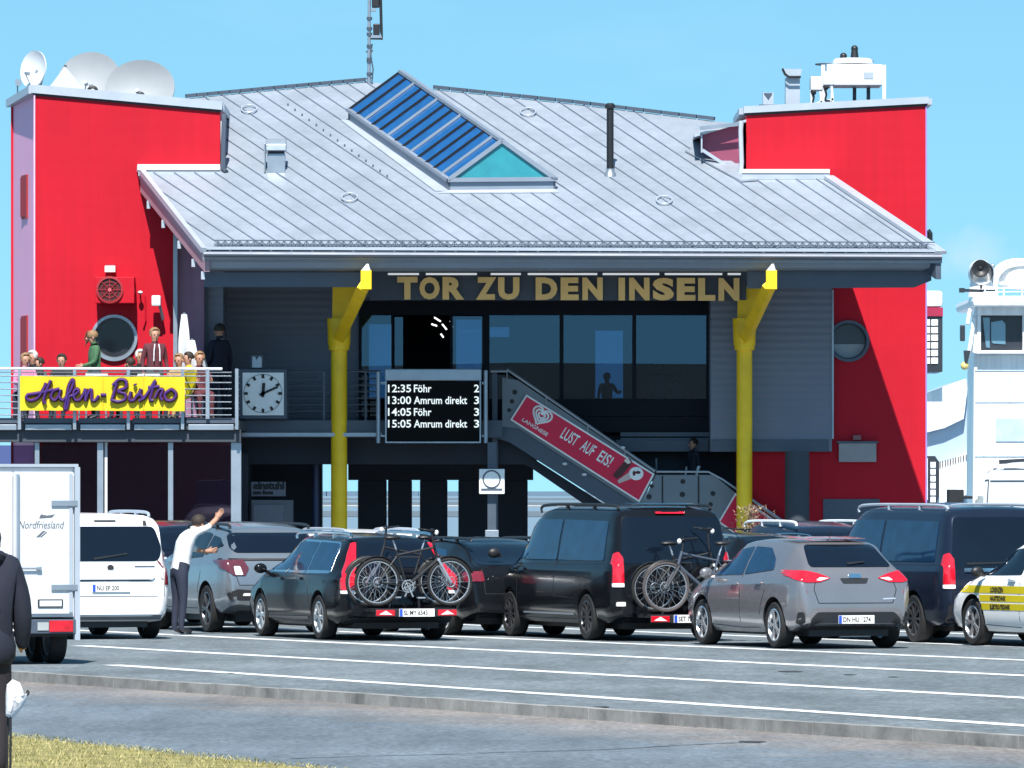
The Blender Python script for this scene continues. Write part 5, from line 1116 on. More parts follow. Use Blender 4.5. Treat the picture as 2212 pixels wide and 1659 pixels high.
# ================================================================ ferries on the right
M['shipw'] = mat('ship_white', (.80,.81,.82), .35, var=.05, scale=.8, streak=.12); M['shipg'] = mat('ship_grey_blue', (.36,.46,.58), .4, var=.05)
M['shipd'] = mat('ship_dark', (.03,.035,.045), .3); M['shipglass'] = mat('bridge_glass', (.10,.20,.28), .05, coat=1)
f1 = thing('ferry', 'white ferry wheelhouse with bridge wing and loudspeaker right of the terminal', 'ship', (X_(2200,175),178,-1.2))
Y1 = 175.0
def fp(name, uv, Y, d, m, parent, bevel=0): mb = MB(); mb.pprism(uv, Y, d); return mb.build(name, m, parent, bevel=bevel)
fp('superstructure', [(2104,757),(2119,764),(2300,764),(2300,1200),(2100,1200),(2102,989)], Y1, 2.5, M['shipw'], f1, .05)
fp('bridge', [(2098,700),(2111,672),(2119,681),(2119,757),(2209,757),(2209,681),(2119,681),(2119,664),(2300,664),(2300,764),(2119,764),(2104,757)], Y1-.3, .5, M['shipw'], f1) if False else None
mb = MB()
for q in ((2111,662,2300,681),(2111,681,2119,764),(2119,757,2300,764),(2209,681,2216,757)): mb.pbox(*q, Y1-.3, .35)
mb.pprism([(2096,760),(2098,700),(2108,664),(2111,664),(2111,764)], Y1-.25, .3); mb.pbox(2216,681,2300,757,Y1-.2,.2); mb.build('wheelhouse', M['shipw'], f1, bevel=.03)
mb = MB(); mb.pbox(2111,662,2300,700,Y1+5,.2); mb.pbox(2215,681,2300,764,Y1+4.9,.1); mb.build('wheelhouse_rear', M['shipw'], f1)
mb = MB(); mb.pbox(2119,681,2209,757,Y1-.12,.03); wg = mb.build('wheelhouse_window', M['shipd'], f1)
mb = MB(); mb.pprism([(2123,686),(2138,686),(2138,752),(2130,750)], Y1-.14,.015); mb.pprism([(2141,696),(2165,692),(2172,700),(2172,744),(2145,742),(2141,736)], Y1-.14,.015); mb.build('pane', M['shipglass'], wg)
mb = MB(); mb.pbox(2100,639,2300,662,Y1-.8,6.5); mb.build('wing_roof', M['shipw'], f1, bevel=.12)
mb = MB(); c = P(2119,590,Y1); mb.lathe([(.28,-.3),(.30,0),(.28,.06)], c, (0,1,0), 24); mb.v = mb.v; mb.sph(c+Vector((0,.15,.0)), (.30,.32,.33), 18, 12); mb.cyl(c-Vector((.0,0,.2)), P(2121,640,Y1), .26, .34, 18); mb.build('searchlight_housing', M['shipw'], f1, smooth=True)
mb = MB(); c = P(2118,580,Y1-.32); mb.lathe([(.20,0),(.21,-.05),(.16,-.05),(.06,.02),(.02,-.02),(.001,-.02)], c, (0,1,0), 24); mb.build('loudspeaker', M['black'], f1, smooth=True)
mb = MB(); mb.bar(P(2073,627,Y1-.5), P(2150,629,Y1-.5), .05, .07); mb.pbox(2072,622,2084,632,Y1-.55,.1); mb.pbox(2117,615,2122,624,Y1-.6,.05); mb.build('radar_arm', M['shipd'], f1)
for (cx_, cy_, rx_, rz_2) in ((2200,592,.50,.36),): 
    mb = MB(); mb.sph(P(cx_,cy_,Y1+1), (.62,.5,.38), 20, 12); mb.build('life_raft', M['shipw'], f1, smooth=True)
mb = MB(); mb.tube(catmull([P(2150,638,Y1+.5), P(2152,600,Y1+.5), P(2175,575,Y1+.5), P(2215,568,Y1+.5)],3), .07, 8); mb.tube([P(2160,612,Y1+.4), P(2215,608,Y1+.4)], .03, 6); mb.build('raft_cradle', M['shipw'], f1)
mb = MB(); mb.cyl(P(2144,640,Y1), P(2144,578,Y1), .025, .025, 8); mb.sph(P(2144,575,Y1), .06, 10, 8); mb.build('signal_pole', M['steel'], f1)
mb = MB(); mb.pbox(2074,702,2085,737,Y1-.6,.15); mb.build('wing_mirror', M['shipd'], f1, bevel=.03)
mb = MB(); mb.tube([P(2090,700,Y1-.5), P(2095,670,Y1-.4), P(2104,690,Y1-.3), P(2096,745,Y1-.4), P(2090,776,Y1-.4)], .05, 8); mb.build('wing_bracket', M['shipw'], f1)
mb = MB(); mb.pprism([(2082,757),(2097,757),(2090,784),(2084,784)], Y1-.5, .2); mb.build('navigation_lamp', M['shipd'], f1); mb = MB(); mb.sph(P(2084,790,Y1-.4), .10, 10, 8); mb.build('lamp_bulb', mat('amber', (.7,.55,.2), .4), f1, smooth=True)
mb = MB(); mb.pbox(2151,903,2300,954,Y1-.03,.05); mb.build('lower_window', mat('ship_blind', (.42,.52,.62), .25, coat=.6, var=.12, scale=3), f1, bevel=.01)
mb = MB(); mb.bar(P(2158,998,Y1-.2), P(2215,995,Y1-.2), .05, .1); mb.build('fender_rail', M['shipd'], f1)
for v in (800, 868, 985): mb = MB(); mb.pbox(2106,v,2300,v+1.6,Y1-.02,.019); mb.build('weld_seam', M['shipg'], f1)
mb = MB(); mb.pbox(2180,810,2181.6,868,Y1-.03,.029); mb.pbox(2124,868,2125.5,985,Y1-.03,.029); mb.build('pipe_run', M['shipg'], f1)
mb = MB()
for u in (2128, 2168, 2208): mb.cyl(P(u,639,Y1-.7), P(u,622,Y1-.7), .018, .018, 6)
mb.tube([P(2124,623,Y1-.7), P(2215,622,Y1-.7)], .016, 6); mb.tube([P(2124,631,Y1-.7), P(2215,630,Y1-.7)], .012, 6); mb.build('roof_railing', M['shipw'], f1)
mb = MB(); mb.box(X_(2090,Y1), X_(2700,Y1), Y1-.6, Y1+10, -1.2, 1.8); mb.build('hull', M['shipg'], f1, bevel=.1)
f2 = thing('ferry', 'second white ferry behind, seen in the gap beside the red tower', 'ship', (X_(2040,195),196,-1.2))
Y2 = 195.0
fp('hull', [(1960,858),(2000,852),(2060,830),(2090,818),(2120,812),(2120,1300),(1960,1300)], Y2+.3, 10, M['shipg'], f2)
fp('bow_plating', [(1960,858),(2000,850),(2086,818),(2090,840),(2082,905),(2040,925),(1960,945)], Y2, .25, M['shipw'], f2, .02)
fp('lower_plating', [(1960,1025),(2104,1010),(2115,985),(2112,1060),(2060,1080),(2040,1086),(1960,1090)], Y2, .25, M['shipw'], f2, .02)
fp('deck_band', [(1960,1010),(2000,1004),(2050,995),(2104,968),(2104,1011),(1960,1026)], Y2+.02, .25, M['shipw'], f2)
mb = MB()
for k in range(21): u = 1985 + k*5.6; v = 1008 - max(0,k-6)*1.5; mb.pbox(u, v-8, u+2.2, v+4, Y2-.02, .04)
mb.v = [Vector((p.x, p.y, p.z + 0)) for p in mb.v]; mb.build('vent_slots', M['shipd'], f2)
mb = MB(); mb.pbox(1990,683,2036,803,Y2-.6,3); mb.build('stair_tower', M['shipd'], f2); mb = MB(); mb.pbox(1990,664,2037,683,Y2-.65,3); mb.build('red_band', mat('ship_red', (.35,.02,.06), .4), f2)
mb = MB(); mb.pbox(1990,628,2037,663,Y2-.65,3); mb.build('deck_house', M['shipw'], f2, bevel=.1)
mb = MB()
for k in range(6): mb.pbox(2012,690+k*16.5,2026,703+k*16.5,Y2-.63,.03); mb.pbox(2000,690+k*16.5,2009,703+k*16.5,Y2-.63,.03)
mb.build('deck_windows', M['shipw'], f2)
mb = MB(); mb.pprism([(1990,985),(2020,985),(2029,998),(2029,1070),(2020,1098),(1990,1098)], Y2-.7, .5); mb.build('door_recess', M['shipd'], f2)
mb = MB()
for k in range(6): mb.pbox(2010,998+k*15,2021,1010+k*15,Y2-.73,.03)
mb.pbox(1999,990,2004,1080,Y2-.73,.03); mb.build('recess_windows', M['shipw'], f2)
# ================================================================ vehicles
def interp(c, y):
    if y <= c[0][0]: return c[0][1]
    for (a, va), (b, vb) in zip(c, c[1:]):
        if y <= b: t = (y-a)/(b-a); return va + (vb-va)*t
    return c[-1][1]
def smo(c, y, w):
    return sum(interp(c, y + w*k/4) for k in range(-4, 5))/9 if w > 0 else interp(c, y)
def body_mesh(S):
    L, W, ra = S['L'], S['W'], S['ra']; hw0 = W/2
    ys_ = sorted(set([round(x, 4) for x in [0,.012,.03,.05,.08,.12,.16,.2,.25,.3,.36,.42,.5,.58,.66,.75,.85] + [.85 + (L-1.7)*k/26 for k in range(27)] + [L-q for q in (.75,.66,.58,.5,.42,.34,.27,.2,.15,.1,.06,.03,.012,0)]]))
    hwc = S.get('hw', [(0,.80),(.04,.885),(.12,.945),(.3,.985),(.8,1),(L-1.0,1),(L-.45,.97),(L-.2,.91),(L-.06,.80),(L,.66)])
    rings = []
    for y in ys_:
        e = min(y, L-y); w = min(.06, e*.9)
        hw = hw0*smo(hwc, y, min(.05, e)); zt = smo(S['zt'], y, min(w, S.get('sm', .05))); zs = min(smo(S['zs'], y, w), zt-.035); zb = smo(S['zb'], y, w)
        g = max(0, min(1, (zt-zs)/.38)); g = g*g*(3-2*g); hr = (1-g)*hw*.86 + g*min(hw*.9, hw0*S['roof']); ztr = zt - (.02 + (S.get('rr', .085)-.02)*g); cw = S.get('crown', .02)
        mid = (zs+zb)/2
        prof = [(0,zb),(hw*.72,zb),(hw*.90,zb+.02),(hw*.965,zb+.10),(hw*.992,zb+.24 if zb+.24 < mid else mid-.02),(hw,mid+.02),(hw*.992,zs-.10),(hw*.975,zs-.02),(hw*.94,zs+.012),
                (hw*.94*(1-.45)+hr*.45, zs+.012+(ztr-zs-.012)*.5),(hr,ztr),(hr*.93,ztr+(zt-ztr)*.62),(hr*.80,zt-.006),(hr*.4,zt+cw*.7),(0,zt+cw)]
        full = prof + [(-x, z) for x, z in prof[-2:0:-1]]
        rings.append([Vector((x, y-ra, z)) for x, z in full])
    mb = MB(); mb.loft(rings); return mb
def cut_arches(o, S, parent):
    cut = MB(); r = S['r'] + S.get('gap', .055)
    for y in (0, S['wb']):
        for s in (-1, 1):
            x0, x1 = (S['W']/2+.1)*s, (S['W']/2-.34)*s
            cut.cyl((x0, y, S['r']+.01), (x1, y, S['r']+.01), r, r, 32)
    co = cut.build('cutter', M['black'], parent, local=True)
    md = o.modifiers.new('b', 'BOOLEAN'); md.object = co; md.operation = 'DIFFERENCE'; md.solver = 'EXACT'; md.material_mode = 'TRANSFER'
    bpy.context.view_layer.update(); dg = bpy.context.evaluated_depsgraph_get()
    me = bpy.data.meshes.new_from_object(o.evaluated_get(dg)); o.modifiers.clear(); me.name = 'body'; o.data = me; bpy.data.objects.remove(co)
    for p in me.polygons: p.use_smooth = True
    me.set_sharp_from_angle(angle=R(38))
def rpoly(pts, r=.05, n=4):
    pts = [Vector((a, b, 0)) for a, b in pts]; o = []
    N = len(pts)
    for i in range(N):
        p, a, b = pts[i], pts[i-1], pts[(i+1)%N]; da, db = (a-p), (b-p); rr = min(r, da.length*.45, db.length*.45)
        A_, B_ = p + da.normalized()*rr, p + db.normalized()*rr
        for k in range(n+1):
            t = k/n; q = A_*(1-t)**2 + p*2*t*(1-t) + B_*t*t; o.append((q.x, q.y))
    return o
def decal(bvh, poly, side, name, m, parent, off=.006, thick=.02, step=.09, rnd=0, smooth=True):
    if 'lamp' in name: step = .02
    """thin conforming panel laid on the body: side L/R take (y, z), B/F take (x, z), T takes (x, y)"""
    if rnd: poly = rpoly(poly, rnd)
    bm = bmesh.new()
    if side in 'LR': mk = lambda a, b: Vector((0, a, b)); ax = Vector((-1 if side == 'L' else 1, 0, 0))
    elif side in 'BF': mk = lambda a, b: Vector((a, 0, b)); ax = Vector((0, -1 if side == 'B' else 1, 0))
    else: mk = lambda a, b: Vector((a, b, 0)); ax = Vector((0, 0, 1))
    f = bm.faces.new([bm.verts.new(mk(a, b)) for a, b in poly])
    for d in (Vector((1,0,0)), Vector((0,1,0)), Vector((0,0,1))):
        if abs(d.dot(ax)) > .5: continue
        vals = [v.co.dot(d) for v in bm.verts]; lo, hi = min(vals), max(vals); k = int((hi-lo)/step)
        for i in range(1, k+1):
            q = lo + (hi-lo)*i/(k+1)
            bmesh.ops.bisect_plane(bm, geom=bm.verts[:]+bm.edges[:]+bm.faces[:], plane_co=d*q, plane_no=d)
    bmesh.ops.triangulate(bm, faces=bm.faces[:])
    for v in bm.verts:
        o = v.co + ax*6; h = bvh.ray_cast(o, -ax, 12)
        if h[0] is None: h = bvh.find_nearest(v.co + ax*{'B':2.6,'F':4.6}.get(side, 1.0))
        n = h[1] if h[1].dot(ax) > 0 else -h[1]
        v.co = h[0] + n*off
    mb = MB(); bm.verts.ensure_lookup_table()
    idx = {v: i for i, v in enumerate(bm.verts)}; n = len(idx); vs = [v.co.copy() for v in bm.verts]
    fs = [tuple(idx[v] for v in f.verts) for f in bm.faces]; bd = [e for e in bm.edges if len(e.link_faces) == 1]
    allv = vs + [p - ax*thick for p in vs]; allf = fs + [tuple(reversed([i+n for i in f])) for f in fs]
    for e in bd: a, b = idx[e.verts[0]], idx[e.verts[1]]; allf.append((a, b, b+n, a+n))
    bm.free(); mb.add(allv, allf); return mb.build(name, m, parent, smooth=smooth, local=True, angle=50)
def wheel_proto(r, w, rim_m, spokes, parent, rimr=None):
    e = sub_empty('wheel', parent); rr = rimr or r*.70
    mb = MB(); mb.lathe([(rr,-w/2+.01),(r-.03,-w/2),(r-.008,-w/2+.02),(r,-w/2+.05),(r,w/2-.05),(r-.008,w/2-.02),(r-.03,w/2),(rr,w/2-.01),(rr-.02,w/2-.05),(rr-.02,-w/2+.05),(rr,-w/2+.01)], (0,0,0), (1,0,0), 36); mb.build('tyre', M['tyre'], e, smooth=True, local=True)
    mb = MB(); mb.lathe([(rr+.004,-w/2+.012),(rr-.018,-w/2+.006),(rr-.03,-w/2+.03),(rr-.035,w/2-.04),(rr+.004,w/2-.02)], (0,0,0), (1,0,0), 36)
    x = -w/2+.018
    for k in range(spokes):
        for dd in ((-.13, .13) if spokes <= 6 else (0,)):
            t = 2*math.pi*k/spokes; a = Vector((x+.008, math.cos(t)*.05, math.sin(t)*.05)); b = Vector((x, math.cos(t+dd)*(rr-.02), math.sin(t+dd)*(rr-.02))); mb.bar(a, b, .028 if spokes <= 6 else .035, .022, up=(1,0,0))
    mb.cyl((x-.004,0,0), (x+.03,0,0), .05, .055, 16); mb.build('rim', rim_m, e, smooth=True, local=True, angle=30)
    mb = MB(); mb.cyl((x+.035,0,0),(x+.045,0,0), rr-.05, rr-.05, 24); mb.build('brake_disc', mat('brake_disc', (.05,.05,.055), .5, metal=.5), e, local=True)
    return e
def car(name, label, S, paint, loc_uv, rz, group=None, cat='car', rim='alloy', spokes=5, z0=0.0, contact='RL'):
    """placed by the point where the rear left tyre meets the ground"""
    u, v = loc_uv[0], loc_uv[1]; Yc = 2.1*F/(v-HY); Wc = P(u, v, Yc); Wc.z = z0; tr = S['W']/2 - .10
    lx, ly = (-tr, 0) if contact == 'RL' else (-tr, S['wb']) if contact == 'FL' else (tr, 0)
    c, s = math.cos(rz), math.sin(rz); loc = Vector((Wc.x - (c*lx - s*ly), Wc.y - (s*lx + c*ly), z0))
    t = thing(name, label, cat, loc, rz, group)
    b = body_mesh(S).build('body', [paint, M['black']], t, smooth=True, local=True)
    me = b.data; bmx = bmesh.new(); bmx.from_mesh(me); bvh = BVHTree.FromBMesh(bmx); bmx.free()
    cut_arches(b, S, t)
    wp = wheel_proto(S['r'], S.get('tw', .215), M[rim], spokes, t, S.get('rimr'))
    wp.location = (-(S['W']/2-.115), 0, S['r'])
    for (x, y) in ((-1, S['wb']), (1, 0), (1, S['wb'])):
        w = copy_tree(wp, t); w.location = ((S['W']/2-.115)*x, y, S['r'])
        if x > 0: w.rotation_euler = (0,0,math.pi)
    t['_S'] = 0; del t['_S']
    mb = MB(); mb.box(-(S['W']/2-.3), S['W']/2-.3, -S['ra']+.25, S['L']-S['ra']-.3, .17, S['zb'][1][1]+.05); mb.cyl((-(S['W']/2-.2),0,S['r']),(S['W']/2-.2,0,S['r']),.05,.05,8); mb.build('underbody', M['black'], t, local=True)
    return t, bvh
def mirror(t, y, z, hw, m, s=-1):
    mb = MB(); mb.sph((s*(hw+.09), y, z), (.10,.055,.075), 12, 8); mb.bar((s*(hw-.03), y+.02, z-.05), (s*(hw+.08), y, z-.03), .05, .04); return mb.build('wing_mirror', m, t, smooth=True, local=True)
def plate(t, x, y, z, text, w=.52, h=.11, tilt=0):
    mb = MB(); mb.box(x-w/2, x+w/2, y-.008, y+.02, z-h/2, z+h/2); o = mb.build('number_plate', M['plate'], t, local=True)
    mb = MB(); mb.box(x-w/2+.002, x-w/2+.045, y-.011, y-.0085, z-h/2+.004, z+h/2-.004); mb.build('blue_strip', M['plateblue'], o, local=True)
    mb = MB(); put_text(mb, text, (x-w/2+.06, y-.0105, z-h/2+.022), (1,0,0), (0,0,1), .092, offset=.002, xs=.80); mb.build('lettering', M['ink'], o, local=True)
def seam(bvh, pts, side, t, name='panel_gap', w=.011, closed=False):
    for k in range(len(pts)-1):
        a, b = Vector((*pts[k],0)), Vector((*pts[k+1],0)); d = (b-a).normalized(); n = Vector((-d.y, d.x, 0))*w/2; 
        yield [tuple((a+n)[:2]), tuple((b+n)[:2]), tuple((b-n)[:2]), tuple((a-n)[:2])]
def seams(bvh, lines, side, t, m=None, w=.011, name='panel_gaps'):
    """all the shut lines of one side joined into one mesh"""
    acc = MB()
    for pts in lines:
        for q in seam(bvh, pts, side, t, w=w):
            o = decal(bvh, q, side, 'tmp', M['black'], t, off=.0025, thick=.006, step=.12)
            acc.add([v.co for v in o.data.vertices], [tuple(p.vertices) for p in o.data.polygons]); bpy.data.objects.remove(o)
    return acc.build(name, m or M['black'], t, local=True)
def handle(bvh, y, z, side, t, m): return decal(bvh, rpoly([(y-.10,z-.018),(y+.10,z-.012),(y+.10,z+.018),(y-.10,z+.014)],.015), side, 'door_handle', m, t, off=.03, thick=.04)
def rails(t, S, x, y0, y1, z, m, zoff=.05):
    for s in (-1, 1):
        mb = MB(); pts = catmull([(s*x,y0,z-.01),(s*x,y0+.12,z+zoff),(s*x,(y0+y1)/2,z+zoff+.015),(s*x,y1-.12,z+zoff),(s*x,y1,z-.03)],4); mb.tube(pts, (.018,.024), 6)
        for q in (.3,.65): mb.bar((s*x,y0+(y1-y0)*q,z-.02),(s*x,y0+(y1-y0)*q,z+zoff),.05,.03,up=(0,1,0))
        mb.build('roof_rail', m, t, smooth=True, local=True)
def wiper(t, bvh, x0, z0, x1, z1, m=None): return decal(bvh, [(x0,z0),(x1,z1),(x1,z1+.018),(x0,z0+.03)], 'B', 'rear_wiper', m or M['black'], t, off=.022, thick=.01)
def dlo(bvh, t, polys, m='bluecarglass', trim=None):
    for s in 'LR':
        for p in polys:
            if trim: decal(bvh, [(sum(a for a,_ in p)/len(p)+(a-sum(a_ for a_,_ in p)/len(p))*1.06, sum(b for _,b in p)/len(p)+(b-sum(b_ for _,b_ in p)/len(p))*1.16) for a, b in p], s, 'window_trim', trim, t, off=.003, rnd=.03)
            decal(bvh, p, s, 'side_window', M[m], t, off=.008, rnd=.035)
def pnt(name, c, metal=.35, rough=.22): return mat(name, c, rough, metal=metal, var=.05, scale=1.5, coat=(.6 if c[0] > .1 else .22), spec=(.5 if c[0] > .1 else .2))
PN = {'grey': pnt('grey_metallic_paint', (.27,.26,.275), .6), 'dgrey': pnt('slate_metallic_paint', (.25,.285,.32), .6), 'black': pnt('black_paint', (.008,.009,.012), .2, .15), 'navy': pnt('dark_navy_paint', (.010,.016,.032), .4, .15),
      'white': pnt('white_car_paint', (.86,.87,.88), 0, .3), 'blue': pnt('midnight_blue_paint', (.016,.025,.048), .4, .18)}

# ---------- grey compact hatchback (nearest, right of centre)
S1 = dict(L=4.28, W=1.76, ra=.80, wb=2.60, r=.318, roof=.70, zs=[(0,.93),(.5,.98),(1.2,.965),(2.6,.93),(3.4,.90),(4.28,.6)], zb=[(0,.34),(.4,.22),(1.5,.19),(3.6,.19),(4.28,.25)],
          zt=[(0,.60),(.03,.86),(.07,.985),(.13,1.065),(.20,1.12),(.60,1.385),(.70,1.43),(1.2,1.462),(1.9,1.475),(2.4,1.445),(2.75,1.33),(3.22,1.06),(3.35,1.005),(3.9,.90),(4.12,.80),(4.24,.62),(4.28,.48)])
h, bv = car('grey_hatchback', 'grey metallic hatchback nearest the camera with clear tailgate and red tail lamps', S1, PN['grey'], (1684,1400.7), R(20.5), spokes=5)
dlo(bv, h, [[(1.23,.985),(2.28,.965),(1.72,1.32),(1.23,1.37)], [(1.16,.99),(1.16,1.37),(.62,1.355),(.28,1.20),(.18,1.06)]])
decal(bv, [(-.60,1.10),(.60,1.10),(.50,1.40),(-.50,1.40)], 'B', 'rear_window', M['carglass'], h, off=.006, rnd=.06)
decal(bv, [(-.50,1.43),(.50,1.43),(.50,1.462),(-.50,1.462)], 'B', 'spoiler', PN['grey'], h, off=.05, thick=.10, rnd=.01)
for s in (-1, 1):
    decal(bv, [(s*.34,.955),(s*.50,.90),(s*.70,.895),(s*.825,.93),(s*.825,1.06),(s*.70,1.055),(s*.52,1.02)][::s], 'B', 'tail_lamp', M['tail'], h, off=.012, rnd=.03)
    decal(bv, [(s*.37,.952),(s*.50,.918),(s*.56,.925),(s*.50,.965)][::s], 'B', 'reverse_lamp', M['lampclear'], h, off=.018, rnd=.01)
    decal(bv, [(s*.70,.30),(s*.80,.36),(s*.80,.50),(s*.74,.50)][::s], 'B', 'bumper_vent', M['black'], h, off=.008, rnd=.02)
decal(bv, [(-.62,.28),(.62,.28),(.66,.40),(.56,.50),(-.56,.50),(-.66,.40)], 'B', 'lower_bumper', M['black'], h, off=.010, rnd=.04)
decal(bv, [(-.72,.19),(.72,.19),(.72,.29),(-.72,.29)], 'B', 'diffuser', M['black'], h, off=.006)
decal(bv, [(-.17,.88),(.17,.88),(.21,.955),(-.21,.955)], 'B', 'handle_recess', M['black'], h, off=.004, rnd=.02)
decal(bv, [(-.08,.955),(.10,.955),(.10,1.01),(-.08,1.01)], 'B', 'emblem', M['chrome'], h, off=.012, rnd=.03)
decal(bv, [(.40,.665),(.58,.67),(.58,.69),(.40,.685)], 'B', 'model_lettering', M['zincl'], h, off=.006)
plate(h, 0, -S1['ra']-.012+.0, .40, 'DN HU 1274')
wiper(h, bv, -.05, 1.12, .22, 1.15)
seams(bv, [[(-.52,1.07),(-.60,.80),(-.54,.62),(.54,.62),(.60,.80),(.52,1.07)]], 'B', h)
seams(bv, [[(1.20,.99),(1.20,.28)],[(2.34,.96),(2.36,.70),(2.30,.30),(1.20,.27)],[(.40,.98),(.30,.80),(.42,.62)],[(1.2,.27),(.52,.28)],[(.42,.62),(.50,.45)]], 'L', h)
handle(bv, 1.38, .86, 'L', h, PN['grey']); handle(bv, .52, .88, 'L', h, PN['grey'])
mirror(h, 2.22, 1.0, .86, PN['grey']); mirror(h, 2.22, 1.0, .86, PN['grey'], 1)
mb = MB(); mb.tube([(0,.20,1.46),(0,.02,1.60)], .006, 5); mb.build('roof_aerial', M['black'], h, local=True)

# ---------- black estate car with two bicycles
S2 = dict(L=4.82, W=1.86, ra=1.05, wb=2.80, r=.325, roof=.69, zs=[(0,.92),(.6,.97),(2,.955),(3.7,.93),(4.8,.6)], zb=[(0,.34),(.4,.22),(1.5,.19),(4.2,.19),(4.82,.27)],
          zt=[(0,.55),(.03,.80),(.07,.93),(.12,1.0),(.20,1.10),(.50,1.42),(.62,1.46),(1.4,1.50),(2.3,1.51),(2.7,1.48),(3.1,1.34),(3.58,1.06),(3.72,1.0),(4.3,.92),(4.62,.80),(4.78,.60),(4.82,.45)])
e, bv = car('black_estate_car', 'shiny black estate car carrying bicycles on its rear rack, chrome window trim', S2, PN['black'], (700,1382), R(19.2), spokes=6)
dlo(bv, e, [[(2.62,.99),(1.62,.985),(1.62,1.39),(2.02,1.38),(2.3,1.28)][::-1], [(1.55,.985),(.72,.98),(.72,1.39),(1.55,1.40)], [(.65,.98),(-.42,.99),(-.30,1.30),(-.18,1.375),(.65,1.395)]], trim=M['chrome'])
decal(bv, [(-.62,1.04),(.62,1.04),(.52,1.42),(-.52,1.42)], 'B', 'rear_window', M['carglass'], e, rnd=.06)
for s in (-1, 1):
    o = decal(bv, [(s*.53,1.39),(s*.60,1.38),(s*.72,1.12),(s*.83,.96),(s*.87,.86),(s*.87,.72),(s*.68,.72),(s*.68,.92),(s*.62,1.10)][::s], 'B', 'tail_lamp', M['tail'], e, off=.014, rnd=.02)
    sd = 'L' if s < 0 else 'R'
    decal(bv, [(s*.70,.67),(s*.87,.67),(s*.87,.715),(s*.70,.715)][::s], 'B', 'reverse_lamp', M['lampclear'], e, off=.016, rnd=.005)
    handle(bv, 1.80, .86, sd, e, PN['black']); handle(bv, .88, .87, sd, e, PN['black'])
decal(bv, [(-.80,.24),(.80,.24),(.80,.40),(-.80,.40)], 'B', 'lower_bumper', M['black'], e, off=.008, rnd=.04)
seams(bv, [[(1.58,.97),(1.58,.28)],[(2.68,.95),(2.70,.6),(2.62,.30),(1.58,.26),(.52,.26)],[(.62,.97),(.50,.75),(.44,.5)],[(-.62,.62),(-.98,.60)]], 'L', e)
decal(bv, [(.50,.30),(2.40,.29),(2.40,.32),(.50,.33)], 'L', 'sill_strip', M['alloyd'], e, off=.012)
rails(e, S2, .60, -.55, 2.0, 1.47, M['chrome'])
mirror(e, 2.55, 1.0, .90, PN['black']); mirror(e, 2.55, 1.0, .90, PN['black'], 1)

# ---------- black van with bicycles
def vanspec(L, W, H, ra, wb, r, nose=1.0, base=1.12):
    k = H/1.91
    return dict(L=L, W=W, ra=ra, wb=wb, r=r, roof=.80, rr=.10, crown=.02, sm=.03, zs=[(0,1.08*k),(L-1.6,1.08*k),(L-1.0,1.02*k),(L,.75)], zb=[(0,.34),(.3,.24),(1.5,.22),(L-.6,.22),(L,.28)],
        hw=[(0,.84),(.04,.93),(.10,.965),(.25,.99),(.8,1),(L-1.0,1),(L-.45,.965),(L-.2,.90),(L-.06,.78),(L,.64)],
        zt=[(0,.70),(.02,1.05),(.05,1.30*k),(.12,1.62*k),(.18,1.78*k),(.26,1.86*k),(.45,1.895*k),(1.5,1.905*k),(L-2.2,1.905*k),(L-1.85,1.87*k),(L-1.55,1.74*k),(L-nose,1.22*k),(L-nose+.14,base*k),(L-.35,.98*k),(L-.12,.80),(L-.03,.6),(L,.48)])
S3 = vanspec(5.14, 1.93, 1.91, 1.02, 3.2, .335)
v3, bv = car('black_van', 'glossy black passenger van with roof rails and bicycles on the tailgate', S3, PN['black'], (1278.5,1383.3), R(20.0), cat='van', rim='alloyd', spokes=10)
dlo(bv, v3, [[(3.78,1.15),(2.90,1.14),(2.90,1.70),(3.25,1.68),(3.45,1.58)], [(2.82,1.14),(1.35,1.14),(1.35,1.72),(2.82,1.72)], [(1.27,1.14),(-.55,1.14),(-.50,1.70),(1.27,1.72)]])
decal(bv, [(-.80,1.10),(.80,1.10),(.72,1.76),(-.72,1.76)], 'B', 'rear_window', M['carglass'], v3, rnd=.07)
decal(bv, [(-.22,1.795),(.22,1.795),(.22,1.815),(-.22,1.815)], 'B', 'high_brake_lamp', M['tail'], v3, off=.03, rnd=.005)
for s in (-1, 1):
    sd = 'L' if s < 0 else 'R'
    decal(bv, [(s*.76,.82),(s*.905,.82),(s*.895,1.05),(s*.855,1.24),(s*.81,1.27),(s*.76,1.18)][::s], 'B', 'tail_lamp', M['tail'], v3, off=.016, rnd=.03)
    decal(bv, [(s*.76,.77),(s*.905,.77),(s*.905,.825),(s*.76,.825)][::s], 'B', 'reverse_lamp', M['lampclear'], v3, off=.018, rnd=.01)
    decal(bv, [(s*.74,.50),(s*.86,.50),(s*.86,.56),(s*.74,.56)][::s], 'B', 'reflector', M['lampclear'], v3, off=.01, rnd=.01)
seams(bv, [[(2.86,1.7),(2.86,.30)],[(1.31,1.7),(1.31,.62),(.5,.60)],[(3.9,1.1),(3.86,.8),(3.70,.55)],[(2.86,.30),(.5,.30)],[(-.9,1.10),(1.31,1.08),(2.86,1.08),(3.8,1.05)]], 'L', v3)
decal(bv, [(.55,.36),(2.6,.36),(2.6,.385),(.55,.385)], 'L', 'sill_strip', M['steel'], v3, off=.012)
decal(bv, [(3.75,.86),(4.02,.90),(4.08,1.0),(3.92,1.0)], 'L', 'headlamp', M['lampclear'], v3, off=.012, rnd=.03)
handle(bv, 3.02, 1.0, 'L', v3, PN['black']); handle(bv, 2.62, 1.0, 'L', v3, PN['black']); rails(v3, S3, .70, -.6, 2.5, 1.85, M['black'], .07)
mirror(v3, 3.62, 1.22, .95, M['black']); mirror(v3, 3.62, 1.22, .95, M['black'], 1)
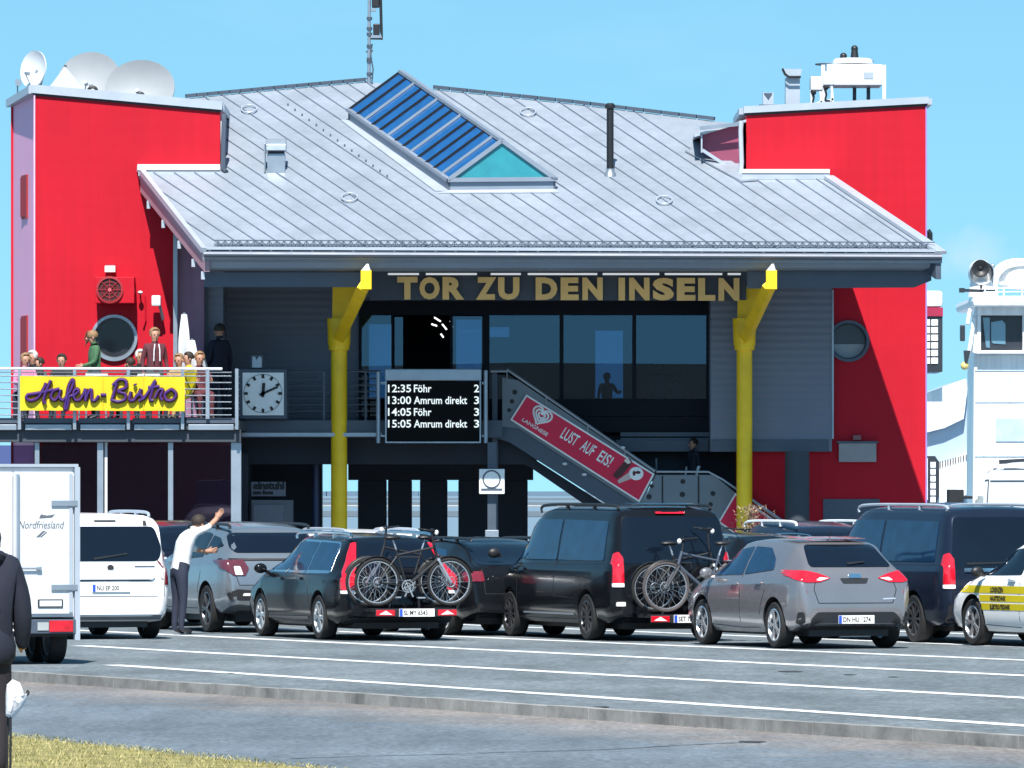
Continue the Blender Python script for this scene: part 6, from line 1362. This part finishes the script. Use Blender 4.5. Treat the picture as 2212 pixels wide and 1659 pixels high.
decal(bv, [(-.5,1.88),(.5,1.88),(.5,1.90),(-.5,1.90)], 'B', 'roof_edge_spoiler', PN['black'], v3, off=.06, thick=.1)

# ---------- dark blue van on the right
S4 = vanspec(5.14, 1.93, 1.91, 1.02, 3.2, .34)
v4, bv = car('blue_van', 'midnight blue passenger van with chrome strip on tailgate, right side', S4, PN['blue'], (1985,1388.5), R(20.5), cat='van', rim='alloyd', spokes=10)
dlo(bv, v4, [[(3.78,1.15),(2.90,1.14),(2.90,1.70),(3.25,1.68),(3.45,1.58)], [(2.82,1.14),(1.35,1.14),(1.35,1.72),(2.82,1.72)], [(1.27,1.14),(-.60,1.14),(-.55,1.70),(1.27,1.72)]])
decal(bv, [(-.80,1.04),(.80,1.04),(.72,1.76),(-.72,1.76)], 'B', 'rear_window', M['carglass'], v4, rnd=.07)
decal(bv, [(-.62,1.0),(.62,1.0),(.62,1.05),(-.62,1.05)], 'B', 'chrome_strip', M['chrome'], v4, off=.022, rnd=.01)
wiper(v4, bv, -.58, 1.10, .06, 1.12)
for s in (-1, 1):
    sd = 'L' if s < 0 else 'R'
    decal(bv, [(s*.76,.82),(s*.905,.82),(s*.895,1.05),(s*.855,1.24),(s*.81,1.27),(s*.76,1.18)][::s], 'B', 'tail_lamp', M['tail'], v4, off=.016, rnd=.03)
    decal(bv, [(s*.76,.77),(s*.905,.77),(s*.905,.825),(s*.76,.825)][::s], 'B', 'reverse_lamp', M['lampclear'], v4, off=.018, rnd=.01)
decal(bv, [(-.85,.30),(.85,.30),(.85,.55),(-.85,.55)], 'B', 'lower_bumper', M['black'], v4, off=.01, rnd=.05)
seams(bv, [[(2.86,1.7),(2.86,.30)],[(1.31,1.7),(1.31,.62),(.5,.60)],[(2.86,.30),(.5,.30)],[(-.9,1.10),(1.31,1.08),(2.86,1.08)]], 'L', v4)
seams(bv, [[(-.78,1.0),(-.78,.60),(.78,.60),(.78,1.0)]], 'B', v4); rails(v4, S4, .70, -.6, 2.5, 1.85, M['zincl'], .07); mirror(v4, 3.62, 1.22, .95, M['black'])

# ---------- white compact van (left), seen from behind
S5 = dict(vanspec(4.40, 1.83, 1.80, .85, 2.72, .315, nose=.95), roof=.84)
S5['zs'] = [(0,1.02),(3.0,1.0),(4.4,.7)]
v5, bv = car('white_compact_van', 'white compact van seen from behind beside the trailer, dark tailgate window', S5, PN['white'], (323,1378.5), R(18.6), cat='van', spokes=5, contact='RR')
dlo(bv, v5, [[(2.95,1.08),(2.15,1.07),(2.15,1.60),(2.5,1.58),(2.7,1.46)], [(2.08,1.07),(.95,1.07),(.95,1.62),(2.08,1.62)], [(.88,1.07),(-.45,1.07),(-.42,1.58),(.88,1.62)]], m='carglass')
decal(bv, [(-.72,1.12),(.72,1.12),(.78,1.30),(.68,1.62),(-.68,1.62),(-.78,1.30)], 'B', 'rear_window', M['carglass'], v5, rnd=.08)
for s in (-1, 1):
    decal(bv, [(s*.80,.78),(s*.90,.78),(s*.90,1.42),(s*.83,1.42)][::s], 'B', 'tail_lamp', mat('dim_tail_lamp', (.16,.01,.02), .15, coat=1), v5, off=.012, rnd=.02)
    decal(bv, [(s*.52,1.63),(s*.58,1.63),(s*.57,1.70),(s*.53,1.70)][::s], 'B', 'tailgate_hinge', M['black'], v5, off=.01)
decal(bv, [(-.50,.86),(.62,.86),(.66,.905),(-.54,.905)], 'B', 'handle_strip', M['white'], v5, off=.03, thick=.04, rnd=.015)
decal(bv, [(-.50,.835),(.62,.835),(.56,.86),(-.44,.86)], 'B', 'handle_shadow_gap', M['steeld'], v5, off=.005)
decal(bv, [(-.045,1.0),(.045,1.0),(.05,1.05),(0,1.08),(-.05,1.05)], 'B', 'emblem', M['ink'], v5, off=.012, rnd=.02)
decal(bv, [(.36,1.035),(.66,1.035),(.66,1.055),(.36,1.055)], 'B', 'model_lettering', M['steeld'], v5, off=.006)
plate(v5, .0, -S5['ra']-.02, .74, 'NU EP 200', .56); 
decal(bv, [(-.86,.30),(.86,.30),(.86,.36),(-.86,.36)], 'B', 'bumper_edge', M['steel'], v5, off=.02, thick=.03)
decal(bv, [(-.20,1.685),(.12,1.685),(.12,1.705),(-.20,1.705)], 'B', 'high_brake_lamp', M['black'], v5, off=.02)
wiper(v5, bv, -.25, 1.14, .25, 1.22); rails(v5, S5, .66, -.5, 1.7, 1.77, M['zincl']); mirror(v5, 2.75, 1.12, .9, M['black'], 1)
seams(bv, [[(-.78,1.66),(-.80,.62),(.80,.62),(.78,1.66)]], 'B', v5, m=M['steeld'])

# ---------- slate grey SUV
S6 = dict(L=4.50, W=1.865, ra=.88, wb=2.68, r=.36, roof=.68, zs=[(0,1.06),(.6,1.10),(2,1.05),(3.4,1.02),(4.5,.7)], zb=[(0,.42),(.4,.28),(1.5,.25),(4.0,.25),(4.5,.34)],
          zt=[(0,.62),(.03,.90),(.07,1.05),(.12,1.12),(.22,1.20),(.62,1.53),(.75,1.57),(1.4,1.635),(2.1,1.65),(2.5,1.61),(2.9,1.46),(3.35,1.18),(3.5,1.12),(4.1,1.02),(4.35,.88),(4.47,.66),(4.5,.5)])
v6, bv = car('grey_suv', 'slate grey sport utility car with black roof rails behind the man in white', S6, PN['dgrey'], (457,1366), R(19.4), rim='alloyd', spokes=5)
dlo(bv, v6, [[(2.35,1.12),(1.42,1.10),(1.42,1.50),(1.8,1.49),(2.1,1.38)], [(1.34,1.10),(.38,1.14),(.42,1.47),(.6,1.50),(1.34,1.51)], [(.30,1.16),(-.30,1.30),(.0,1.42),(.34,1.46)]], m='carglass')
decal(bv, [(-.70,1.20),(.70,1.20),(.64,1.50),(-.64,1.50)], 'B', 'rear_window', M['carglass'], v6, rnd=.09)
decal(bv, [(-.86,1.085),(.86,1.085),(.86,1.115),(-.86,1.115)], 'B', 'light_bar', M['black'], v6, off=.012, rnd=.01)
for s in (-1, 1):
    decal(bv, [(s*.58,1.10),(s*.90,1.09),(s*.90,.98),(s*.74,.86),(s*.56,.86),(s*.50,.97)][::s], 'B', 'tail_lamp', mat('smoked_tail_lamp', (.10,.02,.03), .1, coat=1), v6, off=.014, rnd=.02)
    decal(bv, [(s*.60,.87),(s*.72,.87),(s*.74,1.0),(s*.64,1.0)][::s], 'B', 'lit_lens', M['lampclear'], v6, off=.022, rnd=.02)
    decal(bv, [(s*.42,.50),(s*.80,.50),(s*.84,.60),(s*.70,.66),(s*.44,.64)][::s], 'B', 'bumper_recess', M['black'], v6, off=.01, rnd=.03)
    decal(bv, [(s*.48,.56),(s*.62,.56),(s*.60,.60),(s*.48,.60)][::s], 'B', 'reflector', M['lampclear'], v6, off=.018, rnd=.01)
    sd = 'L' if s < 0 else 'R'
    decal(bv, [(-.40,1.10),(-.30,1.06),(-.84,1.08),(-.86,1.11)], sd, 'shoulder_gap', M['black'], v6, off=.004) if False else None
    decal(bv, [(-.86,.30),(3.4,.28),(3.4,.34),(-.86,.40)], sd, 'sill_cladding', M['black'], v6, off=.004) if False else None
rails(v6, S6, .62, -.25, 1.9, 1.57, M['black']); mirror(v6, 2.25, 1.15, .9, PN['dgrey'])
seams(bv, [[(1.38,1.10),(1.36,.36)],[(2.45,1.08),(2.46,.6),(2.3,.36),(.5,.36)],[(.36,1.12),(.28,.9),(.44,.6)],[(-.40,1.1),(-.86,1.09)]], 'L', v6)
seams(bv, [[(-.78,1.08),(-.66,.72),(.66,.72),(.78,1.08)]], 'B', v6)
decal(bv, [(-.5,.80),(-.1,.80),(-.1,.92),(-.5,.92)], 'B', 'plate_recess', PN['dgrey'], v6, off=.004) if False else None

# ---------- low black car between estate and van
S7 = dict(S2, L=4.65, W=1.85, ra=.95, wb=2.80, r=.33)
S7['zt'] = [(0,.55),(.03,.80),(.07,.94),(.14,1.02),(.5,1.12),(.9,1.30),(1.3,1.40),(1.9,1.43),(2.4,1.42),(2.8,1.32),(3.35,1.02),(3.5,.97),(4.1,.88),(4.45,.76),(4.6,.58),(4.65,.42)]
v7, bv = car('low_black_car', 'low black car half hidden between the estate car and black van', S7, PN['black'], (972,1372), R(19.6), spokes=5)
decal(bv, [(-.64,1.04),(.64,1.04),(.54,1.36),(-.54,1.36)], 'B', 'rear_window', M['carglass'], v7, rnd=.06)
dlo(bv, v7, [[(2.1,.98),(1.2,.97),(1.2,1.30),(1.6,1.30)],[(1.13,.97),(.1,.98),(.5,1.25),(1.13,1.30)]])
for s in (-1,1): decal(bv, [(s*.60,.80),(s*.88,.80),(s*.90,.93),(s*.62,.95)][::s], 'B', 'tail_lamp', mat('dim_tail_lamp', (.16,.01,.02), .15, coat=1), v7, off=.014, rnd=.03)
plate(v7, 0, -S7['ra']-.012, .74, 'D CB 19'); rails(v7, S7, .6, -.3, 1.8, 1.39, M['black'], .03)
seams(bv, [[(-.62,.98),(-.60,.62),(.60,.62),(.62,.98)]], 'B', v7)

# ---------- cars further back, only their roofs show
S8 = dict(S2, L=4.6); S9 = dict(S6)
v8, bv = car('white_car', 'white car behind the black estate, only its roof showing', S8, PN['white'], (700,1353), R(19), spokes=5)
dlo(bv, v8, [[(2.62,.99),(1.62,.985),(1.62,1.39),(2.02,1.38),(2.3,1.28)][::-1], [(1.55,.985),(.72,.98),(.72,1.39),(1.55,1.40)]]); decal(bv, [(-.62,1.04),(.62,1.04),(.52,1.42),(-.52,1.42)], 'B', 'rear_window', M['carglass'], v8, rnd=.06)
rails(v8, S8, .6, -.4, 1.9, 1.47, M['zincl'])
v9, bv = car('dark_car', 'dark car in the gap between white compact van and the man in white', dict(S6, L=4.3), PN['navy'], (308,1352), R(19), rim='alloyd')
dlo(bv, v9, [[(2.35,1.12),(1.42,1.10),(1.42,1.50),(1.8,1.49),(2.1,1.38)], [(1.34,1.10),(.38,1.14),(.42,1.47),(1.34,1.51)]]); decal(bv, [(-.70,1.20),(.70,1.20),(.64,1.50),(-.64,1.50)], 'B', 'rear_window', M['carglass'], v9, rnd=.09)
v10, bv = car('dark_suv', 'dark blue sport utility car with pale roof rail behind the grey hatchback', dict(S6), PN['blue'], (1680,1358), R(20), rim='alloyd')
dlo(bv, v10, [[(2.35,1.12),(1.42,1.10),(1.42,1.50),(1.8,1.49),(2.1,1.38)], [(1.34,1.10),(.38,1.14),(.42,1.47),(1.34,1.51)]], m='carglass'); decal(bv, [(-.70,1.20),(.70,1.20),(.64,1.50),(-.64,1.50)], 'B', 'rear_window', M['carglass'], v10, rnd=.09)
rails(v10, S6, .62, -.25, 1.9, 1.60, M['white'])
v11, bv = car('small_dark_car', 'small dark car with chrome roof edge just right of the black van', dict(S1), PN['black'], (1560,1362), R(20), rim='alloyd')
decal(bv, [(-.60,1.10),(.60,1.10),(.50,1.40),(-.50,1.40)], 'B', 'rear_window', M['carglass'], v11, rnd=.06); rails(v11, S1, .60, -.2, 1.4, 1.43, M['chrome'], .02)

# ---------- white service car with yellow stripes at the right edge
S12 = dict(S1, L=4.35, ra=.82, wb=2.62, r=.325)
v12, bv = car('white_service_car', 'white car with yellow door stripes and black lettering cut by right edge', S12, PN['white'], (2112,1394.5), R(23.5), spokes=5, contact='FL')
dlo(bv, v12, [[(1.23,.985),(2.45,.965),(1.80,1.32),(1.23,1.37)], [(1.16,.99),(1.16,1.37),(.62,1.355),(.28,1.20),(.18,1.06)]], m='carglass')
decal(bv, [(-.66,1.04),(.66,1.04),(.56,1.36),(-.56,1.36)], 'F', 'windscreen', M['carglass'], v12, rnd=.04)
for z0_, z1_ in ((.73,.83),(.615,.705),(.50,.59)):
    a_ = 3.34 if z0_ > .7 else 2.32 if z0_ < .6 else 2.38
    decal(bv, [(.0,z0_),(a_-.02,z0_),(a_,z1_),(.0,z1_)][::1], 'L', 'yellow_stripe', M['yellowb'], v12, off=.004, thick=.01)
def side_text(t, body, y, z, size, xs=.8):
    vs, fs = text2d(body, size, offset=.004, xs=xs); mb = MB(); pts = []
    for a, b, _ in vs:
        hr_ = bv.ray_cast(Vector((-5, y - a, z + b)), Vector((1,0,0)), 10); x = hr_[0].x if hr_[0] is not None else -.88
        pts.append((x-.0065-.002, y - a, z + b))
    mb.add(pts, fs); mb.build('door_lettering', M['ink'], t, local=True)
side_text(v12, 'LORENZEN', 2.05, .745, .095); side_text(v12, 'HAUSTECHNIK', 2.05, .632, .085); side_text(v12, 'ELEKTRO-TECHNIK', 2.05, .515, .085)
mirror(v12, 2.28, 1.02, .87, M['black']); handle(bv, 1.42, .90, 'L', v12, M['zincl'])
seams(bv, [[(1.20,.99),(1.20,.28)],[(2.40,.96),(2.40,.70),(2.32,.30),(1.20,.27)]], 'L', v12, m=M['steeld'])
decal(bv, [(3.05,.78),(3.36,.72),(3.34,.84),(3.1,.88)], 'L', 'headlamp', M['lampclear'], v12, off=.01, rnd=.03)

# ---------- big white van behind on the right
S13 = dict(vanspec(6.2, 2.02, 2.62, 1.2, 3.7, .36, nose=.95, base=.92), roof=.84)
S13['zt'] = [(0,.7),(.02,1.4),(.06,2.3),(.12,2.52),(.3,2.60),(4.2,2.62),(4.6,2.55),(4.75,2.45),(5.25,1.45),(5.4,1.28),(5.9,1.10),(6.1,.85),(6.17,.6),(6.2,.5)]
S13['zs'] = [(0,1.2),(4.8,1.2),(6.2,.8)]
v13, bv = car('white_panel_van', 'tall white panel van with black mirror behind the blue van', S13, PN['white'], (2104,1332), R(33), cat='van', contact='FL')
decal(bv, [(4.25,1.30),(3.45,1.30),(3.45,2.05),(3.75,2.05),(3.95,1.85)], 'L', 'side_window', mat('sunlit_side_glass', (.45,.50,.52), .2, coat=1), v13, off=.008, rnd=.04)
seams(bv, [[(4.0,2.25),(3.35,2.32),(3.32,.4)],[(3.3,2.3),(-1.0,2.3)],[(1.9,2.3),(1.9,.5)],[(4.1,2.5),(-1.0,2.52)]], 'L', v13, m=M['steeld'], w=.03)
mb = MB(); mb.box(-1.42,-1.10,3.72,3.80,1.94,2.16); mb.box(-1.12,-.9,3.74,3.78,2.00,2.05); mb.build('wing_mirror', M['black'], v13, local=True, bevel=.02)
S14 = dict(S13)
v14 = copy_tree(v13); v14.name = 'white_panel_van'; v14['label'] = 'second white panel van with rounded black edged window at the far right edge'
p = P(2330, 1345, 2.1*F/(1345-HY)); v14.location = v14.location + Vector((2.35, -3.6, -.25)); v14['group'] = 'white vans in the rear queue'; v13['group'] = 'white vans in the rear queue'

# ---------- box trailer on the left
uT, vT = 108, 1433; YTt = 2.1*F/(vT-HY); rzT = R(19); c_, s_ = math.cos(rzT), math.sin(rzT)
Wc = P(uT, vT, YTt); Wc.z = 0; lx, ly = .62, 0
locT = Vector((Wc.x - (c_*lx - s_*ly), Wc.y - (s_*lx + c_*ly), 0))
tr = thing('box_trailer', 'white two door box trailer with small dark lettering at the left edge', 'trailer', locT, rzT)
XW, y0, y1, zb0, zt0 = .78, -.66, 2.3, .58, 2.42
mb = MB(); mb.box(-XW, XW, y0+.04, y1, zb0, zt0); mb.build('box_body', M['white'], tr, local=True, bevel=.015)
for s in (-1, 1):
    a, b = (-.73, -.035) if s < 0 else (-.02, .73)
    mb = MB(); mb.box(a, b, y0-.002, y0+.038, zb0+.04, zt0-.06); o = mb.build('door', M['white'], tr, local=True, bevel=.012)
    mb = MB(); mb.box(a+.02, a+.07, y0-.012, y0-.003, zb0+.06, zt0-.08); mb.box(b-.05, b-.012, y0-.012, y0-.003, zb0+.06, zt0-.08) if s > 0 else None; mb.build('door_frame', M['zincl'], o, local=True)
for z in (1.98, .95): mb = MB(); mb.box(.45, .78, y0-.03, y0-.013, z-.04, z+.03); mb.build('hinge', M['steel'], tr, local=True, bevel=.004)
mb = MB(); mb.box(-XW-.015, XW+.015, y0-.01, y0+.05, zt0-.001, zt0+.035); mb.box(XW-.03, XW+.035, y0-.018, y0+.06, .30, zt0-.002); mb.box(-XW-.035, -XW+.03, y0-.018, y0+.06, .30, zt0-.002); mb.build('edge_frame', M['zincl'], tr, local=True)
mb = MB(); mb.box(.02,.05,y0-.03,y0-.013,zb0+.1,zt0-.1); mb.cyl((.035,y0-.04,1.18),(.30,y0-.04,1.18),.014,.014,8); mb.box(.26,.32,y0-.05,y0-.01,1.16,1.20); mb.build('locking_bar', M['steel'], tr, local=True)
mb = MB(); mb.tube(catmull([(.10,y0-.03,1.02),(.13,y0-.04,.98),(.14,y0-.03,.90),(.12,y0-.03,.86)],3),.01,5); mb.build('door_catch', M['black'], tr, local=True)
mb = MB(); mb.box(-.74,.76,y0-.03,y0+.1,.38,.555); o = mb.build('light_bar', M['steeld'], tr, local=True, bevel=.01)
mb = MB(); mb.box(.42,.72,y0-.045,y0-.031,.40,.54); mb.build('tail_lamp', M['tail'], tr, local=True, bevel=.01); mb = MB(); mb.box(-.72,-.42,y0-.045,y0-.031,.40,.54); mb.build('tail_lamp', M['tail'], tr, local=True, bevel=.01)
mb = MB(); mb.box(.27,.41,y0-.042,y0-.031,.42,.52); mb.build('clear_lens', mat('grey_lens', (.35,.37,.38), .2, coat=1), tr, local=True)
plate(tr, -.12, y0-.05, .47, 'NF TD 30', .52, .11)
mb = MB(); mb.box(.28,.60,y0-.02,y0-.003,.70,.80); mb.build('vent_frame', M['ink'], tr, local=True, bevel=.01); mb = MB(); mb.box(.30,.58,y0-.026,y0-.0205,.715,.785); mb.build('vent_plate', M['white'], tr, local=True)
mb = MB(); put_text(mb, 'Nordfriesland', (.03,y0-.004,1.665), (1,0,0), (0,0,1), .135, offset=.001, shear=.25, xs=.76)
mb.prism([(.30,y0-.006,1.79),(.46,y0-.006,1.80),(.50,y0-.006,1.84),(.40,y0-.006,1.825),(.32,y0-.006,1.84)], (0,.003,0)); mb.prism([(.26,y0-.006,1.56),(.30,y0-.006,1.56),(.38,y0-.006,1.64),(.35,y0-.006,1.64)], (0,.003,0)); mb.prism([(.31,y0-.006,1.56),(.33,y0-.006,1.56),(.40,y0-.006,1.62),(.39,y0-.006,1.63)], (0,.003,0)); mb.build('lettering', mat('soft_ink', (.10,.11,.13), .6), tr, local=True)
wp = wheel_proto(.30, .21, M['steel'], 5, tr); wp.location = (-.66, 0, .30)
for x, y in ((1,0),(-1,.72),(1,.72)): w = copy_tree(wp, tr); w.location = (.66*x, y, .30); w.rotation_euler = (0,0,math.pi if x > 0 else 0)
mb = MB(); mb.box(-.78,.78,-.5,2.2,.34,.57); mb.bar((0,2.2,.45),(0,3.3,.45),.1,.1); mb.build('chassis', M['black'], tr, local=True)

# ================================================================ bicycles and racks
def bicycle(label, root, lx, ly, lz, rz, flip, frame_m, fork_m, tyre_m, tall=0, dx=0, group='bicycles on rear racks', r=.34, bag=False):
    c, s = math.cos(rz), math.sin(rz); loc = root.location + Vector((c*lx - s*ly, s*lx + c*ly, lz))
    t = thing('bicycle', label, 'bicycle', loc, rz + (math.pi if flip else 0), group); hx = .54
    for wx in (-hx, hx):
        e_ = sub_empty('wheel', t, (wx, 0, r))
        mb = MB(); mb.torus((0,0,0), (0,1,0), r-.02, .022, 40, 8); mb.build('tyre', tyre_m, e_, smooth=True, local=True)
        mb = MB(); mb.torus((0,0,0), (0,1,0), r-.048, .011, 40, 6)
        for k in range(18): a = k*math.pi/9; mb.bar((0,.02*(1 if k%2 else -1),0), ((r-.05)*math.cos(a),0,(r-.05)*math.sin(a)), .003, .003, up=(0,1,0))
        mb.cyl((0,-.035,0),(0,.035,0),.024,.024,10); mb.build('rim', M['alloy'], e_, smooth=True, local=True)
        mb = MB(); mb.torus((0,-.04,0),(0,1,0),.07,.006,20,4); mb.build('brake_disc', M['steel'], e_, local=True)
    bb = Vector((-.10,0,.28)); st_ = Vector((-.26,0,.80)); hd = Vector((.30,0,.86)); hl = Vector((.36,0,.66)); ra_ = Vector((-hx,0,r)); fa = Vector((hx,0,r))
    mb = MB(); mb.tube([bb, hl], .026, 8); mb.tube([bb, st_], .018, 8); mb.tube([st_-Vector((0,0,.08)), hd-Vector((0,0,.03))], .017, 8); mb.tube([hd, hl], .022, 8)
    for s_2 in (-.05,.05): mb.tube([bb, ra_+Vector((0,s_2,0))], .011, 6); mb.tube([st_-Vector((-.02,0,.08)), ra_+Vector((0,s_2,0))], .009, 6)
    mb.build('frame', frame_m, t, smooth=True, local=True)
    mb = MB()
    for s_2 in (-.05,.05): mb.tube([hl+Vector((.0,s_2,-.01)), hl+Vector((.04,s_2,-.08)), fa+Vector((0,s_2,0))], .020, 8)
    mb.tube([hl+Vector((0,-.05,0)), hl+Vector((0,.05,0))], .024, 8); mb.build('fork', fork_m, t, smooth=True, local=True)
    mb = MB(); mb.tube([hd, hd+Vector((-.03,0,.14+tall))], .016, 8); hb = hd+Vector((-.03,0,.14+tall)); mb.tube([hb+Vector((-.10,-.05,.02)), hb+Vector((.03,-.03,0)), hb+Vector((.03,.03,0)), hb+Vector((-.10,.05,.02))], .013, 6)
    mb.tube(catmull([hb+Vector((-.10,-.28,.03)), hb+Vector((.02,-.12,.01)), hb, hb+Vector((.02,.12,.01)), hb+Vector((-.10,.28,.03))],3), .013, 6); mb.build('handlebar', M['black'], t, smooth=True, local=True)
    mb = MB(); mb.sph(hb+Vector((.07,0,-.02)), (.035,.035,.04), 10, 6); mb.build('front_lamp', M['lampclear'], t, smooth=True, local=True)
    mb = MB(); mb.tube([st_, st_+Vector((-.05,0,.15))], .014, 6); mb.build('seat_post', M['steel'], t, local=True)
    mb = MB(); mb.sph(st_+Vector((-.06,0,.17)), (.13,.07,.035), 14, 8); mb.build('saddle', M['black'], t, smooth=True, local=True)
    mb = MB(); mb.torus(bb+Vector((0,-.05,0)), (0,1,0), .085, .008, 26, 6); mb.torus(bb+Vector((0,-.05,0)), (0,1,0), .045, .006, 20, 4)
    for k in range(4): a = k*math.pi/2+.4; mb.bar(bb+Vector((0,-.05,0)), bb+Vector((.085*math.cos(a),-.05,.085*math.sin(a))), .012,.006,up=(0,1,0))
    mb.bar(bb+Vector((0,-.07,0)), bb+Vector((.07,-.07,-.15)), .02,.012,up=(0,1,0)); mb.bar(bb+Vector((0,.07,0)), bb+Vector((-.07,.07,.15)), .02,.012,up=(0,1,0)); mb.box(.02,.13,-.15,-.08,.11,.13); mb.build('crankset', M['alloy'], t, local=True)
    mb = MB(); mb.tube([bb+Vector((0,-.05,.085)), ra_+Vector((0,-.05,.04))], .005, 4); mb.tube([bb+Vector((0,-.05,-.085)), ra_+Vector((0,-.05,-.04))], .005, 4); mb.build('chain', M['steeld'], t, local=True)
    for cx_, nm in ((-hx,'rear_mudguard'),(hx,'front_mudguard')):
        mb = MB(); pts = [(cx_+(r+.02)*math.cos(a), 0, r+(r+.02)*math.sin(a)) for a in [R(20+q*14) for q in range(11)]]; mb.tube(pts, (.006,.022), 6); mb.build(nm, M['black'], t, smooth=True, local=True)
    if bag:
        mb = MB(); mb.box(-.68,-.36,-.07,.07,.72,.735); mb.tube([(-.66,-.05,.72),ra_+Vector((0,-.06,0))],.008,6); mb.tube([(-.66,.05,.72),ra_+Vector((0,.06,0))],.008,6); mb.build('luggage_rack', M['steel'], t, local=True)
    return t
def rack(label, root, S, txt, rz, z=.46):
    c, s = math.cos(rz), math.sin(rz); ly = -S['ra']; loc = root.location + Vector((-s*ly, c*ly, 0)); t = thing('bike_rack', label, 'bike rack', loc, rz, 'rear bicycle racks')
    mb = MB(); mb.bar((0,.1,z-.06),(0,-.62,z-.04),.06,.06)
    for y in (-.22,-.48): mb.bar((-.62,y,z),(.62,y,z),.09,.03); mb.box(-.62,.62,y-.045,y-.04,z,z+.03)
    mb.tube([(-.22,-.1,z),(-.22,-.08,z+.75),(.22,-.08,z+.75),(.22,-.1,z)],.018,6); mb.build('rack_frame', M['black'], t, local=True)
    mb = MB(); mb.box(-.60,.60,-.63,-.60,z-.09,z+.02); mb.build('light_beam', M['black'], t, local=True, bevel=.01)
    for s_2 in (-1,1): mb = MB(); mb.box(*sorted((s_2*.32,s_2*.60)),-.648,-.631,z-.075,z+.01); mb.build('rack_lamp', M['tail'], t, local=True, bevel=.008); 
    for s_2 in (-1,1): mb = MB(); mb.prism([(s_2*.36,-.652,z-.06),(s_2*.56,-.652,z-.055),(s_2*.46,-.652,z-.0)], (0,.003,0)); mb.build('reflector', M['lampclear'], t, local=True)
    plate(t, 0, -.66, z-.03, txt); return t
rack('bicycle rack with number plate behind the black estate car', e, S2, 'SL MY 6543', R(19.2), .44)
b1 = bicycle('dark bicycle with silver fork, outermost on the estate car rack', e, .01, -S2['ra']-.48, .50, R(19.2), False, M['black'], M['alloy'], M['tyre'], tall=.06)
b2 = bicycle('second dark bicycle behind the silver forked one on the estate rack', e, -.04, -S2['ra']-.22, .50, R(19.2), True, M['black'], M['steeld'], M['tyre'], tall=.10)
rack('bicycle rack with pale rim behind the black van', v3, S3, 'SET 75', R(20), .36)
b3 = bicycle('grey electric bicycle with wide tyres on the van rack', v3, .22, -S3['ra']-.50, .42, R(20), True, M['steeld'], M['alloyd'], mat('dusty_tyre', (.07,.06,.06), .8), tall=.02, r=.355, bag=True)
b4 = bicycle('white framed bicycle behind the grey electric one on the van rack', v3, .14, -S3['ra']-.24, .42, R(20), False, M['black'], M['white'], M['tyre'], tall=.16)
mb = MB(); 
# white bicycle on the ground queue behind the grey hatchback
c = P(1600, 1353, 2.1*F/(1353-HY)); dummy = thing('x', 'x', 'x', (c.x, c.y, 0)); 
b5 = bicycle('white bicycle standing beyond the grey hatchback right of the van', dummy, 0, 0, .42, R(75), False, M['white'], M['white'], M['tyre'], tall=.10, group=None); bpy.data.objects.remove(dummy)
# dry bush by the right column
cb_ = P(1622, 1130, 131.0); bush = thing('dry_bush', 'dry reddish brown feathery bush at the foot of the right yellow column', 'bush', (cb_.x, 131.0, 0))
mb = MB(); rnd = random.Random(5)
for k in range(14):
    a = rnd.uniform(0, 6.28); h_ = rnd.uniform(1.2, 1.75); mb.tube(catmull([(0,0,0),(math.cos(a)*.08,math.sin(a)*.08,h_*.5),(math.cos(a)*.25,math.sin(a)*.2,h_)],3),.010,4)
mb.build('stems', mat('dry_stem', (.16,.10,.07), .9), bush, local=True)
mb = MB()
for k in range(2600):
    a = rnd.uniform(0, 6.28); rr_ = abs(rnd.gauss(0,.16)); z = rnd.uniform(.5,1.86) ; x, y = rr_*math.cos(a)*(1.5-.5*z/1.8), rr_*math.sin(a); q = rnd.uniform(.02,.05); d = Vector((rnd.uniform(-1,1), rnd.uniform(-1,1), rnd.uniform(-.3,1))).normalized()*q*2.2; w = Vector((rnd.uniform(-1,1), rnd.uniform(-1,1), 0)).normalized()*q*.25; p_ = Vector((x,y,z)); mb.cur = rnd.choice((0,0,1))
    mb.add([p_-w, p_+w, p_+d], [(0,1,2)])
mb.build('foliage', [mat('dry_leaf', (.40,.30,.20), .9), mat('russet_leaf', (.20,.07,.07), .9)], bush, local=True)
